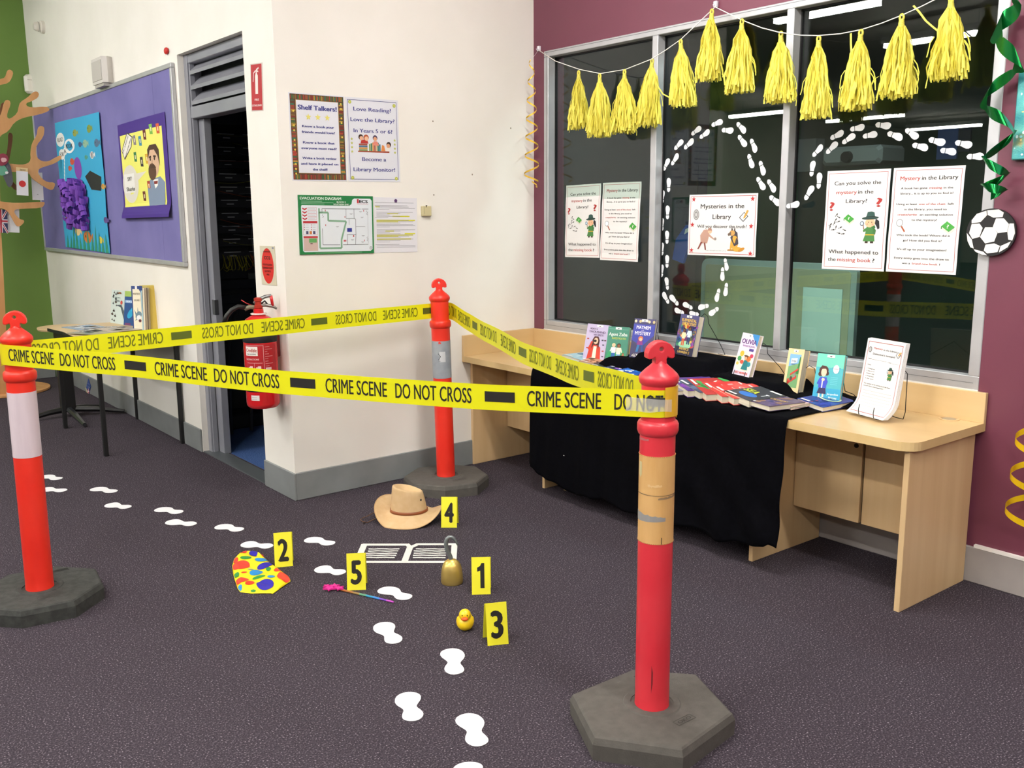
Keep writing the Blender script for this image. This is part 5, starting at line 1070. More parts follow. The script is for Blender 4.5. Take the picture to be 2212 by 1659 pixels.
for i, (kx, ky, bx, by, wd) in enumerate(tass):
    k = P('x', XG, kx, ky); b = P('x', XG, bx, by); k.x += rt_.uniform(-.01, .01)
    t = thing('tassel', tl[i], 'tassel', loc=k, group='yellow tissue tassels along the garland')
    L_ = (k-b).length; dwn = (b-k); ctr = Vector((0, dwn.y, dwn.z)); hw = (P('x', XG, bx+wd/2, by-20)-P('x', XG, bx-wd/2, by-20)).length/2
    # loop and twisted neck
    m = MB(); lp = [(0, .008*math.sin(a), -.008+.012*math.cos(a)) for a in [2*PI*j/14 for j in range(15)]]; m.tube(lp, .0045, M_tissue, 7, caps=False)
    dv = ctr.normalized(); tw = []
    for s_ in range(2):
        tw = [dv*(.016+.030*j/12)+Vector((.005*math.cos(j*1.0+s_*PI), .005*math.sin(j*1.0+s_*PI), 0)) for j in range(13)]; m.tube(tw, [.005+.0004*j for j in range(13)], M_tissue, 7)
    m.build('twisted_loop', t, smooth=True)
    m = MB(); ns = 210; top = dv*.038
    for s_ in range(ns):
        a = rt_.uniform(0, 2*PI); rad = rt_.random()**.5; ll = L_*rt_.uniform(.86, 1.0)-.06
        sx = math.cos(a)*rad; sy = math.sin(a)*rad; w_ = rt_.uniform(.003, .0052); pts = []; ph = rt_.uniform(0, 6); fa = rt_.uniform(0, PI)
        for j in range(7):
            q = j/6; sp_ = min(1, 1.04*q**.55)*(1+.09*q*math.sin(ph+q*6)); env = .004+hw*.97*sp_
            pts.append(top+dv*(ll*q)+Vector((sx*env*.62+.006*math.sin(ph+q*9), sy*env*(1-.06*q)+.006*math.sin(ph*2+q*8), .0)))
        rows = []
        for j, p in enumerate(pts):
            e = Vector((math.cos(fa+j*.25), math.sin(fa+j*.25), 0))*w_; rows.append((p-e, p+e))
        m.ribbon(rows, M_tissue)
    # a few stray strands
    for s_ in range(6):
        sgn = rt_.choice((-1, 1)); q0 = rt_.uniform(.35, .8); p0 = top+dv*(L_-.06)*q0+Vector((0, sgn*hw*.8, 0)); pts = [p0, p0+Vector((0, sgn*.015, -.02)), p0+Vector((.004, sgn*.022, -.05)), p0+Vector((.002, sgn*(.018+.01*rt_.random()), -.07))]
        m.ribbon([(p-Vector((.001, .003, 0)), p+Vector((.001, .003, 0))) for p in pts], M_tissue)
    m.build('fringe', t, 'layered strips of yellow tissue', kind='stuff')
    if i == 3:
        m = MB(); cps = [(1413, 165), (1420, 185), (1432, 203), (1445, 210), (1458, 202)]
        m.ribbon([(P('x', XG, x, y)-k+Vector((0, -.003, .002)), P('x', XG, x, y)-k+Vector((0, .003, -.002))) for x, y in cps], M_tissue); m.build('loose_strand', t)
    if i in (9, 11, 10):
        cps = {9: [(1838, 72), (1838, 95), (1840, 125), (1838, 140)], 11: [(1973, 12), (1985, 25), (2000, 45), (2015, 58), (2030, 70)], 10: [(1908, 160), (1898, 165), (1888, 172), (1880, 188)]}[i]
        m = MB(); m.ribbon([(P('x', XG, x-2.2, y+1)-k, P('x', XG, x+2.2, y-1)-k) for x, y in cps], M_tissue); m.build('loose_strand', t)
cord = []
keys = [(1163, 108), (1200, 132), (1252, 150), (1297, 159), (1351, 150), (1407, 128), (1440, 107), (1471, 85), (1510, 48), (1545, 15), (1575, 30), (1604, 44), (1645, 60), (1684, 70), (1727, 76), (1768, 77), (1815, 73), (1861, 64), (1905, 50), (1948, 33), (1990, 14), (2030, -6), (2056, -20), (2110, -52)]
for i, (x, y) in enumerate(keys):
    X = WX-.012 if i == 0 else (WX-.014 if i == 9 else XG); cord.append(P('x', X, x, y))
cd = MB().tube(cord, .0022, C('#efece4', .7), 6).build('garland_cord', None, 'white cord strung along the top of the window carrying the tassels', 'cord', smooth=True)
for nm, px_, X in (('adhesive hook at the left end of the garland cord', (1163, 108), WX-.012), ('adhesive hook at the peak of the garland cord', (1545, 13), WX-.016)):
    q = P('x', X, *px_); t = thing('cord_hook', 'clear '+nm, 'hook', loc=q); MB().bbox((-.004, -.010, -.006), (.012, .010, .022), C('#d9d4dc', .2), .002).build('plate', t); MB().tube([(-.004, 0, .006), (-.014, 0, .0), (-.016, 0, .006)], .002, C('#d9d4dc', .2), 6).build('prong', t)
# ================================================================ BOOKS
class Book(Sheet):
    def __init__(s, name, label, mw, w, h, t, cover, page='#d9d0bb', group=None, fore='right', bend=0):
        s.w, s.h, s.warp, s.parts, s.th = w, h, None, {}, .0
        s.o = thing(name, label, 'book', mw, group=group); cm = C(cover, .35)
        pg = NM_page
        e = .0015; x1 = w-.003
        MB().box((.002, .002, -t+e), (x1, h-.002, -e), pg).build('page_block', s.o)
        m = MB(); m.box((0, 0, -e), (w, h, 0), cm); m.box((0, 0, -t), (w, h, -t+e), cm); m.box((0, 0, -t+e), (.002, h, -e), cm); m.build('cover', s.o)
    def lab(s, y=.955, x=.5): s.rect(x-.14, y-.028, x+.14, y+.028, '#eeeeea', k=5); s.poly([(x-.05, y+.005), (x+.05, y+.005), (x+.02, y-.018), (x-.02, y-.018)], '#3a3a40', k=6)
NM_page = NM('book_pages', '#cfc6b0', '#e0d8c4', 300, .8, stretch=(.02, .02, 1))
def stand(bl, br, z, h, lean=14):
    a = P('z', z, *bl); b = P('z', z, *br); u = (b-a); w_ = u.length; u.normalize(); bk_ = Vector((-u.y, u.x, 0)); r = math.radians(lean)
    return fr(a, u, Vector((0, 0, math.cos(r)))+bk_*math.sin(r)), w_
def person(S, cx, y, h, skin, hair, top, legs, k=3, hairlong=False):
    r = h*S.h*.10/S.w
    S.poly([(cx-r*1.3, y), (cx-r*.3, y), (cx-.0, y+h*.4), (cx+r*.3, y), (cx+r*1.3, y), (cx+r*1.1, y+h*.45), (cx-r*1.1, y+h*.45)], legs, k=k)
    S.poly([(cx-r*1.3, y+h*.40), (cx+r*1.3, y+h*.40), (cx+r*1.5, y+h*.76), (cx-r*1.5, y+h*.76)], top, k=k+1)
    S.poly([(cx-r*1.5, y+h*.76), (cx-r*2.4, y+h*.5), (cx-r*1.9, y+h*.47), (cx-r*1.0, y+h*.68)], top, k=k+1); S.poly([(cx+r*1.5, y+h*.76), (cx+r*1.0, y+h*.68), (cx+r*1.9, y+h*.47), (cx+r*2.4, y+h*.5)], top, k=k+1)
    if hairlong: S.poly([(cx-r*1.5, y+h*.62), (cx-r*1.3, y+h*.97), (cx+r*1.3, y+h*.97), (cx+r*1.5, y+h*.62)], hair, k=k+2)
    S.circ(cx, y+h*.89, r*1.25, hair, k=k+3); S.circ(cx, y+h*.86, r*.95, skin, k=k+4)
# --- words
mw, wd = stand((1258, 774), (1304, 780), .672, .195)
B_ = Book('book', 'lilac paperback with a girl in a red jacket, leftmost of the standing books', mw, wd, .192, .018, '#c6bbdc')
B_.text('WORTH A', .33, .84, .36, .055, '#4a2a5a', .03); B_.text('THOUSAND', .5, .755, .78, .06, '#4a2a5a', .03); B_.text('WORDS', .58, .675, .46, .055, '#4a2a5a', .03)
B_.poly([(.18, 0), (.82, 0), (.75, .36), (.62, .42), (.38, .42), (.25, .36)], '#d0402e', k=2); B_.poly([(.42, 0), (.60, 0), (.58, .38), (.44, .38)], '#f2ead6', k=3); B_.poly([(.34, .30), (.34, .56), (.42, .66), (.60, .66), (.68, .55), (.66, .30), (.60, .42), (.42, .42)], '#4a221c', k=3); B_.ell(.51, .53, .10, .09, '#edc3a4', k=4); B_.rect(.40, .50, .54, .56, '#2a1a1a', k=5); B_.circ(.47, .53, .05, '#15151a', k=6)
B_.poly([(.18, .30), (.30, .52), (.38, .50), (.26, .24)], '#d0402e', k=4)
for x, y, c in ((.08, .56, '#b8443a'), (.76, .55, '#3a3a4a'), (.88, .55, '#6a4a5a'), (.10, .30, '#b8443a'), (.84, .25, '#b8443a'), (.86, .10, '#55506a'), (.82, .42, '#55506a')): B_.rect(x, y, x+.09, y+.035, c, k=2)
B_.lab(x=.6); B_.done()
mw, wd = stand((1305, 786), (1351, 790), .668, .2)
B_ = Book('book', 'green paperback with two children walking, second of the standing books', mw, wd, .200, .020, '#2f8068')
B_.text('Agent Zaiba', .5, .76, .86, .085, '#e8f2ee', .02); B_.text('INVESTIGATES', .56, .67, .66, .05, '#b9c94a', .03)
B_.ell(.5, .22, .44, .22, '#2f9a62', k=1); person(B_, .36, .14, .42, '#e8bb9a', '#e0cfa0', '#e6e9ee', '#2a5fb0', 3); person(B_, .60, .10, .46, '#8a5a3a', '#2a1a16', '#efe6d0', '#86b8d8', 3); person(B_, .83, .06, .26, '#b07a50', '#6a3a2a', '#c84a3a', '#c84a3a', 3)
B_.rect(.04, .93, .96, .935, '#8fc0b0'); B_.lab(); B_.done()
mw, wd = stand((1359, 772), (1405, 777), .715, .2)
B_ = Book('book', 'navy paperback with an orange-haired figure, third of the standing books', mw, wd, .205, .022, '#2a2458')
B_.poly([(.0, .45), (.5, .30), (1, .60), (1, .86), (.0, .86)], '#3f46a4', k=1)
for i in range(9): B_.circ(.08+.105*i, .93+.02*(i % 2), .06, ['#d8cfae', '#4a4276', '#c8b888'][i % 3], k=2)
B_.text('MAYHEM', .48, .74, .66, .085, '#efeaf4', .04, k=3); B_.text('and', .45, .70, .12, .025, '#efeaf4', .02, k=3); B_.text('MYSTERY', .48, .59, .74, .085, '#efeaf4', .04, k=3); B_.text('ALLY CARTER', .48, .04, .78, .07, '#f2f0ea', .04, k=3)
B_.poly([(.25, .15), (.36, .16), (.42, .36), (.30, .36)], '#2f6fa8', k=3); B_.poly([(.26, .34), (.55, .34), (.50, .48), (.30, .46)], '#8a3a86', k=4); B_.ell(.42, .50, .11, .06, '#e0784a', k=5); B_.ell(.43, .475, .07, .04, '#f0c09a', k=6); B_.poly([(.5, .18), (.60, .16), (.56, .36), (.46, .36)], '#2a4a8a', k=3)
B_.lab(); B_.done()
mw, wd = stand((1455, 763.5), (1494, 771.5), .768, .2, 12)
B_ = Book('book', 'thick gold-titled paperback with two figures, highest on the cloth', mw, wd, .198, .034, '#4a4a78')
rb = random.Random(2)
for i in range(70): B_.ell(rb.uniform(.08, .92), rb.uniform(.22, .74), rb.uniform(.05, .15), rb.uniform(.03, .08), rb.choice(['#3a6ac0', '#d8803a', '#6a3a8a', '#58a8c8', '#c8503a', '#3f8a6a', '#e0c060', '#8a4aa0', '#2a3a7a']), k=1, rot=rb.uniform(0, 3), n=8)
B_.rect(0, 0, 1, .2, '#2a2a44', k=2); B_.ell(.5, .26, .34, .10, '#9ad0a8', k=2)
B_.text('ELEMENTAL', .53, .83, .80, .07, '#d8b45a', .05, k=4); B_.text('DETECTIVES', .55, .74, .76, .07, '#d8b45a', .05, k=4); B_.text('PATRICE', .52, .13, .52, .055, '#d8b45a', .04, k=4); B_.text('LAWRENCE', .52, .05, .64, .055, '#d8b45a', .04, k=4)
person(B_, .38, .24, .42, '#6a4530', '#1c1412', '#efe4b8', '#d0603a', 3); person(B_, .66, .28, .44, '#6a4530', '#1c1412', '#d8e6f4', '#2a3a6a', 3); B_.lab(); B_.done()
mw, wd = stand((1581, 808), (1617, 817), .716, .2, 16)
B_ = Book('book', 'white and purple paperback with a seated girl, on the lower black step', mw, wd, .198, .022, '#e6dcee')
B_.poly([(.55, 1), (1, 1), (1, .72)], '#3a8ac8', k=1); B_.poly([(.0, .45), (.4, .60), (.9, .5), (1, .3), (.9, .12), (.1, .14)], '#f4eeda', k=1)
B_.text('OLIVIA', .52, .76, .86, .11, '#5a2a78', .03, k=3); B_.text('INVESTIGATES', .56, .69, .70, .04, '#8a5aa0', .03, k=3); B_.text('LUCY HAWKINS', .48, .055, .78, .05, '#d8503a', .04, k=3); B_.rect(.62, .60, .88, .66, '#4a3a8a', k=2)
for x, y, rx, ry, c in ((.28, .52, .12, .07, '#e8b83a'), (.2, .40, .12, .06, '#4a9a5a'), (.38, .33, .12, .05, '#c8503a'), (.7, .42, .16, .07, '#d87a3a'), (.8, .30, .12, .06, '#2a8a9a'), (.15, .28, .08, .04, '#e0c060'), (.85, .50, .1, .05, '#c03a5a')): B_.ell(x, y, rx, ry, c, k=2, n=9)
B_.poly([(.42, .16), (.80, .16), (.72, .36), (.52, .40)], '#1f7a80', k=4); B_.circ(.58, .44, .09, '#7a4a2a', k=5); B_.circ(.58, .425, .07, '#d9a07a', k=6); B_.ell(.58, .48, .13, .02, '#5a3a22', k=7); B_.lab(); B_.done()
mw, wd = stand((1688, 848), (1722, 853), .672, .2, 14)
B_ = Book('book', 'cream hardback with a red sledge picture, right of the lower black step', mw, wd, .198, .050, '#e2c490')
B_.rect(.16, .14, .86, .88, '#6fa06a', k=1); B_.poly([(.16, .60), (.86, .70), (.86, .88), (.16, .88)], '#7ab0d8', k=2); B_.poly([(.70, .45), (.86, .45), (.86, .82), (.80, .84)], '#2f7a3a', k=3); B_.poly([(.28, .66), (.66, .70), (.66, .80), (.28, .78)], '#dfe8ea', k=4)
B_.text('Sledge', .46, .71, .3, .045, '#4a5a7a', .02, k=5); B_.text('House', .44, .64, .26, .04, '#4a5a7a', .02, k=5)
B_.poly([(.36, .40), (.82, .54), (.80, .58), (.34, .44)], '#c8372c', k=5); B_.poly([(.24, .20), (.76, .36), (.74, .42), (.22, .26)], '#c8372c', k=5); B_.poly([(.24, .20), (.22, .32), (.32, .34), (.34, .22)], '#c8372c', k=5); B_.ell(.44, .34, .08, .05, '#4a3a34', k=6); B_.ell(.62, .42, .07, .05, '#8a8a8a', k=6)
B_.text('Lewis', .45, .05, .5, .045, '#b8663a', .03, k=3); B_.lab(.95, .5); B_.done()
mw, wd = stand((1753, 867), (1812, 874), .664, .2, 14)
B_ = Book('book', 'turquoise hardback with a curly-haired schoolgirl in a blue jacket, rightmost standing book', mw, wd, .206, .026, '#3aa8b4')
B_.rect(0, .72, 1, 1, '#6cc8b4', k=1); B_.rect(0, 0, 1, .3, '#2f9cc0', k=1)
B_.circ(.30, .66, .17, '#4a2a22', k=2); B_.circ(.20, .58, .09, '#4a2a22', k=2); B_.circ(.42, .60, .08, '#4a2a22', k=2); B_.ell(.31, .62, .10, .09, '#f0c8ac', k=3); B_.poly([(.15, .68), (.45, .70), (.40, .74), (.22, .76)], '#4a2a22', k=4)
B_.poly([(.16, .30), (.46, .30), (.44, .52), (.20, .52)], '#3a4ac0', k=3); B_.poly([(.10, .38), (.18, .50), (.22, .46), (.16, .36)], '#3a4ac0', k=4); B_.poly([(.46, .36), (.44, .48), (.50, .44)], '#3a4ac0', k=4); B_.rect(.28, .30, .32, .50, '#e8e8ee', k=5); B_.ell(.32, .47, .06, .03, '#f0c8ac', k=6)
B_.poly([(.14, .18), (.48, .18), (.44, .30), (.20, .30)], '#2a2250', k=4); B_.rect(.20, .02, .26, .18, '#efd2bc', k=3); B_.rect(.34, .02, .40, .18, '#efd2bc', k=3); B_.rect(.19, .02, .27, .10, '#f2f2f2', k=4); B_.rect(.33, .02, .41, .10, '#f2f2f2', k=4)
B_.star if False else None
B_.part('picture').star(.74*B_.w, .70*B_.h, .17*B_.w, C('#2a5a9a', .5), B_.z(2)); B_.ell(.74, .70, .11, .09, '#d8e6ee', k=3); B_.text('SCHOOL', .74, .695, .16, .022, '#c03a6a', .03, k=4)
for i in range(5): B_.rect(.58, .52-.035*i, .84, .535-.035*i, '#5fc0cc', k=2)
B_.text('Jacqueline', .72, .17, .42, .04, '#e8f6f6', .02, k=3); B_.text('Harvey', .74, .10, .30, .04, '#e8f6f6', .02, k=3); B_.lab(.955, .5); B_.done()
# --- lying books
def lying(Lp, Bp, zL, zB, ln, t, cover, label, deco=None, sl=0):
    if zL > .675: zL -= .004; t += .008
    a = P('z', zL, *Lp); b = P('z', zB, *Bp); u = (b-a); w_ = u.length; un = u.normalized(); hv = Vector((-u.y, u.x, 0)).normalized()
    if sl: hv = (Matrix.Rotation(sl, 3, 'Z') @ hv)
    mw = fr(a, un, hv); mw = mw @ Matrix.Translation((0, 0, t)); B = Book('lying_book', label, mw, w_, ln, t, cover, group='paperbacks lying fanned on the black cloth')
    if deco: deco(B)
    B.done()
def dz(c1, c2, c3, txt=None, tc='#f2f2ee'):
    def f(B):
        r = random.Random(hash(c1+c2) % 1000 if False else len(c1+c2+str(txt))+int(c1[1:3], 16))
        for i in range(16): B.ell(r.uniform(.1, .9), r.uniform(.1, .9), r.uniform(.06, .2), r.uniform(.04, .12), r.choice([c1, c2, c3]), k=1+i % 3, rot=r.uniform(0, 3), n=9)
        if txt: B.text(txt, .5, .45, .8, .16, tc, .04, k=5)
        B.rect(.08, .03, .4, .09, '#efeee8', k=6)
    return f
def reds(txt):
    def f(B): B.text(txt, .5, .5, .6, .12, '#f0d8d4', .03, k=2); B.rect(.2, .35, .8, .37, '#f0c0ba', k=2); B.rect(.08, .03, .4, .09, '#efeee8', k=3); B.rect(.1, .8, .5, .84, '#f4e6e2', k=2)
    return f
lying((1427, 826), (1463.5, 854), .672, .657, .19, .020, '#7a7a88', 'paperback at the left end of the fan right of the nearest bollard, mostly hidden', None)
lying((1446, 830), (1485, 858.5), .680, .657, .19, .022, '#5a3a8c', 'purple and blue fantasy paperback in the fan, just right of the nearest bollard', dz('#3a5ac0', '#7a3aa0', '#2a8ac0'))
lying((1462, 834), (1510.5, 862.5), .680, .657, .19, .022, '#454e66', 'grey-blue paperback second from the bollard in the fan', dz('#3a4a5a', '#5a6a8a', '#2f3f5f'))
lying((1483, 832), (1524.6, 866.8), .682, .657, .19, .022, '#b83a38', 'paperback with green and red cover, third from the bollard in the fan', dz('#3f9a4a', '#c84038', '#e0e0d0'))
lying((1515, 840), (1558.7, 871.5), .680, .657, .20, .022, '#d23a38', 'red paperback with pale lettering in the middle of the fan', reds('IN RED'))
lying((1538, 848), (1584.6, 875.8), .680, .657, .20, .022, '#d8403c', 'second red paperback in the fan, overlapped by the black one', reds('CLUE'))
def blk(B): B.text('SEA', .32, .45, .5, .2, '#b8c83a', .05, k=3); B.text('T', .8, .45, .12, .2, '#e8eef2', .05, k=3); B.ell(.5, .3, .3, .14, '#2a6ab8', k=1); B.rect(.05, .03, .4, .09, '#efeee8', k=4); B.rect(.5, .9, .9, .97, '#efeee8', k=4)
lying((1563, 858), (1617.5, 881), .678, .657, .20, .022, '#2c3038', 'black paperback with green and white letters, right part of the fan', blk)
def bf2(B): B.text('FAST', .5, .55, .8, .2, '#dfe8ee', .05, k=3); B.poly([(.0, .1), (.5, .25), (.9, .5), (.3, .55)], '#2f78c8', k=1); B.ell(.35, .25, .18, .1, '#1c2430', k=2); B.rect(.5, .9, .92, .97, '#efeee8', k=4)
lying((1590, 862), (1640, 884), .668, .657, .19, .020, '#30363e', 'dark paperback with blue swoosh, last one under the flat book', bf2)
def pur(B): dz('#5a4a7a', '#8a6a5a', '#3a3a6a')(B); B.text('BOOKSHOP', .5, .5, .75, .12, '#c8a860', .03, k=6)
lying((1604.5, 872), (1662, 889), .664, .662, .19, .021, '#594a6c', 'large purple and gold paperback lying flat at the right end of the fan', pur, -.25)
lying((1688, 880), (1709.4, 886), .660, .658, .17, .014, '#d8b8b4', 'pink and white paperback peeping out from under the blue book', dz('#e06a5a', '#f0e8e4', '#c84a5a'), -.9)
def blu(B): dz('#2a3a9a', '#1f6ab0', '#1a2a6a')(B); B.ell(.5, .62, .36, .2, '#bfe0b8', k=5, n=24); B.ell(.5, .62, .30, .15, '#3a6a9a', k=6, n=24); B.text('SPELLS', .5, .6, .46, .08, '#d8ecd0', .03, k=8)
lying((1721, 870), (1777, 890.5), .665, .650, .19, .020, '#263c8c', 'dark blue paperback with a pale green oval, lying below the turquoise book', blu, -.35)
lying((1215, 771), (1262, 785), .668, .657, .19, .014, '#9fd0e4', 'pale blue paperback lying at the left end of the cloth', dz('#bfe4f0', '#8fc4e0', '#d8eef4', 'DRAGON', '#3a6a9a'))
lying((1250, 786), (1292, 794), .668, .657, .16, .016, '#c89a78', 'brown paperback with an orange face, lying behind the barrier tape', dz('#e0a880', '#4a3028', '#8a5a40'))
lying((1272, 794), (1315, 803), .668, .657, .17, .016, '#1f2a2a', 'black and green paperback lying below the green standing book', dz('#2f6a4a', '#15181a', '#3a4a44'))
lying((1296, 803), (1338, 812), .668, .657, .18, .016, '#2a3560', 'black paperback with a purple and white label, lying left of the nearest bollard', dz('#8a5ac0', '#e8e8f0', '#1f2a50'))
lying((1322, 809), (1365, 820), .668, .657, .19, .018, '#2a5cb8', 'bright blue paperback lying just left of the nearest bollard', dz('#2f7ad0', '#1f4aa0', '#dfe8f0'))
# --- wire easels
def easel(mw, w_, h, label, back=.13, loop=True):
    t = thing('wire_easel', label, 'easel', mw); wm = M_black; r = .0016
    for x in (w_*.18, w_*.72):
        MB().tube([(x, .022, .010), (x, .004, .012), (x, -.003, .006), (x, -.003, -.03), (x*.9+w_*.05, h*.5, -.036)], r, wm, 6).build('hook_arm', t)
    # rear leg: loop showing above / beside the book
    c_, s_ = mw.to_3x3() @ Vector((0, 1, 0)), mw.to_3x3() @ Vector((0, 0, 1))
    zb = lambda zl: zl
    iv = mw.inverted(); top = mw @ Vector((w_*.95, h, -.04)); n = (mw.to_3x3() @ Vector((0, 0, 1))); nb = Vector((-n.x, -n.y, 0)).normalized(); base = (mw.translation).z
    u = mw.to_3x3() @ Vector((1, 0, 0))
    f0 = Vector((top.x, top.y, base))+nb*.085+u*.035
    MB().tube([iv @ p for p in (top-u*.055+Vector((0, 0, -.05)), top-u*.045+Vector((0, 0, -.01)), top-u*.025+Vector((0, 0, .005)), top+Vector((0, 0, -.005)), top+u*.008+Vector((0, 0, -.04)), f0.lerp(top, .3), f0+Vector((0, 0, .004)), f0-u*.02+Vector((0, 0, .002)), f0-u*.05+Vector((0, 0, .002)))], r, wm, 6).build('rear_leg', t, smooth=True)
for bl_, br_, z, h, ln_, lab in (((1359, 772), (1405, 777), .715, .15, 14, 'black wire easel holding the navy paperback'), ((1455, 763.5), (1500, 772.5), .768, .21, 12, 'black wire easel behind the highest book, its loop rising beside it'), ((1581, 808), (1624, 818.5), .716, .165, 16, 'black wire easel behind the white and purple paperback'), ((1688, 848), (1742, 856), .672, .13, 14, 'black wire easel holding the cream sledge hardback'), ((1753, 867), (1812, 874), .664, .1, 14, 'black wire easel under the turquoise hardback')):
    mw, wd = stand(bl_, br_, z, h, ln_); easel(mw @ Matrix.Translation((0, 0, .001)), wd, h, lab)
# --- notepad
a = P('z', .655, 1846, 890); b = P('z', .655, 1926, 911); u = (b-a); wd = u.length; u.normalize(); bk_ = Vector((-u.y, u.x, 0)); r = math.radians(9)
h = .302; mw = fr(a, u, Vector((0, 0, math.cos(r)))+bk_*math.sin(r))
def cw(x, y, z): t = max(0, .075-y)/.075; return (x-.012*t*t, y, z+.034*t*t)
np_ = thing('notepad', 'pad of detective notepad sheets curling forward on a wire easel', 'notepad', mw)
for k in range(5):
    o = -.0032*k; m = MB(); vs = []; fs = []; n = 24
    for zz in (o-.0026, o):
        for j in range(n+1):
            for x in (0+.0006*k, wd+.0012*k): vs.append(cw(x, h*j/n+.001*k, zz))
    N2 = 2*(n+1)
    for j in range(n): q = 2*j; fs += [(q+N2, q+1+N2, q+3+N2, q+2+N2), (q, q+2, q+3, q+1), (q, q+N2, q+2+N2, q+2), (q+1, q+3, q+3+N2, q+1+N2)]
    fs += [(0, 1, 1+N2, N2), (2*n, 2*n+N2, 2*n+1+N2, 2*n+1)]
    m.add(vs, fs, M_paperw); m.build('paper_sheets', np_)
S = Sheet.__new__(Sheet); S.w, S.h, S.warp, S.parts, S.th, S.o = wd, h, cw, {}, .0002, np_
S.frame(.05, .010, '#b04a48'); K = '#3a3a3a'
S.text('Mystery', .33, .875, .23, .022, '#b8433a', .02); S.text('in the Library', .65, .87, .36, .022, K, .02); S.text("Detective's notepad", .5, .80, .58, .024, K, .02)
S.ell(.12, .86, .045, .04, '#7a7a7a', k=2); S.ell(.12, .86, .03, .028, '#b8b8b8', k=3); S.poly([(.80, .84), (.87, .80), (.93, .845), (.86, .885)], '#55585c', k=2); S.poly([(.82, .84), (.87, .81), (.91, .845), (.86, .875)], '#f0f0f0', k=3); S.poly([(.86, .84), (.92, .89), (.94, .88), (.88, .83)], '#c79a44', k=4)
S.text('Name', .155, .735, .09, .013, K, .02); S.rect(.21, .733, .60, .736, '#8a8a8a'); S.text('Class', .68, .725, .09, .013, K, .02); S.rect(.74, .723, .9, .726, '#8a8a8a'); S.text('Clues:', .17, .655, .10, .013, K, .02)
for i, t_ in enumerate(('1. Footprints', '2. Hat and tie', '3. Rubber duck', '4. Metal hook', '5. Star wand')): S.text(t_, .23, .605-.033*i, .22, .012, K, .02)
S.text('The mystery of the missing book has been', .46, .405, .70, .014, K, .02); S.text('solved! This is what happened...', .38, .375, .54, .014, K, .02)
for i in range(7): S.rect(.12, .32-.04*i, .88, .3225-.04*i, '#9a9a9a')
detective(S, .74, .50, .27)
for nm, (m, lb) in S.parts.items(): m.warp(cw); m.build(nm, np_, lb)
t = thing('wire_easel', 'black wire easel with two front prongs under the notepad sheets', 'easel', mw)
for x in (wd*.30, wd*.70): MB().tube([(x, .040, .040), (x, .02, .041), (x, .002, .036), (x, -.004, .02), (x, -.004, -.04), (x, .03, -.05)], .0017, M_black, 6).build('hook_arm', t, smooth=True)
iv = mw.inverted(); up_ = Vector((0, 0, 1)); e1 = b+bk_*.075-u*.012
MB().tube([iv @ p for p in (a+bk_*.06+up_*.18, a.lerp(b, .5)+bk_*.07+up_*.25, b+bk_*.075+up_*.18+u*-.01, e1+up_*.03+u*.004, e1+up_*.0-u*.004, e1-u*.04-up_*.001, a+bk_*.12)], .0018, M_black, 6).build('rear_leg', t, smooth=True)
# ================================================================ FIRE EXTINGUISHER
EX = Vector((-.098, .118, 0)); t = thing('fire_extinguisher', 'red fire extinguisher hanging on the wall beside the doorway', 'fire extinguisher', loc=(EX.x, EX.y, .49))
M_ex = C('#c41a20', .22, coat=.5)
MB().lathe([(0, 0), (.070, 0), (.080, .010), (.083, .025), (.083, .40), (.080, .425), (.066, .448), (.045, .462), (.026, .470), (.024, .50), (0, .502)], M_ex, 44).build('cylinder', t, smooth='auto')
MB().lathe([(.0838, .088), (.0845, .09), (.0845, .112), (.0838, .114)], C('#1a1012', .5), 40).build('strap', t, smooth='auto'); MB().lathe([(.0838, .335), (.0848, .338), (.0848, .378), (.0838, .38)], C('#15151a', .5), 40).build('strap', t, smooth='auto')
MB().lathe([(.032, .468), (.040, .472), (.040, .477), (.032, .478)], C('#e8d8d8', .4), 28).build('tag_ring', t, smooth='auto')
MB().lathe([(.018, .50), (.022, .503), (.022, .515), (.016, .518), (.016, .535), (.020, .537), (.020, .552), (.010, .555), (0, .555)], C('#b8382c', .35, .4), 20).build('valve', t, smooth='auto')
iv = t.matrix_world.inverted(); pe = (EX.x, EX.y, 0)
def pv(*l): return [iv @ PV(pe, x, y) for x, y in l]
m = MB().tube(pv((548, 655), (558, 648), (572, 641), (586, 638)), [.007, .009, .009, .008], M_steel, 8); m.build('carry_lever', t, smooth=True)
MB().tube(pv((556, 660), (575, 659), (590, 662), (598, 667)), [.009, .009, .008, .005], C('#8a8480', .35, .7), 8).build('squeeze_lever', t, smooth=True)
MB().tube(pv((585, 638), (587, 648), (589, 661)), .008, M_ex, 8).build('handle_end', t, smooth=True)
MB().tube(pv((564, 656), (572, 650), (578, 658)), .005, M_black, 6).build('safety_pin', t, smooth=True); MB().tube(pv((521, 648), (532, 655), (545, 660)), .0025, C('#b02a2a'), 6).build('pull_cord', t, smooth=True)
MB().tube(pv((556, 664), (540, 663), (528, 668)), .011, C('#7f7a66', .5, .4), 8).build('outlet', t, smooth=True)
MB().tube(pv((530, 665), (515, 662), (500, 670), (490, 682), (484, 698)), .012, M_black, 8).build('discharge_hose', t, smooth=True)
A0 = math.atan2(CPOS.y-EX.y, CPOS.x-EX.x)
def cyl(x, z, o=0): a = A0+x/.083; r = .0838+o; return Vector((r*math.cos(a), r*math.sin(a), z))
def crect(m, x0, z0, x1, z1, c, o=.0004, n=8): m.ribbon([(cyl(x0+(x1-x0)*i/n, z0, o), cyl(x0+(x1-x0)*i/n, z1, o)) for i in range(n+1)], C(c, .4))
m = MB(); crect(m, -.085, .165, .085, .330, '#b01f28', .0002, 16); wl = '#e6c8c8'
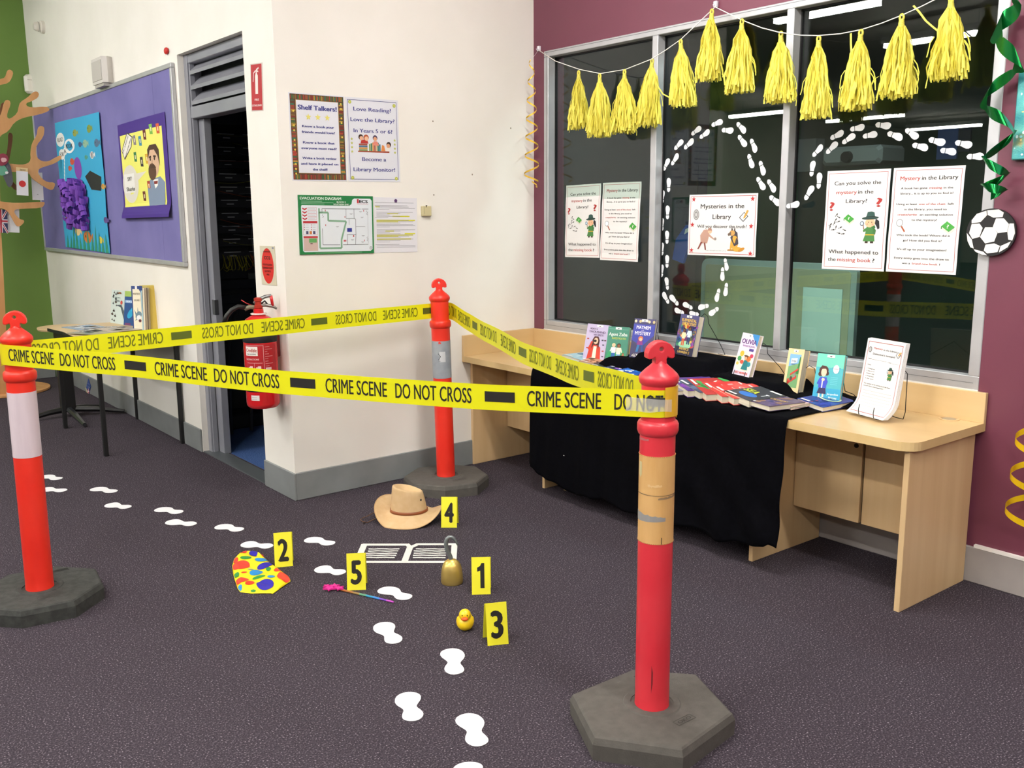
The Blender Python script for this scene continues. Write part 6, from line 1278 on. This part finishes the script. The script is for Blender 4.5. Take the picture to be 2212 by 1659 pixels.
for a_, b_2, c_, d_ in ((-.080, .170, .012, .1715), (-.080, .322, .012, .3235), (.012, .170, .0135, .3235), (-.075, .235, .005, .2365), (-.035, .170, -.034, .236)): crect(m, a_, b_2, c_, d_, wl)
crect(m, -.082, .272, -.015, .318, '#e8e2de', .0005)
for i in range(9): crect(m, .02, .315-.012*i, .02+.04*(.6+.4*math.sin(i*2)), .317-.012*i, '#d8a8a8')
crect(m, .02, .20, .05, .212, wl); crect(m, .02, .178, .07, .182, wl)
for cx in (-.056, -.014):
    crect(m, cx-.012, .18, cx-.004, .215, wl, .0005, 2); crect(m, cx-.004, .205, cx+.012, .22, wl, .0005, 2); crect(m, cx+.002, .18, cx+.008, .2, wl, .0005, 2)
m.build('label', t, 'red and white instruction label')
m = MB(); m.text('Credible', -.049, .291, .060, .018, C('#b01f28', .5), 0, .03, warp=lambda x, y, z: cyl(x, y, .0008+z)); m.text('FIRE SYSTEMS', -.049, .277, .05, .006, C('#3a3a3a', .5), 0, .02, warp=lambda x, y, z: cyl(x, y, .0008+z)); m.text('INSTRUCTIONS', -.045, .25, .07, .008, C(wl, .5), 0, .03, warp=lambda x, y, z: cyl(x, y, .0006+z)); m.build('lettering', t)
m = MB(); crect(m, -.062, .045, -.018, .072, '#d8d4d2', .0006, 6); crect(m, -.058, .050, -.03, .052, '#8a8a8e', .0008, 4); crect(m, -.058, .060, -.03, .062, '#8a8a8e', .0008, 4); m.build('service_tag', t)
MB().bbox((.075, -.02, .25), (.098, .02, .36), C('#6a1014', .5), .003).build('wall_bracket', t)
# ================================================================ SMALL TABLE WITH PICTURE BOOKS
tb = thing('side_table', 'small pale-topped table with four black legs against the door wall', 'table', loc=(-.27, 2.08, 0)); iv = tb.matrix_world.inverted()
TZ = .700
pts = [(-.530, 1.50), (-.006, 1.50), (-.006, 2.66), (-.40, 2.66), (-.50, 2.64), (-.545, 2.58), (-.535, 2.45), (-.515, 2.30), (-.525, 2.1)]
m = MB().prism(pts, TZ-.022, TZ-.0015, M_black); wb_(tb, m).build('top_edge', tb)
c0 = Vector((-.27, 2.1)); m = MB().prism([(c0.x+(x-c0.x)*.985, c0.y+(y-c0.y)*.99) for x, y in pts], TZ-.0015, TZ, NM('birch_laminate', '#cdb084', '#d9bf94', 6, .4, stretch=(1, .15, 1))); wb_(tb, m).build('top', tb)
for x, y in ((-.496, 1.58), (-.021, 1.593), (-.012, 2.532), (-.492, 2.557)):
    m = MB().bbox((x-.013, y-.013, 0), (x+.013, y+.013, TZ-.022), M_black, .003); wb_(tb, m).build('leg', tb)
m = MB()
m.box((-.496, 1.57, TZ-.06), (-.02, 1.59, TZ-.022), M_black); m.box((-.496, 2.54, TZ-.06), (-.02, 2.56, TZ-.022), M_black); m.box((-.505, 1.58, TZ-.06), (-.485, 2.56, TZ-.022), M_black); wb_(tb, m).build('apron', tb)
pt = thing('pedestal_table', 'black pedestal table base with splayed feet behind the small table', 'table', loc=(-.37, 2.97, 0))
MB().bbox((-.045, -.045, .04), (.045, .045, .64), M_black, .006).build('column', pt)
MB().lathe([(0, .64), (.15, .64), (.155, .65), (.155, .66), (0, .66)], C('#cdb084', .4), 32).build('top', pt)
for q in ((183, 918), (283, 886), (66, 905), (218, 878)):
    e = P('z', .02, *q)-pt.location; e.z = .02; e.x = min(e.x, .34)
    MB().tube([(0, 0, .055), (e.x*.5, e.y*.5, .045), (e.x, e.y, .022)], [.024, .020, .014], M_black if q[0] != 183 else C('#3a3c40', .3, .5), 6).build('foot', pt)
# picture books
def panelbook(name, label, quads, h, lean=10):
    t = None
mw, wd = stand((238, 697), (268, 701.5), TZ, .27, 8)
wd = min(wd, .24)
B_ = Book('picture_book', 'white picture book covered in drawn sharks, leftmost on the small table', mw, wd, .235, .006, '#cddad6')
rs = random.Random(8)
for i in range(15):
    x, y = rs.uniform(.08, .6), rs.uniform(.05, .95); s_ = rs.uniform(.05, .1); B_.poly([(x-s_, y), (x, y+s_*.5), (x+s_, y-.01), (x, y-s_*.4)], rs.choice(['#33302f', '#4a3a34', '#5a6268', '#2a2a2c']), k=2); B_.poly([(x-.01, y+s_*.3), (x+.01, y+s_*.9), (x+.03, y+s_*.2)], '#33302f', k=3)
B_.poly([(.35, .55), (.7, .50), (1, .12), (.95, .40), (.75, .58)], '#4f5a62', k=4); B_.text('Sharks', .45, .66, .34, .05, '#2a3a44', .04, k=4); B_.text('ENCYCLOPEDIA', .45, .76, .42, .03, '#4a6a70', .03, k=4); B_.ell(.75, .64, .08, .06, '#c8443a', k=5); B_.ell(.6, .92, .12, .03, '#8a5a3a', k=3); B_.done()
mw, wd = stand((267, 702), (289, 704), TZ, .27, 8)
B_ = Book('picture_book', 'blue sea picture book with a green label between the shark book and the open one', mw, max(wd, .14), .235, .008, '#1f4a86')
B_.rect(0, .84, 1, 1, '#9ab85a', k=1); B_.rect(.05, .66, .95, .74, '#8fb0d8', k=2); B_.text('SEA LIFE', .5, .67, .7, .05, '#e8eef4', .03, k=4); B_.ell(.5, .35, .3, .1, '#1f9ac8', k=2, rot=.8); B_.ell(.62, .48, .12, .04, '#3ab0d8', k=3, rot=1); B_.rect(.1, -.0, .55, .07, '#6a3a6a', k=4); B_.done()
# the open book: front board, leaves, back board
q = [P('z', TZ, *p) for p in ((287.8, 713.6), (311, 714), (324.5, 713), (344, 712))]
ob = thing('open_picture_book', 'tall open hardback showing a shark cover and yellow endpapers on the small table', 'book', loc=q[0]); iv = ob.matrix_world.inverted()
def brd(a, b, h, th, mat, nm, lean=.05):
    u = (b-a).normalized(); bk = Vector((-u.y, u.x, 0)); mw = fr(a, u, Vector((0, 0, 1))+bk*lean); m = MB().box((0, 0, -th), ((b-a).length, h, 0), mat); mm = iv @ mw; m.v = [mm @ v for v in m.v]; return m.build(nm, ob), mw
HB = .292
o1, mwc = brd(q[0], q[1], HB, .004, C('#2f4680', .4), 'front_board')
for k in range(6): brd(q[1].lerp(q[2], k/6), q[1].lerp(q[2], (k+1)/6-.01)+Vector((0, -.012, 0)), HB-.012, .002, C(['#d8cfb8', '#b8a898', '#cfc4a8', '#7a6a60', '#c8bca0', '#a89a70'][k]), 'leaf')
brd(q[2], q[3], HB-.004, .004, C('#c9b14e', .6), 'endpaper'); qd = Vector((-.004, .012, 0)); brd(q[1]+qd, q[3]+qd+Vector((.004, -.008, 0)), HB+.004, .003, C('#d0c070', .6), 'back_board')
wc = (q[1]-q[0]).length; S = Sheet.__new__(Sheet); S.w, S.h, S.warp, S.parts, S.th, S.o = wc, HB, None, {}, .0004, ob
S.poly([(.1, .02), (.88, .02), (.86, .85), (.7, .93), (.12, .93)], '#e6e0ca', k=1); S.rect(.88, .0, 1, .9, '#9fc0cc', k=1); S.rect(.36, .93, .56, 1, '#e8e8ea', k=2)
S.text('MONSTROUS', .48, .80, .64, .045, '#5a5040', .03, k=3); S.text('EXPLORER', .48, .66, .5, .04, '#5a5040', .03, k=3)
S.ell(.58, .34, .26, .10, '#6f8a98', k=2, rot=-.5); S.ell(.60, .29, .20, .06, '#dfe4e6', k=3, rot=-.6); S.ell(.70, .22, .13, .035, '#5a2a3a', k=4, rot=-.5); S.poly([(.5, .42), (.52, .53), (.60, .40)], '#5f7a88', k=3); S.poly([(.40, .38), (.2, .48), (.34, .30)], '#6f8a98', k=2); S.poly([(.45, .24), (.22, .22), (.5, .30)], '#6f8a98', k=2)
for nm, (m, lb) in S.parts.items():
    mm = iv @ mwc; m.v = [mm @ v for v in m.v]; m.build(nm, ob, lb)
# magazines lying on table
for i, (x, y, r, c, lb) in enumerate(((-.34, 2.43, .2, '#8fa4b8', 'bluish magazine lying farthest back on the small table'), (-.30, 2.22, -.3, '#5a6a80', 'dark blue magazine lying in the middle of the small table'), (-.38, 2.05, .5, '#9a9a80', 'grey-green magazine lying nearest the front of the small table'), (-.22, 2.10, .1, '#b8a894', 'beige magazine overlapping the others on the small table'))):
    S = Sheet('magazine', lb, 'magazine', Matrix.Translation((x, y, TZ+.001+.003*i)) @ Matrix.Rotation(r, 4, 'Z') @ Matrix.Translation((-.1, -.14, 0)), .20, .27, C(c, .3), .003, None, 'magazines on the small table')
    for k in range(10): S.ell(random.uniform(.15, .85), random.uniform(.1, .9), random.uniform(.05, .2), random.uniform(.04, .12), random.choice(['#3a4a5a', '#c8c0b0', '#6a8aa8', '#8a7a60', '#e0e4e6', '#4a5a50']), k=1, n=8)
    S.text('OCEAN', .5, .84, .7, .09, '#e8ecf0', .04, k=3); S.done()
# flag card low on the wall
q = P('x', -.014, 191, 837); t = thing('flag_card', 'small blue flag card with a cream edge low against the door wall', 'card', fr(q, (0, -1, 0)) @ Matrix.Rotation(.72, 4, 'Z'))
MB().box((-.075, -.04, 0), (.075, .04, .002), C('#24478c', .4)).build('card', t); m = MB(); m.rect(-.075, -.04, -.055, .04, C('#d8c890'), .0024); 
for x, y in ((.03, .02), (.05, 0), (.03, -.02), (.01, .0), (-.02, .028)): m.star(x, y, .006, C('#f0f0f0'), .0026)
m.rect(-.05, -.038, .0, -.002, C('#b8303a'), .0024); m.line((-.05, -.038), (0, -.002), .006, C('#f0f0f0'), .0028); m.line((-.05, -.002), (0, -.038), .006, C('#f0f0f0'), .0028); m.rect(-.05, -.022, 0, -.018, C('#f0f0f0'), .003); m.build('print', t)
# ================================================================ PLYWOOD TREE
TY = 4.1; tr = thing('plywood_tree', 'flat plywood tree with cut-out branches standing before the green wall', 'tree', loc=(-.66, TY, 0))
dd = P('z', .0, 10, 846); dc = P('z', 0, 20, 838)
cen = P('z', .02, 10, 840); 
MB().lathe([(0, 0), (.34, 0), (.345, .005), (.345, .020), (.34, .022), (0, .022)], M_ply, 48, (cen.x+.0-tr.location.x-.0, cen.y-TY, 0)).build('base_disc', tr)
def zb(x, y): return (x/3.318, 100+y/3.318)
def bpoly(nm, pts, y0=TY, th=.014, mat=None, zf=zb):
    m = MB(); pp = []
    for x, y in pts: p = P('y', y0, *zf(x, y)); pp.append((p.x-tr.location.x, p.z))
    # ensure CCW
    ar = sum(pp[i][0]*pp[(i+1) % len(pp)][1]-pp[(i+1) % len(pp)][0]*pp[i][1] for i in range(len(pp)))
    if ar < 0: pp = pp[::-1]
    pp = smoothpoly(pp, 1); m.prism(pp, -th/2, th/2, mat or M_ply); m.v = [Vector((v.x, (y0-TY)-v.z, v.y)) for v in m.v]; return m.build(nm, tr)
bpoly('branch', [(-60, 260), (0, 235), (38, 225), (50, 175), (70, 165), (95, 185), (85, 225), (60, 265), (0, 277), (-60, 300)])
bpoly('branch', [(-200, 560), (0, 500), (10, 480), (30, 400), (45, 383), (70, 390), (75, 420), (50, 480), (50, 515), (75, 520), (125, 480), (135, 430), (145, 400), (200, 365), (235, 330), (260, 322), (280, 340), (270, 370), (225, 395), (190, 405), (185, 425), (220, 440), (330, 432), (352, 445), (350, 465), (280, 490), (170, 510), (100, 545), (60, 610), (0, 640), (-200, 900)])
bpoly('branch', [(-120, 830), (55, 845), (70, 840), (150, 850), (200, 840), (222, 815), (218, 760), (230, 690), (265, 640), (270, 590), (285, 570), (312, 575), (318, 600), (310, 650), (260, 710), (255, 760), (265, 800), (300, 825), (350, 825), (400, 795), (430, 782), (445, 795), (430, 815), (380, 845), (310, 865), (275, 880), (270, 910), (300, 950), (340, 975), (385, 975), (395, 990), (380, 1028), (355, 1030), (290, 990), (225, 945), (210, 910), (150, 900), (75, 900), (-120, 890)], TY-.16)
bpoly('branch', [(-150, 1090), (0, 1112), (120, 1125), (310, 1112), (322, 1125), (300, 1160), (140, 1165), (105, 1170), (100, 1195), (140, 1240), (170, 1245), (172, 1262), (150, 1285), (130, 1293), (110, 1280), (70, 1200), (40, 1170), (0, 1160), (-150, 1160)], TY-.12)
MD = C('#6a4326', .7)
bpoly('rear_branch', [(35, 830), (60, 700), (58, 620), (85, 622), (92, 650), (80, 740), (60, 840)], TY+.12, .012, MD); bpoly('rear_branch', [(80, 960), (130, 1010), (118, 1040), (60, 985)], TY+.1, .012, MD); bpoly('rear_branch', [(0, 420), (30, 395), (25, 470), (0, 540)], TY+.1, .012, MD)
bpoly('trunk', [(-200, 560), (-5, 560), (0, 1200), (28, 1700), (60, 2440), (60, 2500), (-250, 2500)], TY+.02, .016)
p0, p1 = P('z', .022, 0, 846), P('z', .022, 62, 838)
MB().box((cen.x-tr.location.x-.01, -.02, .022), (cen.x-tr.location.x+.14, .02, .10), M_ply).build('trunk_brace', tr)
def card(nm, lb, pts, y0, col, deco=None, cat='card'):
    tl_, tr_, bl_ = [zb(*p) for p in pts]; a = P('y', y0, *tl_); b = P('y', y0, *tr_); c = P('y', y0, *bl_); u = b-a; w_ = u.length; vv = a-c
    mw = fr(c, u, vv); S = Sheet(nm, lb, cat, mw, w_, (vv-u.normalized()*vv.dot(u.normalized())).length, C(col, .6), .0015)
    if deco: deco(S)
    S.done()
def jp(S): S.rect(0, .87, 1, 1, '#e2c48c', k=1); S.text('Japan', .55, .90, .5, .06, '#4a3a2a', .03, k=2); S.circ(.5, .42, .30, '#d0302e', k=2, n=24)
card('flag_card', 'white hanging card with the red-disc flag of Japan on the plywood tree', ((134, 868), (218, 875), (120, 1066)), TY-.18, '#e6e3e4', jp)
card('blank_card', 'white blank card hanging right of the Japan flag card', ((235, 903), (316, 907), (233, 1100)), TY-.10, '#dcdcdf', lambda S: S.rect(.42, .18, .55, .22, '#a8a8ac', k=1))
def uk(S): S.line((0, 0), (1, 1), .16, '#d8d4d8', k=1); S.line((0, 1), (1, 0), .16, '#d8d4d8', k=1); S.line((0, .02), (1, 1), .07, '#a02a38', k=2); S.line((0, 1), (1, 0), .07, '#a02a38', k=2); S.rect(.38, 0, .62, 1, '#d8d4d8', k=3); S.rect(0, .42, 1, .58, '#d8d4d8', k=3); S.rect(.43, 0, .57, 1, '#a02a38', k=4); S.rect(0, .46, 1, .54, '#a02a38', k=4)
card('flag_card', 'Union flag card hanging at the left edge below the branches', ((-60, 1165), (38, 1170), (-40, 1335)), TY-.10, '#252a50', uk)
card('blank_card', 'white blank card hanging beside the Union flag card', ((52, 1160), (138, 1166), (54, 1332)), TY-.08, '#dcdcdf')
bd = thing('parrot_cutout', 'grey, green and red paper parrot hanging on the plywood tree', 'bird', loc=P('y', TY-.2, 12, 370)); iv = bd.matrix_world.inverted()
for nm, pts, c, dy in (('body', [(-10, 830), (20, 815), (70, 830), (95, 960), (85, 1000), (60, 1015), (35, 960), (10, 900)], '#57565c', 0), ('wing', [(-10, 850), (25, 845), (60, 900), (45, 920), (0, 930), (-20, 900)], '#5f9a80', -.006), ('head', [(-20, 790), (10, 765), (45, 775), (62, 815), (40, 850), (0, 860), (-20, 840)], '#8a3444', -.010), ('face', [(0, 800), (40, 800), (46, 825), (10, 835)], '#d8a8a8', -.016), ('breast_patch', [(35, 895), (60, 900), (55, 915), (35, 915)], '#d8d4d0', -.008)):
    pp = [P('y', TY-.2, *zb(*p)) for p in pts]; pp = [(p.x, p.z) for p in pp]
    ar = sum(pp[i][0]*pp[(i+1) % len(pp)][1]-pp[(i+1) % len(pp)][0]*pp[i][1] for i in range(len(pp))); pp = pp if ar > 0 else pp[::-1]
    m = MB().prism(smoothpoly(pp, 1), 0, .005, C(c, .8)); m.v = [iv @ Vector((v.x, TY-.2+dy-v.z, v.y)) for v in m.v]; m.build(nm, bd)
# ================================================================ STREAMERS, BALL, CANVAS
def helix(name, label, axis, turns, rad, wd_, mat, ph=0, n=220, cat='streamer', flat=.9):
    a = axis(0); m = MB(); rows = []
    for i in range(n+1):
        t = i/n; c = axis(t); q = ph+2*PI*turns*t; r = rad(t); p = c+Vector((r*math.cos(q)*flat, r*math.sin(q), 0)); tw = Vector((0, 0, wd_(t)/2)); rows.append((p-tw-a, p+tw-a))
    m.ribbon(rows, mat); return m.build(name, None, label, cat, smooth=True, mw=Matrix.Translation(a))
M_goldr = C('#e2b83c', .3, .35); M_greenf = C('#0f7a38', .18, .75); M_yel = C('#f0c81a', .2, .3)
ax = lambda t: (lambda p: Vector((WX-.075, -.070, p.z)))(P('y', -.07, 1157, 130+262*t))
o = helix('curled_streamer', 'thin golden curled ribbon hanging in the corner left of the window', ax, 6.6, lambda t: .012+.036*t**.7, lambda t: .010, M_goldr, 1.2)
m = MB().tube([Vector((WX-.01, -.06, P('x', WX, 1163, 108).z))-ax(0), Vector((0, 0, .0))], .0007, C('#e8e4e8'), 4); m.build('thread', o)
tp_ = ax(1); m = MB(); c = [(0, 0, 0), (.02, -.02, -.02), (.0, -.05, -.035), (-.02, -.06, -.03)]; m.ribbon([(tp_-ax(0)+Vector(p)-Vector((0, 0, .004)), tp_-ax(0)+Vector(p)+Vector((0, 0, .004))) for p in c], M_goldr); m.build('loose_end', o)
gx = [(2180, -40), (2196, 20), (2153, 55), (2163, 95), (2203, 130), (2185, 160), (2131, 200), (2133, 238), (2170, 258), (2191, 290), (2166, 312), (2126, 345), (2150, 362), (2176, 378), (2150, 395), (2125, 404), (2150, 408), (2170, 414), (2140, 424)]
m = MB(); rows = []; org = P('x', WX-.09, 2165, 200); n = 160
def cr(p0, p1, p2, p3, t): return .5*((2*p1)+(p2-p0)*t+(2*p0-5*p1+4*p2-p3)*t*t+(3*p1-p0-3*p2+p3)*t**3)
pl_ = [P('x', WX-.09-.05*math.cos(i*PI/2+.6)*(1 if i < 17 else .2), *g) for i, g in enumerate(gx)]
for i in range(n+1):
    s = i/n*(len(pl_)-1); k = min(int(s), len(pl_)-2); t = s-k; pp = [pl_[max(0, k-1)], pl_[k], pl_[k+1], pl_[min(len(pl_)-1, k+2)]]; p = cr(*pp, t)
    wdt = .060*(1-.72*(i/n))+.006; tw = Vector((.012*math.sin(s*1.6), .35*wdt*math.sin(s*1.7+.5), wdt*.55*(abs(math.cos(s*PI/2+.3))**.6+.12))); rows.append((p-tw-org, p+tw-org))
m.ribbon(rows, M_greenf); m.build('foil_streamer', None, 'shiny green foil streamer twisting down beside the right of the window', 'streamer', smooth=True, mw=Matrix.Translation(org))
ax2 = lambda t: Vector((WX-.085, P('x', WX-.085, 2222, 1000).y-.0, P('x', WX-.085, 2215, 930).z+(P('x', WX-.085, 2205, 1150).z-P('x', WX-.085, 2215, 930).z)*t))
helix('curled_streamer', 'bright yellow foil spiral hanging at the right edge of the photo', ax2, 2.9, lambda t: .050+.018*t, lambda t: .024, M_yel, .4)
# soccer ball cut-out
bc0 = P('x', WX-.022, 2140, 502); sb = thing('football_cutout', 'black and white football cut-out stuck on the window frame edge', 'football', fr(bc0, (0, -1, 0)))
iv = sb.matrix_world.inverted(); rB = ((iv @ P('x', WX-.022, 2193.5, 502)).x-(iv @ P('x', WX-.022, 2086.5, 502)).x)/2; rV = ((iv @ P('x', WX-.022, 2140, 451)).y-(iv @ P('x', WX-.022, 2140, 554)).y)/2
MB().prism([(rB*math.cos(2*PI*i/64), rV*math.sin(2*PI*i/64)) for i in range(64)], -.012, 0, C('#111012', .5)).build('backing', sb)
for pl_p in ([(1440, 490), (1480, 440), (1555, 415), (1560, 450), (1510, 503), (1440, 515)], [(1562, 413), (1650, 405), (1690, 430), (1680, 465), (1610, 470), (1565, 448)], [(1630, 475), (1690, 475), (1730, 520), (1715, 580), (1645, 590), (1605, 540)], [(1735, 515), (1768, 515), (1777, 590), (1755, 648), (1725, 640), (1718, 580)], [(1545, 545), (1610, 545), (1640, 590), (1615, 655), (1545, 670), (1505, 620)], [(1440, 520), (1500, 515), (1525, 550), (1500, 620), (1445, 635), (1420, 590)], [(1402, 590), (1440, 640), (1455, 710), (1430, 700), (1407, 650)], [(1455, 715), (1530, 735), (1558, 763), (1520, 758), (1470, 735)], [(1548, 680), (1615, 670), (1660, 690), (1640, 738), (1560, 748), (1535, 725)], [(1665, 690), (1745, 655), (1720, 700), (1652, 740)]):
    pp = []
    for x, y in pl_p: q = iv @ P('x', WX-.022, 1700+x/3.607, 340+y/3.607); pp.append((q.x, q.y))
    ar = sum(pp[i][0]*pp[(i+1) % len(pp)][1]-pp[(i+1) % len(pp)][0]*pp[i][1] for i in range(len(pp))); pp = pp if ar > 0 else pp[::-1]
    MB().prism(pp, 0, .0012, C('#e8e5e0', .5)).build('white_patch', sb)
# glitter canvas
M_glit = NM('teal_glitter', '#2f8c98', '#5fb0a8', 14, .3, .5, c3='#b8a868', bscale=260, metal=.35, lo=.3, hi=.62, dist=.002)
c0_ = P('x', WX-.03, 2183, 346); c1_ = P('x', WX-.03, 2196, 152)
t = thing('glitter_canvas', 'teal glitter artwork hanging on the maroon wall at the right edge', 'artwork', fr((WX-.001, c0_.y, c0_.z), (0, -1, 0)))
MB().bbox((0, 0, 0), (.36, c1_.z-c0_.z, .028), M_glit, .004).build('canvas', t)
m = MB(); rg = random.Random(9)
for i in range(60): m.ell(rg.uniform(.01, .34), rg.uniform(.01, c1_.z-c0_.z-.02), rg.uniform(.002, .006), rg.uniform(.002, .006), C(rg.choice(['#bfe8ec', '#8fd8e0', '#e8d890', '#d8f0f0']), .2), .0286, 7)
m.build('sequins', t, kind='stuff')
